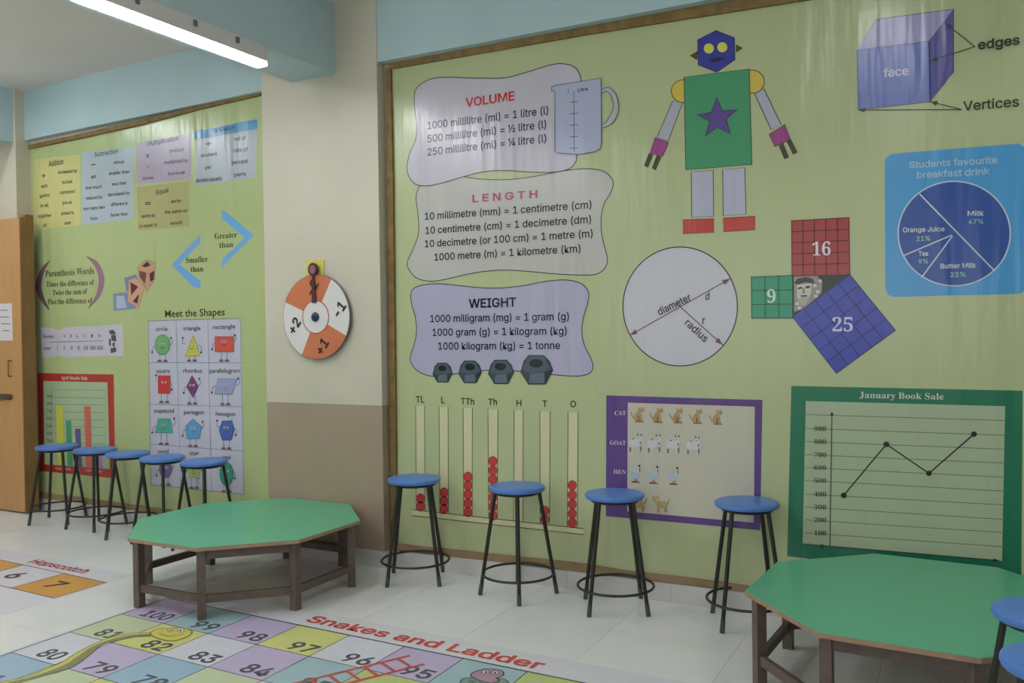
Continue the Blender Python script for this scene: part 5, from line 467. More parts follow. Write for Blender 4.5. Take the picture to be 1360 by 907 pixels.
# ------------------------------------------------------------------ door leaf folded back against the left pillar
M_door = mat('door_laminate', (196, 150, 98), .45, noise=.35, nscale=3, stretch=(6, 6, .8), tone=(170, 124, 76))
M_dedge = mat('door_edge', (140, 106, 62), .6, noise=.4, nscale=5, tone=(110, 80, 44))
M_steel = mat('dull_steel', (120, 108, 92), .35, metal=.8)
door = thing('door_1', 'x', 'x'); del door['label'], door['category']; struct(door)
DX = -6.895; DY = 4.545
boxo('door_panel', (-7.75, DX, DY, DY+.035, .012, 2.44), M_door, door, .002)
boxo('door_edge_strip', (DX, DX+.012, DY-.001, DY+.037, .012, 2.44), M_dedge, door, .001)
boxo('door_frame', (DX-.02, DX+.022, DY+.037, DY+.11, 0, 2.47), M_dedge, door, .002)
bh = Plane((0, DY, 0), (1, 0, 0), (0, 0, 1))
def onD(x, y): u, v = bh.uv(x, y); return u, v
hu, hv = onD(8, 527)
bolt = boxo('latch', (hu-.085, hu+.075, DY-.006, DY, hv-.024, hv+.024), M_steel, door, .001, 'steel sliding bolt')
bm = bmesh.new(); tube(bm, (hu-.09, DY-.016, hv+.006), (hu+.10, DY-.016, hv+.006), .008); obj('bolt_rod', mesh(bm, 'rod', M_steel, True), bolt)
bm = bmesh.new(); tube(bm, (hu+.01, DY-.016, hv+.006), (hu+.015, DY-.05, hv-.03), .006); obj('bolt_knob', mesh(bm, 'k', M_steel, True), bolt)
hu2, hv2 = onD(15.5, 489)
bm = bmesh.new(); tube(bm, (hu2, DY-.03, hv2-.07), (hu2, DY-.03, hv2+.07), .006)
tube(bm, (hu2, DY-.03, hv2-.065), (hu2, DY+.002, hv2-.065), .006); tube(bm, (hu2, DY-.03, hv2+.065), (hu2, DY+.002, hv2+.065), .006)
obj('door_handle', mesh(bm, 'dh', M_dedge, True), door)
M_paper = mat('white_paper', (214, 212, 216), .6)
u0, v0 = onD(-14, 404); u1, v1 = onD(17, 452)
nt_ = thing('notice_sheet', 'white printed paper notice taped to the wooden door leaf', 'notice', (0, 0, 0))
boxo('paper', (u0, u1, DY-.0012, DY-.0002, v1, v0), M_paper, nt_)
ik = Ink(bh); ik.base = .0016
for k, (a, b) in enumerate(((-4, 10), (-6, 12), (2, 14), (4, 13))):
    ik.pline((a, 412+k*9), (b, 412+k*9), .006, (90, 90, 100), 0)
ik.build('lettering', nt_)

# ------------------------------------------------------------------ tube lights
M_tube = emit('lit_tube', (.96, .98, 1.0), TUBE)
M_body = mat('grey_white_metal', (206, 204, 200), .45)
M_clip = mat('dark_clip', (110, 108, 106), .5)
def tube_light(label, x, y0, y1, z, power=None):
    t = thing('tube_light', label, 'ceiling light', (x, y0, z), 0, 'tube lights')
    L = y1-y0
    boxo('housing', (-.028, .036, 0, L, .004, .089), M_body, t, .003)
    d = bmesh.new(); box(d, -.038, .030, .01, L-.01, -.022, .004); obj('diffuser', mesh(d, 'diffuser', M_tube, bevel=.006), t)
    boxo('end_cap', (-.04, .04, -.012, .0, -.024, .089), M_body, t, .002); boxo('end_cap', (-.04, .04, L, L+.012, -.024, .089), M_body, t, .002)
    for s in (.25, .55, .8):
        boxo('mounting_clip', (.034, .046, L*s, L*s+.02, .045, .075), M_clip, t, .001)
    return t
tl = tube_light('lit white tube light fixed beneath the pale blue ceiling beam', -3.545, 2.62, 3.80, 2.995)
for k, (x, y, z) in enumerate(((-3.545, .6, 2.995), (-.50, 1.9, 3.431), (-.62, -.6, 3.431), (-5.30, 1.75, 3.431), (-5.45, -1.2, 3.431), (-8.3, 2.4, 3.431), (1.6, 1.8, 3.431), (-3.545, -1.6, 2.995), (-6.85, 2.75, 3.431), (-5.30, .45, 3.431))):
    dup(tl, (x, y, z), 0, ['white tube light further along the same blue beam, out of frame', 'white ceiling tube light above the right bay, out of frame', 'white ceiling tube light behind the photographer on the right', 'white ceiling tube light in the left bay nearest the camera', 'white ceiling tube light behind the photographer on the left',
        'white ceiling tube light at the far left of the room', 'white ceiling tube light at the far right of the room', 'white tube light on the blue beam behind the photographer', 'white ceiling tube light above the left banner and door, out of frame', 'extra white ceiling tube light in the left bay, added out of frame to strengthen the light from the left'][k])  # last tube is an unseen addition that boosts the light from the left

# ================================================================== RIGHT BANNER
GREEN = (182, 192, 146)
DK = (44, 42, 60)
def sheet(name, pl, px, th, c, parent):
    q = [pl.uv(*p) for p in px]; bm = bmesh.new()
    a = [bm.verts.new(pl.at(u, v, .0002)) for u, v in q]; b = [bm.verts.new(pl.at(u, v, th)) for u, v in q]; n = len(q)
    bm.faces.new(a); bm.faces.new(b)
    for i in range(n): bm.faces.new((a[i], a[(i+1) % n], b[(i+1) % n], b[i]))
    return obj(name, mesh(bm, name, vinyl(c)), parent)
RB = thing('wall_banner', 'large green vinyl banner printed with robot and measurement panels, right of the pillar', 'banner', (0, 0, 0))
sheet('banner_sheet', WR, [(522, 92), (632, 70), (780, 46), (1073, 1), (1400, -55), (1400, 826), (918, 766), (830, 756), (776, 747), (680, 737), (590, 727), (528, 721)], .0010, GREEN, RB)
K = lambda: Ink(WR)
# --- measurement panels
k = K(); c = crop(520, 210, 4.25)
k.pshape(smooth(c((145, 190), (170, 150), (260, 115), (380, 103), (500, 118), (640, 122), (780, 108), (900, 85), (1000, 68), (1100, 60), (1190, 72), (1240, 110), (1252, 150), (1235, 200), (1200, 260), (1185, 330), (1185, 410), (1200, 490), (1218, 560), (1212, 610), (1170, 650), (1100, 660), (950, 655), (800, 642), (650, 632), (520, 640), (400, 662), (300, 685), (220, 695), (140, 675), (95, 620), (92, 580), (120, 520), (150, 440), (155, 380), (148, 300), (140, 230))), (190, 190, 184), 0, (70, 55, 70), .005)
k.ptext('L E N G T H', (627.8, 268.6), (714.1, 262.4), 10.5, (176, 74, 116), .03)
for t, a, b in (('10 millimetre (mm) = 1 centimetre (cm)', (564.7, 291.9), (785.9, 276.4)), ('10 centimetre (cm) = 1 decimetre (dm)', (565.4, 310.7), (785.4, 295.9)),
                ('10 decimetre (or 100 cm) = 1 metre (m)', (564.7, 328.4), (787.5, 314.7)), ('1000 metre (m) = 1 kilometre (km)', (577.2, 346), (771.3, 334.7))): k.ptext(t, a, b, 9.8, DK)
k.build('length_panel', RB, 'grey wavy-edged panel headed LENGTH')
k = K(); k.base = .0030; c = crop(520, 60, 4.25)
k.pshape(smooth(c((130, 300), (150, 235), (230, 190), (330, 182), (480, 187), (640, 185), (760, 155), (900, 112), (980, 107), (1040, 130), (1070, 190), (1075, 300), (1052, 450), (1042, 560), (1045, 620), (1040, 660), (1000, 700), (900, 718), (760, 715), (640, 708), (520, 715), (400, 745), (280, 780), (190, 795), (130, 780), (95, 730), (90, 680), (105, 610), (135, 540), (145, 470), (138, 400))), (192, 188, 200), 0, (70, 55, 80), .005)
k.ptext('VOLUME', (618.8, 142.4), (684, 133), 12.3, (196, 48, 50), .035)
for t, a, b in (('1000 millilitre (ml) = 1 litre (l)', (568.2, 171.8), (728.6, 151.5)), ('500 millilitre (ml) = ½ litre (l)', (568.2, 189.4), (726, 170)), ('250 millilitre (ml) = ¼ litre (l)', (568.2, 207), (726, 188.5))): k.ptext(t, a, b, 10.3, (52, 50, 78), .016)
k.build('volume_panel', RB, 'pale wavy-edged panel headed VOLUME')
k = K(); k.base = .0052
k.path([k.P(*p) for p in smooth_open(c((1188, 262), (1218, 248), (1250, 270), (1268, 330), (1262, 380), (1235, 430), (1190, 462)))], .030, (176, 186, 186), 0)
k.path([k.P(*p) for p in smooth_open(c((1188, 252), (1225, 240), (1265, 275), (1283, 340), (1275, 400), (1245, 445), (1190, 470)))], .004, (80, 80, 110), 1)
k.path([k.P(*p) for p in smooth_open(c((1188, 272), (1215, 262), (1240, 285), (1255, 340), (1245, 380), (1220, 425), (1190, 450)))], .004, (80, 80, 110), 1)
k.pshape(c((905, 262), (905, 238), (930, 228), (1185, 188), (1187, 560), (1180, 585), (1150, 602), (1060, 618), (940, 610), (925, 598), (925, 270), (915, 258)), (172, 178, 204), 2, (84, 84, 116), .004)
k.pline(c((1032, 262))[0], c((1034, 600))[0], .003, (80, 80, 100), 4)
for y in (322, 388, 452, 518, 582): k.pline(c((1010, y+2))[0], c((1056, y-2))[0], .003, (80, 80, 100), 4)
k.ptext('1', *c((998, 270), (1004, 269)), 4.5, DK, .01, 4); k.ptext('Litre', *c((1055, 265), (1112, 257)), 4.5, DK, .01, 4)
k.build('measuring_jug_print', RB, 'lavender measuring jug with a curved handle')
k = K(); c = crop(520, 360, 4.25)
k.pshape(smooth(c((110, 130), (130, 95), (200, 75), (300, 73), (400, 84), (520, 95), (620, 95), (740, 83), (860, 60), (980, 50), (1070, 70), (1112, 120), (1108, 180), (1085, 260), (1075, 340), (1090, 420), (1125, 490), (1138, 540), (1120, 575), (1060, 592), (950, 588), (800, 573), (650, 560), (530, 560), (400, 575), (300, 590), (220, 592), (150, 565), (112, 520), (108, 480), (130, 410), (142, 340), (135, 260), (115, 190))), (176, 174, 200), 0, (60, 50, 70), .005)
k.ptext('WEIGHT', (623, 408.7), (685.9, 406.8), 12.3, (28, 26, 52), .035)
for t, a, b in (('1000 milligram (mg) = 1 gram (g)', (571.8, 427.8), (756, 425)), ('1000 gram (g) = 1 kilogram (kg)', (574.8, 445.9), (753, 444.2)), ('1000 kilogram (kg) = 1 tonne', (582.4, 464.2), (744.2, 463.5))): k.ptext(t, a, b, 10, (30, 28, 54), .014)
k.build('weight_panel', RB, 'lavender wavy-edged panel headed WEIGHT')
for x0, x1, y0, y1 in ((235, 345, 519, 627), (381, 509, 507, 630), (548, 691, 502, 635), (731, 911, 476, 638)):
    k = K(); k.base = .0036
    q = lambda *pts: c(*[(x0+a*(x1-x0), y0+b*(y1-y0)) for a, b in pts])
    k.pshape(q((.25, 0), (.72, 0), (.9, .2), (1, .52), (.77, 1), (.24, 1), (0, .58), (.1, .2)), (64, 78, 88), 0, (28, 36, 42), .004)
    k.pshape(q((.25, .02), (.72, .02), (.97, .48), (.74, .60), (.27, .60), (.04, .50)), (78, 94, 104), 2)
    k.pshape(q((.27, .62), (.74, .58), (.76, .98), (.25, .98)), (92, 110, 122), 2, (44, 54, 60), .003)
    k.pshape(q((.74, .58), (.99, .50), (.78, .97)), (50, 62, 72), 2)
    k.pdisc(q((.49, .27))[0], .2*(x1-x0)/4.25, .14*(y1-y0)/4.25, (24, 34, 38), 4, (20, 28, 30), .003)
    k.build('hexagonal_weight_print', RB)
# --- printed abacus
k = K(); c = crop(520, 510, 4.25); OL = (66, 62, 36); ROD = (208, 208, 166)
for t, a, b in (('TL', (139, 104), (187, 104)), ('L', (282, 108), (303, 108)), ('TTh', (393, 114), (468, 116)), ('Th', (548, 118), (597, 118)), ('H', (707, 124), (735, 124)), ('T', (853, 128), (880, 128)), ('O', (1010, 130), (1043, 130))):
    k.ptext(t, *c(a, b), 8.6, (52, 54, 30), .012)
for xa, xb, y0, xc, xd, y1, beads in ((137, 187, 123, 141, 189, 716, (645, 690)), (269, 320, 129, 274, 322, 729, (612, 660, 705)), (405, 457, 134, 408, 456, 745, (523, 572, 622, 673, 722)),
        (545, 602, 142, 549, 597, 763, (435, 487, 538, 590, 641, 692, 742)), (693, 744, 147, 690, 742, 780, ()), (838, 896, 153, 840, 892, 793, (715, 765)), (997, 1054, 158, 993, 1050, 808, (571, 625, 678, 731, 783))):
    k.pshape(c((xa, y0), (xb, y0), (xd, y1), (xc, y1)), ROD, 0, OL, .004)
    for y in beads:
        k.pshape([(p[0], p[1]) for p in [( 520+((xc+xd)/2+24*math.cos(t))/4.25, 510+(y+27*math.sin(t))/4.25) for t in (2*math.pi*i/20 for i in range(20))]], (196, 66, 64), 2, (120, 40, 40), .0025)
k.pshape(c((115, 708), (1087, 816), (1085, 849), (115, 741)), ROD, 2, OL, .004)
k.build('abacus_print', RB, 'seven-rod place value abacus with red beads')
# --- robot
k = K(); c = crop(820, 20, 3.0233); O2 = (50, 50, 40)
def cs(pts, col, l=0, o=O2, w=.004): k.pshape(c(*pts), col, l, o, w)
k.pdisc(c((266, 306))[0], 49/3.02, 46/3.02, (214, 190, 84), 0, O2, .004); k.pdisc(c((541, 268))[0], 49/3.02, 47/3.02, (214, 190, 84), 0, O2, .004)
cs([(222, 345), (262, 352), (205, 505), (160, 490)], (178, 178, 196)); cs([(552, 318), (588, 295), (658, 440), (618, 462)], (178, 178, 196))
cs([(128, 555), (143, 562), (122, 612), (109, 605)], (76, 72, 40)); cs([(160, 563), (176, 570), (153, 623), (140, 615)], (76, 72, 40))
cs([(650, 525), (664, 515), (688, 572), (672, 578)], (76, 72, 40)); cs([(682, 508), (696, 500), (722, 552), (707, 560)], (76, 72, 40))
cs([(152, 492), (206, 512), (182, 568), (132, 555)], (160, 70, 140), 2); cs([(610, 480), (672, 440), (695, 500), (632, 528)], (160, 70, 140), 2)
cs([(268, 250), (530, 217), (540, 600), (275, 622)], (70, 152, 108), 2)
cs([(400, 330), (422, 385), (483, 380), (437, 418), (455, 478), (402, 450), (353, 488), (372, 427), (320, 400), (378, 392)], (92, 72, 146), 4)
cs([(297, 630), (385, 624), (387, 808), (298, 812)], (180, 182, 202)); cs([(423, 620), (512, 613), (517, 800), (425, 805)], (180, 182, 202))
cs([(264, 822), (387, 818), (388, 872), (265, 878)], (192, 64, 54), 0, (120, 50, 30)); cs([(425, 815), (553, 808), (553, 862), (427, 870)], (192, 64, 54), 0, (120, 50, 30))
cs([(292, 163), (322, 146), (320, 180)], (90, 76, 34)); cs([(477, 120), (503, 133), (477, 150)], (90, 76, 34))
cs([(397, 63), (470, 92), (472, 180), (400, 230), (325, 200), (323, 100)], (56, 62, 156), 2, (36, 40, 90))
k.pdisc(c((368, 135))[0], 6.7, 6.7, (214, 214, 90), 4); k.pdisc(c((422, 130))[0], 6.7, 6.7, (214, 214, 90), 4)
cs([(365, 182), (395, 173), (430, 172), (408, 185), (385, 190)], (34, 40, 110), 4)
k.build('robot_print', RB, 'robot made of flat shapes: blue hexagon head, green body with purple star')
# --- labelled cube
k = K(); c = crop(1100, 0, 5.2308)
k.pshape(c((200, 350), (335, 135), (870, 65), (700, 288)), (160, 156, 200), 0, (60, 60, 100), .003)
k.pshape(c((200, 350), (700, 288), (708, 708), (208, 765)), (106, 122, 190), 2, (60, 60, 110), .003)
k.pshape(c((700, 288), (870, 65), (870, 500), (708, 708)), (88, 86, 156), 2, (56, 56, 100), .003)
k.ptext('face', (1173.5, 102.5), (1207, 99.6), 12, (206, 206, 232), .02, 5)
k.ptext('edges', (1298.8, 66), (1354.3, 59), 13, (56, 58, 40), .022, 5); k.ptext('Vertices', (1279.3, 147.4), (1353.3, 141.2), 13, (56, 58, 40), .018, 5)
def arrow(a, b, wd, col, hs, l=5):
    A, B = Vector(k.P(*a)), Vector(k.P(*b)); k.line(A, B, wd, col, l); d = (B-A).normalized(); n = Vector((-d.y, d.x))
    k.poly([B[:], (B-d*hs+n*hs*.4)[:], (B-d*hs-n*hs*.4)[:]], col, l+1)
for a, b in (((1018, 325), (815, 165)), ((1018, 325), (712, 424)), ((925, 762), (712, 708)), ((925, 762), (212, 766))): arrow(*c(a, b), .004, (64, 62, 50), .028)
k.build('labelled_cube_print', RB, 'blue cube with arrows to edges and vertices')
# --- pie chart
k = K(); c = crop(1140, 180, 4.1227); WH = (196, 208, 220)
corner = [(145, 160), (150, 125), (175, 104), (210, 98)]
k.pshape(c(*corner, (500, 74), (840, 47), (880, 45), (905, 60), (916, 95), (920, 480), (918, 820), (900, 858), (870, 868), (500, 876), (190, 884), (160, 870), (148, 835)), (80, 158, 214), 0)
k.ptext('Students favourite', (1207.4, 223.4), (1324.8, 216.6), 9.5, (160, 200, 224), .03); k.ptext('breakfast drink', (1218, 236.8), (1314.6, 231.8), 9.5, (160, 200, 224), .03)
k.pdisc(c((525, 537))[0], 307/4.1227, 286/4.1227, (56, 86, 160), 1, WH, .006, 64)
for a, b in (((337, 322), (740, 735)), ((510, 546), (247, 658)), ((514, 552), (349, 774))): k.pline(*c(a, b), .006, WH, 3)
for t, a, b, cl in (('Milk', (598, 440), (688, 438), WH), ('47%', (602, 485), (684, 483), (130, 190, 190)), ('Orange Juice', (243, 530), (472, 524), WH), ('21%', (318, 578), (395, 575), (150, 190, 180)), ('Tea', (330, 660), (382, 658), WH),
        ('9%', (330, 703), (382, 700), (150, 190, 180)), ('Butter Milk', (450, 728), (645, 723), WH), ('23%', (503, 775), (588, 773), (150, 190, 180))): k.ptext(t, *c(a, b), 6.6, cl, .022, 4)
k.build('pie_chart_print', RB, 'blue pie chart of breakfast drinks')
# --- circle with diameter
k = K(); cc = (903.5, 407)
k.pdisc(cc, 76, 79, (196, 196, 206), 0, (50, 40, 50), .006, 72)
def arrow2(a, b, wd, col, hs, both=True):
    A, B = Vector(k.P(*a)), Vector(k.P(*b)); k.line(A, B, wd, col, 2)
    for P_, Q_ in ((A, B),)+(((B, A),) if both else ()):
        d = (Q_-P_).normalized(); n = Vector((-d.y, d.x)); k.poly([Q_[:], (Q_-d*hs+n*hs*.35)[:], (Q_-d*hs-n*hs*.35)[:]], col, 3)
arrow2((837, 445), (970, 370), .005, (110, 50, 60), .04); arrow2((903, 407), (960, 458), .005, (110, 50, 60), .04, False)
k.ptext('diameter', (876, 419), (919, 398), 10, DK, .012, 3, True); k.ptext('d', (937, 399), (942.5, 397), 10, DK, .012, 3); k.ptext('r', (933, 430), (937, 430), 10, DK, .012, 3)
k.ptext('radius', (909, 430), (936, 455), 10, DK, .012, 3, True)
k.build('circle_print', RB, 'white circle marked diameter and radius')
# --- squares on a right triangle
k = K(); c = crop(980, 270, 3.779)
def grid(q, n, col, lc, layer=0):
    q = [Vector(k.P(*p)) for p in c(*q)]; k.shape([v[:] for v in q], col, layer, lc, .006)
    for i in range(1, n):
        t = i/n; k.line(q[0].lerp(q[1], t), q[3].lerp(q[2], t), .004, lc, layer+2); k.line(q[0].lerp(q[3], t), q[1].lerp(q[2], t), .004, lc, layer+2)
k.pshape(c((275, 362), (562, 358), (275, 572)), (34, 52, 38), 0)
grid([(270, 88), (558, 72), (562, 358), (272, 365)], 5, (168, 66, 66), (92, 30, 36), 1)
grid([(68, 370), (275, 362), (275, 577), (70, 577)], 3, (44, 150, 112), (16, 70, 56), 1)
grid([(562, 358), (790, 637), (495, 853), (275, 570)], 5, (64, 74, 172), (36, 44, 110), 1)
NW = (226, 214, 222)
k.ptext('16', (1079, 339.4), (1103.4, 339), 17.5, NW, .04, 5, False, 'S'); k.ptext('9', (1019, 402), (1030.5, 402), 17, (196, 224, 208), .03, 5, False, 'S'); k.ptext('25', (1105.8, 440), (1133, 440), 18, (198, 204, 240), .04, 5, False, 'S')
k.build('triangle_squares_print', RB, 'red, green and blue gridded squares marked 16, 9 and 25')
k = K(); k.base = .0022
def s2(pts, col, l=0): k.pshape(c(*pts), col, l)
s2([(282, 368), (400, 364), (424, 400), (420, 452), (330, 530), (282, 545)], (150, 148, 138), 0)
s2([(282, 400), (300, 378), (340, 370), (375, 378), (388, 402), (340, 396), (300, 408)], (60, 62, 54), 1)
s2([(296, 410), (372, 402), (368, 450), (345, 500), (318, 512), (298, 470)], (206, 200, 190), 2)
s2([(300, 424), (322, 418), (324, 428), (302, 432)], (50, 50, 44), 3); s2([(340, 416), (364, 414), (362, 424), (342, 428)], (50, 50, 44), 3)
s2([(326, 424), (334, 424), (340, 452), (322, 454)], (150, 144, 130), 3); s2([(314, 462), (350, 460), (346, 468), (318, 470)], (70, 66, 58), 3)
s2([(306, 474), (356, 468), (340, 512), (318, 516)], (178, 174, 164), 3)
for a in ((378, 410), (392, 440), (382, 462), (290, 500), (300, 522), (404, 386)): s2([a, (a[0]+14, a[1]-6), (a[0]+20, a[1]+10), (a[0]+4, a[1]+12)], (214, 210, 204), 4)
k.build('portrait_print', RB, 'engraved head of a bearded man in a cap')
# --- pictograph
k = K(); c = crop(800, 500, 4.1231)
k.pshape(c((22, 103), (450, 116), (877, 128), (865, 842), (440, 802), (20, 765)), (94, 66, 134), 0)
k.pshape(c((140, 143), (835, 165), (830, 800), (137, 738)), (196, 194, 176), 1)
for t, a, b in (('CAT', (68, 211), (130, 211)), ('GOAT', (42, 373), (130, 375)), ('HEN', (62, 531), (130, 534)), ('DOG', (56, 692), (130, 696))): k.ptext(t, *c(a, b), 5.4, (206, 196, 214), .03, 3, False, 'S')
k.build('pictograph_poster', RB, 'purple-framed animal picture chart')
def critter(name, x, y, parts, label=None):
    k = K(); k.base = .0032
    for pts, col, l in parts: k.pshape(c(*[(x+a, y+b) for a, b in pts]), col, l)
    k.build(name, RB, label)
TAN = (176, 148, 104); DT = (84, 66, 50)
cat = [([(-14, 30), (-20, 5), (-8, -12), (6, -22), (16, -12), (22, 10), (26, 38), (-6, 40)], TAN, 0), ([(-2, -44), (8, -36), (20, -38), (30, -44), (36, -24), (28, -10), (10, -10), (0, -22)], (190, 160, 116), 1),
       ([(-18, 32), (-34, 8), (-42, -12), (-36, -14), (-26, 6), (-12, 26)], TAN, 0), ([(10, -26), (16, -26), (15, -20), (11, -20)], DT, 2), ([(24, -26), (30, -26), (29, -20), (24, -20)], DT, 2), ([(2, 8), (6, 8), (8, 36), (3, 36)], DT, 2), ([(-16, 34), (30, 34), (34, 42), (-12, 42)], (140, 112, 78), 1)]
for i, (x, y) in enumerate(((195, 208), (299, 212), (406, 214), (514, 217), (624, 222))): critter('cat_print', x, y, cat)
G1 = (206, 206, 208)
goat = [([(-36, -22), (0, -26), (20, -22), (30, -2), (26, 20), (-30, 22), (-40, 0)], G1, 0), ([(10, -40), (28, -42), (36, -22), (30, -8), (14, -14)], G1, 1), ([(12, -42), (6, -54), (10, -56), (18, -42)], DT, 0), ([(26, -42), (30, -54), (34, -52), (32, -40)], DT, 0),
        ([(-34, 20), (-26, 20), (-26, 46), (-34, 46)], (110, 108, 104), 0), ([(-18, 20), (-12, 20), (-12, 44), (-18, 44)], G1, 0), ([(12, 18), (18, 18), (20, 46), (12, 46)], G1, 0), ([(24, 16), (32, 16), (32, 44), (26, 44)], (110, 108, 104), 0), ([(16, -32), (20, -32), (20, -26), (16, -26)], DT, 2), ([(20, -6), (30, -8), (28, 4)], (70, 68, 64), 2), ([(-20, -26), (-8, -28), (-10, -20)], DT, 2)]
for i, (x, y) in enumerate(((183, 366), (286, 370), (390, 374), (500, 380))): critter('goat_print', x, y, goat)
hen = [([(-38, -26), (-20, -10), (4, -14), (18, -6), (16, 18), (-6, 32), (-28, 14), (-34, 0)], (176, 190, 206), 0), ([(8, -42), (24, -44), (28, -30), (20, -4), (4, -4), (12, -24)], (206, 206, 208), 1), ([(12, -54), (18, -48), (26, -54), (24, -40), (14, -40)], (70, 40, 40), 2),
       ([(20, -38), (24, -38), (24, -12), (20, -14)], DT, 3), ([(-22, 38), (14, 40), (26, 48), (-24, 46)], (130, 70, 60), 0), ([(-8, 28), (-4, 28), (-4, 42), (-8, 42)], (150, 90, 60), 0), ([(2, 26), (6, 26), (6, 42), (2, 42)], (150, 90, 60), 0)]
for i, (x, y) in enumerate(((184, 534), (282, 540), (392, 546))): critter('hen_print', x, y, hen)
dog = [([(-20, -16), (20, -18), (38, -2), (34, 22), (-14, 24), (-24, 6)], (180, 164, 110), 0), ([(-44, -36), (-24, -42), (-8, -30), (-10, -8), (-28, -2), (-46, -16)], (190, 174, 124), 1), ([(-46, -38), (-36, -50), (-32, -36)], TAN, 2), ([(-22, -40), (-12, -48), (-8, -30)], TAN, 2), ([(-38, -26), (-33, -26), (-33, -21), (-38, -21)], DT, 3),
       ([(34, -2), (46, -30), (52, -28), (42, 6)], (170, 154, 100), 0), ([(-18, 22), (-6, 22), (-6, 46), (-22, 46)], TAN, 0), ([(20, 20), (34, 18), (36, 44), (18, 46)], TAN, 0)]
for x, y in ((196, 694), (320, 698)): critter('dog_print', x, y, dog)
# --- line graph poster
k = K(); c = crop(1040, 500, 3.628)
k.pshape(c((40, 45), (1155, 68), (1148, 1010), (20, 865)), (34, 118, 88), 0)
k.pshape(c((110, 118), (1070, 143), (1055, 888), (95, 805)), (172, 186, 156), 1)
k.ptext('January Book Sale', (1141.6, 528.2), (1253.6, 530.6), 8, (200, 216, 202), .025, 3, False, 'S')
k.pline(*c((236, 175), (226, 818)), .005, (70, 84, 70), 3); k.pshape(c((225, 188), (236, 168), (246, 188)), (60, 70, 60), 3)
ya = (185, 252, 315, 378, 440, 502, 568, 630, 692, 755); yb = (212, 283, 350, 417, 485, 552, 618, 688, 752, 820)
for a, b in zip(ya, yb): k.pline(*c((108, a-2), (1066, b)), .0032, (104, 116, 92), 2)
k.pline(*c((97, 806), (1040, 886)), .005, (60, 70, 56), 3); k.pshape(c((1015, 874), (1036, 886), (1012, 893)), (40, 50, 40), 4)
for i, y in enumerate(ya[1:]): k.ptext(str(900-100*i), *c((150, y+9), (208, y+10)), 5.8, (50, 60, 46), .025, 3, False, 'S')
k.ptext('0', *c((180, 830), (196, 831)), 6.2, (40, 48, 36), .03, 3, False, 'S')
pts = c((293, 572), (498, 326), (703, 466), (920, 277))
for a, b in zip(pts, pts[1:]): k.pline(a, b, .006, (40, 46, 34), 4)
for p in pts: k.pdisc(p, 3.9, 3.6, (34, 36, 28), 5)
k.build('line_graph_poster', RB, 'dark green poster headed January Book Sale')

# ================================================================== LEFT BANNER
LB = thing('wall_banner', 'green vinyl banner printed with arithmetic word tables, left of the pillar', 'banner', (0, 0, 0))
sheet('banner_sheet', WL, [(34, 199), (110, 183), (190, 165), (270, 144), (352, 125), (358, 695), (200, 674), (120, 663), (48, 653)], .0010, (176, 190, 134), LB)
K = lambda: Ink(WL)
c = crop(30, 150, 4.25); TX = (84, 88, 74)
def table(name, head, hp, bodies, cells, label, col=TX, bold=.008):
    global k
    k = K()
    for pts, cl in bodies: k.pshape(c(*pts), cl, 0)
    k.ptext(head, *c(*hp), 6.0, (96, 100, 88) if col == TX else col, .018)
    for t, x, y, wd, cap in cells:
        k.ptext(t, *c((x-wd/2, y+9), (x+wd/2, y+9-wd*.10)), cap, col, .016)
    k.build(name, LB, label)
table('addition_table', 'Addition', ((148, 305), (232, 288)), [([(62, 264), (326, 232), (326, 632), (66, 660)], (200, 196, 128))],
      [('+', 121, 358, 24, 7), ('add', 124, 414, 34, 4.5), ('gains', 126, 468, 56, 4.5), ('in all', 126, 524, 46, 4.5), ('together', 127, 584, 76, 4.5), ('of', 126, 636, 22, 4.5), ('increased by', 256, 336, 108, 4.5), ('total', 254, 392, 60, 4.5), ('combined', 254, 450, 86, 4.5), ('plus', 254, 508, 52, 4.5), ('added to', 255, 568, 72, 4.5), ('sum', 256, 622, 36, 4.5)], 'yellow addition words table')
table('subtraction_table', 'Subtraction', ((408, 248), (540, 226)), [([(336, 226), (622, 191), (626, 600), (336, 632)], (172, 186, 196))],
      [('-', 402, 300, 26, 9), ('left', 402, 362, 26, 4.5), ('how much', 404, 424, 90, 4.5), ('reduced by', 406, 482, 92, 4.5), ('how many less', 406, 542, 122, 4.5), ('from', 405, 598, 40, 4.5), ('minus', 546, 280, 56, 4.5), ('smaller than', 546, 342, 116, 4.5), ('less than', 546, 402, 80, 4.5), ('decreased by', 546, 462, 124, 4.5), ('difference', 547, 518, 94, 4.5), ('fewer than', 547, 578, 96, 4.5)], 'pale blue subtraction words table')
table('multiplication_table', 'Multiplication', ((706, 188), (882, 154)), [([(640, 172), (955, 112), (950, 372), (646, 402)], (176, 162, 180))],
      [('x', 708, 244, 22, 6.5), ('·', 710, 306, 10, 6), ('times', 710, 370, 58, 4.5), ('product', 872, 214, 80, 4.5), ('multiplied by', 868, 280, 132, 4.5), ('twice', 870, 344, 96, 4.5)], 'lilac multiplication words table', (110, 84, 120))
table('division_table', 'Division', ((1086, 116), (1198, 92)), [([(975, 148), (1322, 90), (1318, 362), (980, 410)], (176, 182, 190)), ([(972, 104), (1326, 34), (1326, 90), (972, 152)], (78, 146, 196))],
      [('÷', 1051, 178, 36, 7), ('quotient', 1054, 240, 90, 4.5), ('per', 1050, 310, 36, 5), ('divided equally', 1054, 384, 148, 5), ('out of', 1230, 148, 64, 5.4), ('ratio of', 1232, 214, 84, 5.4), ('percent', 1228, 282, 90, 5.4), ('parts', 1230, 350, 66, 5)], 'lavender division words table with blue heading', (52, 66, 80))
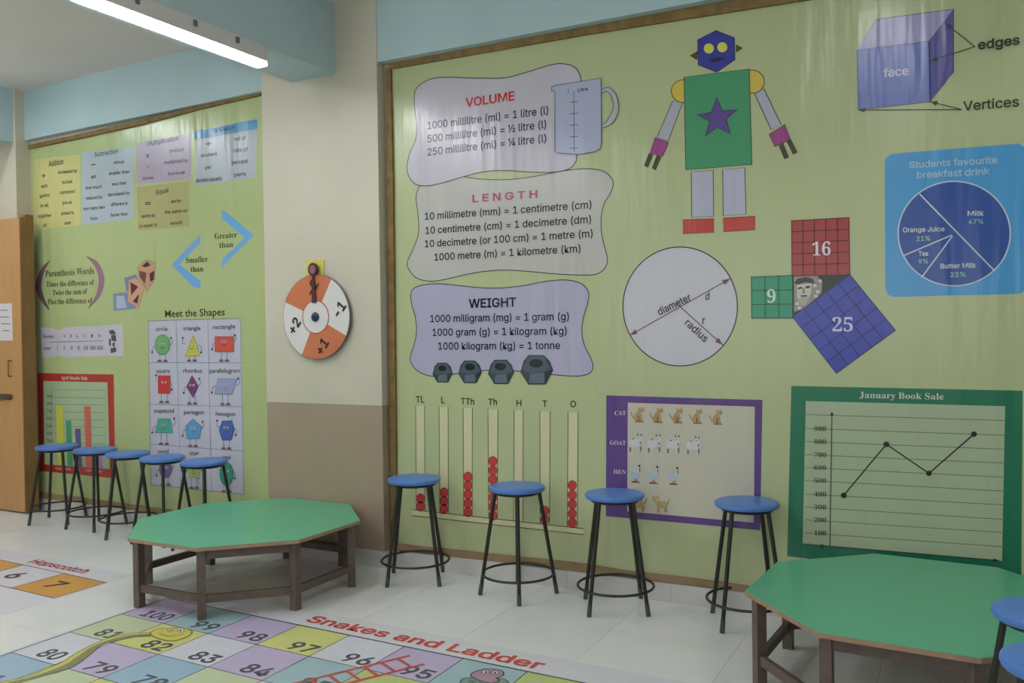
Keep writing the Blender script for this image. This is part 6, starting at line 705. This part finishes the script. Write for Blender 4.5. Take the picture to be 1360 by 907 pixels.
table('equal_table', 'Equal', ((756, 462), (826, 446)), [([(646, 420), (945, 385), (942, 640), (652, 665)], (176, 172, 116))],
      [('=', 709, 516, 30, 8), ('same as', 710, 584, 76, 4.8), ('is equal to', 712, 640, 98, 4.8), ('are', 868, 500, 56, 4.8), ('the same as', 868, 562, 128, 4.8), ('would', 868, 624, 66, 4.8)], 'khaki equal words table')
k = K(); k.pshape(c((1122, 552), (1150, 560), (1308, 690), (1125, 872), (1128, 825), (1255, 705), (1128, 600)), (112, 172, 222), 0)
k.ptext('Greater', *c((1085, 712), (1213, 702)), 7.5, (70, 76, 50), .014, 2, False, 'S'); k.ptext('than', *c((1112, 762), (1190, 756)), 7, (70, 76, 50), .014, 2, False, 'S')
k.build('greater_than_print', LB, 'blue chevron pointing right around Greater than')
c = crop(30, 310, 4.25)
k = K(); k.pshape(c((1003, 8), (1003, 52), (886, 175), (1005, 268), (1005, 312), (960, 300), (842, 178)), (112, 168, 222), 0)
k.ptext('Smaller', *c((923, 167), (1047, 160)), 7.5, (70, 76, 50), .014, 2, False, 'S'); k.ptext('than', *c((950, 217), (1022, 213)), 7, (70, 76, 50), .014, 2, False, 'S')
k.build('smaller_than_print', LB, 'blue chevron pointing left around Smaller than')
k = K()
k.pshape(smooth_open(c((160, 150), (110, 195), (75, 290), (98, 370), (150, 432)), 5)+smooth_open(c((152, 425), (118, 355), (106, 290), (125, 210), (156, 152)), 5), (128, 84, 112), 0, (84, 60, 70), .002)
k.pshape(smooth_open(c((360, 128), (425, 165), (462, 255), (440, 350), (372, 425)), 5)+smooth_open(c((375, 415), (415, 350), (432, 265), (410, 185), (362, 132)), 5), (156, 112, 140), 0, (84, 60, 70), .002)
for t, a, b, cp in (('Parenthesis Words', (130, 246), (405, 228), 8.6), ('Times the difference of', (136, 302), (405, 291), 7), ('Twice the sum of', (172, 350), (366, 341), 7), ('Plus the difference of', (143, 401), (396, 393), 7)): k.ptext(t, *c(a, b), cp, (84, 80, 50), .018, 2, False, 'S')
k.build('parenthesis_print', LB, 'mauve brackets around parenthesis words')
k = K()
def P3(pts, col, l=0): k.pshape(c(*pts), col, l, (90, 66, 56), .002)
k.pshape(c((512, 340), (590, 330), (640, 425), (515, 438)), (126, 142, 176), 0); k.pshape(c((575, 250), (640, 230), (660, 280), (585, 330)), (130, 136, 166), 0)
k.pshape(c((530, 352), (572, 352), (590, 420), (530, 424)), (170, 184, 204), 1)
P3([(650, 190), (700, 148), (752, 165), (748, 260), (705, 330), (655, 240)], (196, 152, 124), 1); P3([(600, 262), (640, 250), (690, 300), (655, 422), (595, 385)], (206, 160, 134), 1)
k.pshape(c((675, 185), (705, 158), (725, 180), (695, 192)), (60, 44, 44), 3); k.pshape(c((718, 228), (745, 210), (742, 262), (722, 272)), (80, 40, 40), 3); k.pshape(c((660, 210), (700, 222), (692, 285), (664, 245)), (116, 66, 60), 3)
k.pshape(c((610, 275), (655, 300), (615, 350)), (96, 52, 52), 3); k.pshape(c((660, 340), (650, 395), (622, 385)), (74, 44, 44), 3)
k.build('wooden_cubes_print', LB, 'two hollow wooden cubes with blue shadows')
k = K()
k.pshape(c((100, 530), (160, 532), (200, 545), (260, 528), (420, 522), (565, 510), (569, 690), (430, 694), (250, 697), (200, 690), (150, 703), (112, 700)), (196, 192, 206), 0)
k.pline(*c((158, 614), (458, 606)), .004, (110, 110, 116), 2)
k.ptext('Roman', *c((118, 590), (176, 590)), 3.6, (90, 90, 100), .01)
k.ptext('Value', *c((118, 656), (158, 656)), 4, (90, 90, 100), .01)
for x, t in zip((238, 275, 312, 352, 394, 436), 'VXLCDM'): k.ptext(t, *c((x-6, 588), (x+6, 587)), 4.5, (90, 90, 100), .008)
for x, t, wd in ((200, '1', 5), (238, '5', 8), (278, '10', 14), (318, '50', 14), (358, '100', 26), (398, '500', 30), (438, '1000', 34)): k.ptext(t, *c((x-wd/2, 656), (x+wd/2, 655)), 5, (96, 90, 100), .008)
for pts in ([(488, 550), (510, 542), (528, 560), (520, 572), (496, 570)], [(500, 575), (528, 572), (530, 612), (505, 605)], [(488, 600), (500, 590), (500, 640), (490, 630)], [(496, 650), (528, 640), (530, 668), (500, 676)], [(510, 615), (524, 618), (520, 640), (508, 636)]): k.pshape(c(*pts), (84, 84, 92), 2)
k.build('roman_numeral_strip', LB, 'white torn-paper strip of Roman numerals')
# meet the shapes
k = K()
k.pshape(c((712, 493), (1230, 480), (1238, 700), (1250, 1473), (990, 1446), (725, 1418), (716, 1000)), (190, 192, 208), 0)
k.ptext('Meet the Shapes', *c((806, 473), (1143, 462)), 9.6, (50, 56, 34), .012, 2, False, 'B')
LC = (112, 112, 124)
k.pline(*c((712, 493), (1230, 480)), .004, LC, 2); k.pline(*c((712, 493), (725, 1418)), .004, LC, 2); k.pline(*c((1230, 480), (1250, 1473)), .003, LC, 2); k.pline(*c((725, 1418), (1250, 1473)), .004, LC, 2)
k.pline(*c((868, 489), (893, 1436)), .003, LC, 2); k.pline(*c((1047, 485), (1068, 1453)), .003, LC, 2)
for a, b in (((712, 729), (1238, 730)), ((716, 964), (1242, 978)), ((720, 1188), (1246, 1229))): k.pline(*c(a, b), .003, LC, 2)
for t, a, b in (('circle', (755, 550), (820, 550)), ('triangle', (908, 547), (1006, 545)), ('rectangle', (1075, 540), (1202, 535)), ('square', (757, 786), (832, 786)), ('rhombus', (908, 786), (1016, 786)), ('parallelogram', (1058, 786), (1228, 785)),
                ('trapezoid', (742, 1012), (856, 1012)), ('pentagon', (912, 1020), (1025, 1020)), ('hexagon', (1092, 1028), (1202, 1030)), ('oval', (765, 1240), (825, 1240)), ('star', (945, 1250), (1000, 1250)), ('oval', (1130, 1272), (1176, 1274))):
    k.ptext(t, *c(a, b), 5.6, (56, 50, 50), .008, 2, False, 'B')
k.build('shapes_chart', LB, 'white chart of smiling shape figures headed Meet the Shapes')
def figure(name, pts, col, cx, cy, ft, hw, label):
    k = K(); k.base = .0030; D = (70, 60, 60)
    x0 = min(p[0] for p in pts); x1 = max(p[0] for p in pts); y1 = max(p[1] for p in pts)
    for s in (-1, 1):
        lx = cx+s*16; k.pline(*c((lx, y1-6), (lx, ft-8)), .004, D, 0); k.pshape(c((lx-12, ft-12), (lx+8, ft-14), (lx+14, ft), (lx-12, ft)), (110, 100, 100), 1)
        if s < 0: ar = [(x0+6, cy), (x0-12, cy+10), (x0-16, cy+38)] if hw < 0 else [(x0+6, cy-10), (x0-14, cy-16), (x0-12, cy-46)]
        else: ar = [(x1-6, cy), (x1+14, cy-14), (x1+6, cy-42)] if hw <= 0 else [(x1-6, cy-6), (x1+12, cy+8), (x1+8, cy+36)]
        k.path([k.P(*p) for p in c(*ar)], .004, D, 0); k.pdisc(c(ar[-1])[0], 1.3, 1.5, D, 1, None, 0, 8)
    k.pshape(c(*pts), col, 2, tuple(int(v*.55) for v in col), .003)
    for s in (-1, 1): k.pdisc(c((cx+s*9, cy-6))[0], 1.3, 1.6, (214, 210, 210), 4, None, 0, 10); k.pdisc(c((cx+s*9+1, cy-5))[0], .7, .9, (40, 36, 36), 5, None, 0, 8)
    k.path([k.P(*p) for p in c((cx-10, cy+12), (cx, cy+17), (cx+10, cy+11))], .003, (60, 40, 40), 4)
    k.build(name, LB, label)
def ell(cx, cy, rx, ry, n=20): return [(cx+rx*math.cos(2*math.pi*i/n), cy+ry*math.sin(2*math.pi*i/n)) for i in range(n)]
D4 = 637.5
figure('circle_figure', ell(792, 628, 42, 56), (108, 172, 108), 792, 632, 726, -1, 'green circle figure')
figure('triangle_figure', [(966, 574), (984, 622), (1002, 690), (918, 692), (946, 622)], (196, 192, 84), 958, 636, 724, 1, 'yellow triangle figure')
figure('rectangle_figure', [(1088, 582), (1194, 582), (1194, 668), (1088, 668)], (204, 84, 76), 1140, 616, 724, -1, 'red rectangle figure')
figure('square_figure', [(768, 802), (836, 803), (836, 903), (768, 902)], (204, 52, 58), 802, 846, 958, 1, 'red square figure')
figure('rhombus_figure', [(960, 800), (994, 862), (965, 928), (928, 866)], (120, 64, 124), 960, 862, 966, -1, 'purple rhombus figure')
figure('parallelogram_figure', [(1106, 820), (1214, 822), (1182, 906), (1086, 905)], (150, 160, 200), 1146, 860, 970, -1, 'pale blue parallelogram figure')
figure('trapezoid_figure', [(768, 1045), (836, 1046), (852, 1126), (750, 1124)], (76, 164, 140), 800, 1086, 1194, -1, 'teal trapezoid figure')
figure('pentagon_figure', [(966, 1046), (1012, 1092), (1000, 1158), (930, 1158), (922, 1088)], (92, 156, 204), 964, 1104, 1206, -1, 'light blue pentagon figure')
figure('hexagon_figure', [(1130, 1058), (1184, 1056), (1198, 1108), (1180, 1166), (1130, 1166), (1112, 1108)], (70, 100, 172), 1152, 1102, 1220, 1, 'blue hexagon figure')
figure('purple_oval_figure', ell(810, 1328, 36, 50), (118, 100, 150), 810, 1328, 1424, -1, 'purple oval figure')
figure('star_figure', [(970, 1296), (986, 1326), (1018, 1330), (994, 1352), (1000, 1388), (970, 1370), (940, 1386), (946, 1350), (922, 1330), (956, 1326)], (164, 196, 92), 970, 1340, 1442, -1, 'lime green star figure')
figure('green_oval_figure', ell(1154, 1358, 38, 66), (56, 150, 124), 1154, 1346, 1462, 1, 'dark green oval figure')
# bar chart
k = K(); c = crop(30, 460, 4.25)
k.pshape(c((85, 150), (300, 155), (515, 158), (525, 745), (300, 722), (97, 703)), (176, 54, 42), 0)
k.pshape(c((118, 195), (480, 203), (494, 692), (125, 665)), (166, 188, 150), 1)
k.ptext('April Snacks Sale', *c((220, 187), (368, 189)), 5, (224, 200, 190), .02, 3, False, 'S')
for i, (a, b) in enumerate(((245, 247), (288, 292), (327, 331), (370, 374), (410, 416), (450, 458), (494, 505), (540, 552), (582, 596), (625, 640))): k.pline(*c((180, a), (472, b)), .003, (96, 116, 90), 2)
k.pline(*c((165, 232), (172, 664)), .003, (70, 86, 66), 3)
for i in range(7): k.ptext(str(900-100*i), *c((140, 288+i*42), (170, 290+i*42)), 4, (76, 84, 66), .014, 3)
for x0, x1, y0, cl in ((190, 230, 332, (200, 204, 88)), (246, 276, 418, (66, 150, 112)), (298, 328, 464, (92, 84, 150)), (350, 384, 338, (206, 100, 80)), (424, 446, 580, (170, 120, 190))):
    k.pshape(c((x0, y0), (x1, y0), (x1+10, 668+(x1-190)*.075), (x0+10, 668+(x0-190)*.075)), cl, 4)
for t, x in (('chips', 206), ('puffs', 256), ('nuts', 306), ('rolls', 372), ('cake', 432)): k.ptext(t, *c((x-18, 692+(x-190)*.07), (x+18, 695+(x-190)*.07)), 3.6, (220, 190, 180), .016, 3)
k.build('bar_chart_poster', LB, 'red-framed bar chart with yellow, green, purple and orange bars')

# ================================================================== number wheel and pointer card on the pillar
M_or = mat('wheel_orange', (200, 116, 76), .5, noise=.15, nscale=12); M_wh = mat('wheel_white', (214, 212, 210), .5); M_ol = mat('wheel_outline', (112, 96, 120), .5)
uc, vc = PF.uv(423.5, 421); rz = abs(PF.uv(423.5, 486)[1]-PF.uv(423.5, 356)[1])/2; ru = abs(PF.uv(461, 421)[0]-PF.uv(386, 421)[0])/2; rw = (rz+ru)/2
WH_ = thing('number_wheel', 'round orange and white number wheel mounted on the cream pillar', 'wheel', (uc, 4.42, vc))
Pw = Plane((0, 4.42-.030, 0), (1, 0, 0), (0, 0, 1))
def wpt(r, a): return (r*math.cos(a), r*math.sin(a))
def extr(name, pts, y0, y1, m, parent, bevel=0, label=None):
    """flat shape in the wall plane (local x,z), between depths y0 and y1 in front of the pillar"""
    bm = bmesh.new(); A = [bm.verts.new((x, -y0, z)) for x, z in pts]; B = [bm.verts.new((x, -y1, z)) for x, z in pts]; n = len(pts)
    bm.faces.new(A); bm.faces.new(B)
    for i in range(n): bm.faces.new((A[i], A[(i+1) % n], B[(i+1) % n], B[i]))
    return obj(name, mesh(bm, name, m, bevel=bevel), parent, label)
extr('backing_disc', [wpt(rw, 2*math.pi*i/64) for i in range(64)], .022, .030, M_ol, WH_)
r1 = rw*.385
bounds = [(61, 158, M_or), (158, 244, M_wh), (244, 333, M_or), (-27, 61, M_wh)]
for a0, a1, m in bounds:
    n = 18; q = [wpt(rw*.985, R(a0+(a1-a0)*i/n)) for i in range(n+1)]+[wpt(r1, R(a1-(a1-a0)*i/n)) for i in range(n+1)]
    extr('wheel_segment', q, .030, .0315, m, WH_, 0, 'orange segment' if m == M_or else 'white segment')
extr('hub_disc', [wpt(r1*.97, 2*math.pi*i/40) for i in range(40)], .030, .033, M_wh, WH_, 0, 'white central disc')
extr('hub_rim', [wpt(r1*1.04, 2*math.pi*i/40) for i in range(40)], .030, .0322, mat('hub_rim_red', (170, 84, 92), .5), WH_)
M_kn = mat('dark_blue_knob', (44, 44, 84), .3)
bm = bmesh.new(); lathe(bm, [(0, 0), (.030, 0), (.030, .006), (.024, .012), (.012, .014), (.012, .020), (0, .021)], 24)
kn = obj('spindle_knob', mesh(bm, 'knob', M_kn, True), WH_); kn.rotation_euler = (R(90), 0, 0); kn.location = (0, -.033, 0)
bm = bmesh.new(); tube(bm, (0, 0, 0), (0, -.03, 0), .02); obj('spacer', mesh(bm, 'spacer', M_ol), WH_)
ik = Ink(Pw); ik.base = .0022
ik.mk = lambda cc_: mat('marker_black', (40, 34, 38), .5)
def wtext(t, cr, ang, size):
    ik = Ink(Pw); ik.base = .0040; ik.mk = lambda cc_: mat('marker_black', (40, 34, 38), .5)
    # text centred at polar position, reading rotated by ang
    V, Fc = glyphs(t, .02, 'K'); x0 = min(v[0] for v in V); x1 = max(v[0] for v in V); s_ = size/caph(.02, 'K'); m = ik.mi((0, 0, 0)); b = len(ik.V)
    for a, e, dz in V:
        a = (a-(x0+x1)/2)*s_; e = e*s_-size/2
        ik.V.append(ik.pl.at(uc+cr[0]+a*math.cos(ang)-e*math.sin(ang), vc+cr[1]+a*math.sin(ang)+e*math.cos(ang), ik.h(0)+dz))
    for f in Fc: ik.Fc.append(tuple(b+i for i in f)); ik.M.append(m)
    o = ik.build('printed_number', WH_); o.matrix_parent_inverse = Matrix.Translation((-uc, -4.42, -vc))
wtext('-2', wpt(rw*.70, R(97)), R(58), .07); wtext('-1', wpt(rw*.72, R(14)), R(52), .07); wtext('+1', wpt(rw*.70, R(-76)), R(52), .07); wtext('+2', wpt(rw*.68, R(196)), R(52), .07)

# pointer
up_, vp_ = PF.uv(420, 360)
PC = thing('pointer_card', 'yellow card with dark ring and pointer arm above the number wheel', 'pointer', (up_, 4.42, vp_))
cw = [(PF.uv(x, y)[0]-up_, PF.uv(x, y)[1]-vp_) for x, y in ((407.5, 345.5), (431, 345), (431, 373), (407.5, 375))]
extr('card', cw, 0, .006, mat('yellow_card', (212, 200, 92), .55), PC, .001)
M_br = mat('dark_brown_plastic', (72, 44, 44), .4)
extr('pin', ell(.006, .008, .014, .014, 16), .006, .030, M_br, PC)
extr('arm', [(-.002, -.02), (.014, -.02), (.030, -.205), (-.006, -.205)], .038, .043, M_br, PC, .002)
extr('ring', ell(.006, .008, .037, .042, 28), .030, .044, M_br, PC, .003); extr('ring_centre', ell(.006, .008, .024, .028, 24), .044, .046, mat('dusty_pink', (150, 96, 110), .5), PC, 0, 'pink ring centre')

# ================================================================== stools
M_seat = mat('blue_plastic_seat', (84, 130, 202), .36, noise=.12, nscale=14, tone=(72, 114, 184)); M_black = mat('black_steel_tube', (34, 36, 30), .38, spec=.5); M_tip = mat('grey_leg_tip', (66, 74, 70), .6)
def make_stool(label, group):
    s = thing('stool', label, 'stool', (0, 0, 0), 0, group)
    bm = bmesh.new(); lathe(bm, [(0, .572), (.135, .572), (.150, .575), (.1545, .583), (.155, .590), (.1525, .597), (.144, .601), (.120, .602), (0, .602)], 48); obj('seat', mesh(bm, 'seat', M_seat, True), s)
    bm = bmesh.new(); torus(bm, .118, .009, .5645, 40, 8); obj('seat_frame', mesh(bm, 'seat_frame', M_black, True), s)
    for i in range(4):
        a = i*math.pi/2; ca, sa = math.cos(a), math.sin(a)
        top = Vector((.120*ca, .120*sa, .572)); bot = Vector((.212*ca, .212*sa, .0)); mid = top.lerp(bot, .90)
        bm = bmesh.new(); tube(bm, top, bot, .0105, 14); l = obj('leg', mesh(bm, 'leg', M_black, True), s)
        bm = bmesh.new(); tube(bm, mid, bot-Vector((0, 0, 0)), .0118, 14); obj('foot_sleeve', mesh(bm, 'foot_sleeve', M_tip, True), l)
    bm = bmesh.new(); torus(bm, .197, .0068, .118, 56, 10); obj('foot_ring', mesh(bm, 'foot_ring', M_black, True), s)
    return s
GR, GL = 'blue stools along the right-hand banner', 'blue stools along the left-hand banner'
s0 = make_stool('blue-topped black stool beside the pillar, in front of the printed abacus left end', GR)
s0.location = (-2.878, 4.288, 0); s0.rotation_euler = (0, 0, R(-17))
for (x, y, a, lb, g) in ((-2.200, 4.285, 28, 'blue-topped black stool in front of the printed abacus right half, second from the pillar', GR), (-1.632, 4.290, -19, 'blue-topped black stool overlapping the left edge of the purple animal chart', GR),
        (-.960, 4.335, -22, 'blue-topped black stool between the purple animal chart and the right green table', GR),
        (-6.375, 4.475, -17, 'blue-topped black stool nearest the wooden door, in front of the red bar chart', GL), (-5.905, 4.462, -42, 'blue-topped stool at the right edge of the red bar chart, second from the door', GL),
        (-5.472, 4.405, 5, 'blue-topped stool in the middle of the five by the left banner', GL), (-5.045, 4.350, 49, 'blue-topped stool at the left column of the shapes chart, fourth from the door', GL), (-4.615, 4.325, 46, 'blue-topped stool at the right columns of the shapes chart, behind the left green table', GL),
        (.215, 3.015, 190, 'blue-topped stool at the right picture edge, standing against the right green table', None), (.225, 2.585, 30, 'blue-topped stool nearest the camera, cut off at the bottom right corner', None)):
    o = dup(s0, (x, y, 0), R(a), lb, g)
    if g is None: o['group'] = 'blue stools beside the right green table'

# ================================================================== octagonal tables
M_top = mat('green_laminate', (92, 176, 136), .32, noise=.10, nscale=3, tone=(84, 162, 124)); M_edge = mat('table_edge_wood', (170, 138, 112), .6, noise=.5, nscale=14, tone=(132, 100, 80)); M_wood = mat('dark_stained_wood', (106, 92, 82), .5, noise=.6, nscale=9, stretch=(2, 2, 2), tone=(76, 64, 56))
def make_table(label):
    t = thing('octagonal_table', label, 'table', (0, 0, 0), 0, 'low green octagonal tables')
    V8 = lambda r: [(r*math.cos(i*math.pi/4), r*math.sin(i*math.pi/4)) for i in range(8)]
    bm = bmesh.new(); prism(bm, V8(.664), .3775, .3800); obj('laminate', mesh(bm, 'laminate', M_top, bevel=.0008), t, 'green laminate surface')
    bm = bmesh.new(); prism(bm, V8(.6635), .360, .3774); obj('tabletop', mesh(bm, 'tabletop', M_edge, bevel=.001), t, 'raw brown board edge')
    L = V8(.609)
    for i, (x, y) in enumerate(L):
        a = i*math.pi/4; bm = bmesh.new(); box(bm, -.021, .021, -.021, .021, 0, .360); me = mesh(bm, 'leg', M_wood, bevel=.002)
        o = obj('leg', me, t); o.location = (x, y, 0); o.rotation_euler = (0, 0, a+math.pi/8)
    for i in range(8):
        p, q = Vector(L[i]), Vector(L[(i+1) % 8]); d = (q-p).normalized()*.016
        bm = bmesh.new(); beamp(bm, p+d, q-d, .022, .040, .085); obj('stretcher', mesh(bm, 'stretcher', M_wood, bevel=.0015), t)
        if i % 2 == 1:
            bm = bmesh.new(); beamp(bm, p+d, q-d, .022, .050, .3095); obj('apron', mesh(bm, 'apron', M_wood, bevel=.0015), t)
    return t
t0 = make_table('low green octagonal table with dark wooden legs in front of the pillar')
t0.location = (-3.70, 3.788, 0); t0.rotation_euler = (0, 0, -1.976)
dup(t0, (-.176, 3.80, 0), -2.030-math.pi/4, 'low green octagonal table at the bottom right beneath the book sale graph')

# ================================================================== floor mats
BO = Vector((-3.93, 3.402)); BU = Vector((.3235, -.0120)); BV = Vector((-.004, .300))
SM = thing('floor_game_mat', 'printed snakes and ladders floor mat partly under the left green table', 'floor mat', (0, 0, 0))
def B(u, v): return tuple(BO+BU*u+BV*v)      # column, row (negative towards the camera)
def slab(name, pts, th, m, parent):
    bm = bmesh.new(); prism(bm, pts, .0001, th); return obj(name, mesh(bm, name, m), parent)
slab('mat_sheet', [B(-.09, -10.2), B(10.3, -10.2), B(10.3, .66), B(-.09, .66)], .0010, floorink((214, 214, 220)), SM)
k = Ink(FL, floorink); k.base = .0012; k.step = .0003
LIL, TEA, YEL, WHI, LIM, PGR, BLU = (190, 178, 208), (160, 190, 196), (206, 208, 130), (208, 210, 218), (186, 200, 130), (192, 204, 168), (156, 184, 204)
rows = [[LIL, TEA, LIL, YEL, WHI, LIL, TEA, LIM, WHI, LIL], [PGR, YEL, WHI, LIL, TEA, LIM, LIL, WHI, TEA, YEL], [WHI, LIL, BLU, PGR, WHI, YEL, TEA, LIL, PGR, WHI], [BLU, PGR, YEL, LIL, TEA, WHI, LIL, YEL, WHI, TEA]]
num = [list(range(100, 90, -1)), list(range(81, 91)), list(range(80, 70, -1)), list(range(61, 71))]
for j in range(10):
    for i in range(10):
        k = Ink(FL, floorink); k.base = .0012
        k.poly([B(i, -j), B(i+1, -j), B(i+1, -j-1), B(i, -j-1)], rows[j % 4][(i+j//4*3) % 10], 0); k.build('printed_square', SM)
k = Ink(FL, floorink); k.base = .0016; k.step = .0003; INK = (74, 72, 96)
for i in range(11): k.line(B(i, .0), B(i, -10), .005 if i % 10 else .010, INK, 0)
for j in range(11): k.line(B(0, -j), B(10, -j), .005 if j % 10 else .011, INK, 0)
k.build('grid_lines', SM)
k = Ink(FL, floorink); k.base = .0020; k.step = .0003
for j in range(4):
    for i in range(10):
        s_ = str(num[j][i]); a0 = .30 if len(s_) == 3 else .46; a1 = .90 if len(s_) == 3 else .93
        if i == 0 and j > 0: a0, a1 = .40, .84
        k = Ink(FL, floorink); k.base = .0020; k.text(s_, B(i+a0, -j-.90), B(i+a1, -j-.90), .095, (88, 94, 102), .03, 0); k.build('square_number', SM)
k = Ink(FL, floorink); k.base = .0020
def words(t, p0, p1, cap, col, parent, label):
    X = lambda q: max(v[0] for v in glyphs(q, 0, 'K')[0]); X0 = lambda q: min(v[0] for v in glyphs(q, 0, 'K')[0]); full = X(t); x00 = X0(t); p0, p1 = Vector(p0), Vector(p1); done = ''
    for wd in t.split(' '):
        a = sum(_glyph('K', ch)[0] for ch in done); q0 = a+X0(wd); q1 = a+X(wd)
        k = Ink(FL, floorink); k.base = .0020
        k.text(wd, p0.lerp(p1, (q0-x00)/(full-x00)), p0.lerp(p1, (q1-x00)/(full-x00)), cap, col, .035, 0); k.build('title_word', parent, label)
        done += wd+' '
words('Snakes and Ladder', FL.uv(404, 825), FL.uv(716, 889.5), .095, (204, 80, 72), SM, 'red title lettering')
# snake print
s = 4.85; c = crop(0, 720, s)
k = Ink(FL, floorink); k.base = .0024; k.step = .0004
top = smooth_open(c((980, 585), (850, 590), (700, 620), (560, 680), (470, 730), (400, 775), (300, 820), (170, 870), (0, 908), (-140, 960)), 4)
bot = smooth_open(c((-120, 1000), (130, 908), (250, 872), (400, 832), (480, 800), (560, 745), (650, 668), (740, 642), (850, 617), (970, 607)), 4)
n_ = min(len(top), len(bot)); bt = bot[::-1]
for a, b, d, e in zip(top, top[1:], bt[1:], bt):
    m1 = tuple((Vector(a)*.62+Vector(e)*.38)[:]); m2 = tuple((Vector(b)*.62+Vector(d)*.38)[:])
    k.pshape([a, b, m2, m1], (206, 196, 96), 0); k.pshape([m1, m2, d, e], (138, 138, 104), 0)
k.path([k.P(*p) for p in top], .005, (84, 90, 60), 1); k.path([k.P(*p) for p in bot], .005, (90, 96, 80), 1)
k.pshape(smooth(c((968, 595), (1010, 565), (1080, 562), (1140, 553), (1200, 562), (1238, 582), (1205, 612), (1120, 640), (1030, 628)), 4), (204, 200, 100), 2, (150, 104, 60), .006)
k.pdisc(c((1098, 572))[0], 3.6, 2.2, (214, 214, 206), 4, (90, 84, 60), .003); k.pdisc(c((1165, 572))[0], 4.6, 2.6, (214, 214, 206), 4, (90, 84, 60), .003)
k.pdisc(c((1100, 573))[0], 1.4, 1.0, (40, 40, 40), 6); k.pdisc(c((1162, 574))[0], 1.8, 1.2, (150, 60, 60), 6)
k.path([k.P(*p) for p in c((1030, 598), (1060, 604), (1085, 612), (1140, 604), (1185, 596))], .005, (150, 80, 60), 4)
k.build('snake_print', SM, 'long yellow snake')
k = Ink(FL, floorink); k.base = .0024; k.step = .0004; RD = (196, 92, 88)
a0, a1 = Vector(k.P(543, 871.5)), Vector(k.P(411, 903.5)); b0, b1 = Vector(k.P(562, 883)), Vector(k.P(480, 905.6))
a1 = a1+(a1-a0)*1.6; b1 = b1+(a1-a0)*.8
k.line(a0, a1, .020, RD, 0); k.line(b0, b0+(a1-a0)*1.0, .020, RD, 0)
for t in range(1, 15):
    p = a0.lerp(a1, t/15-.02); k.line(p, p+(b0-a0), .016, RD, 1)
k.build('ladder_print', SM, 'red ladder')
k = Ink(FL, floorink); k.base = .0024; k.step = .0004; c = crop(480, 780, 4.857)
k.pshape(smooth(c((640, 612), (660, 590), (720, 586), (900, 592), (950, 620), (960, 680), (640, 680)), 4), (120, 150, 140), 0, (60, 70, 70), .005)
k.pshape(smooth(c((705, 575), (730, 550), (800, 530), (880, 535), (915, 550), (910, 575), (870, 590), (890, 605), (840, 622), (760, 605)), 4), (176, 138, 152), 2, (70, 62, 80), .006)
k.pdisc(c((800, 552))[0], 5.2, 2.4, (206, 200, 206), 4, (60, 60, 70), .004); k.pdisc(c((862, 556))[0], 5.2, 2.4, (206, 200, 206), 4, (60, 60, 70), .004)
k.pdisc(c((804, 554))[0], 1.8, 1.1, (40, 40, 50), 6); k.pdisc(c((862, 558))[0], 1.8, 1.1, (40, 40, 50), 6)
k.build('monkey_face_print', SM, 'pink cartoon face')
# hopscotch
HM = thing('floor_game_mat', 'printed hopscotch floor mat with orange and white squares at the left edge', 'floor mat', (0, 0, 0))
HO = Vector((-4.512, 3.467)); HU = Vector((-.417, .0225)); HV = Vector((.003, -.335))
def Hh(u, v): return tuple(HO+HU*u+HV*v)
slab('mat_sheet', [Hh(-.045, -.52), Hh(8, -.52), Hh(8, 1.9), Hh(-.045, 1.9)], .0010, floorink((214, 214, 222)), HM)
k = Ink(FL, floorink); k.base = .0012; k.step = .0003; ORG = (208, 156, 82)
for i in range(8): k = Ink(FL, floorink); k.base = .0012; k.poly([Hh(i, 0), Hh(i+1, 0), Hh(i+1, 1), Hh(i, 1)], ORG if i % 2 == 0 else (212, 212, 220), 0); k.build('printed_square', HM)
k = Ink(FL, floorink); k.base = .0012; k.step = .0003
for i in range(9): k.line(Hh(i, 0), Hh(i, 1), .007, (80, 76, 110), 1)
k.line(Hh(0, 0), Hh(8, 0), .009, (90, 66, 96), 1); k.line(Hh(0, 1), Hh(8, 1), .008, (80, 66, 96), 1)
k.build('grid_lines', HM)
k = Ink(FL, floorink); k.base = .0022; k.step = .0003
for i, t in enumerate(('7', '6', '5')): k = Ink(FL, floorink); k.base = .0022; k.text(t, Hh(i+.69, .67), Hh(i+.43, .67), .120, (70, 62, 66), .02, 0); k.build('square_number', HM)
k = Ink(FL, floorink); k.base = .0022; k.text('Hopscotch', tuple(FL.uv(36, 747)), tuple(FL.uv(109, 762)), .085, (186, 76, 84), .025, 0)
k.build('lettering', HM, 'red title')
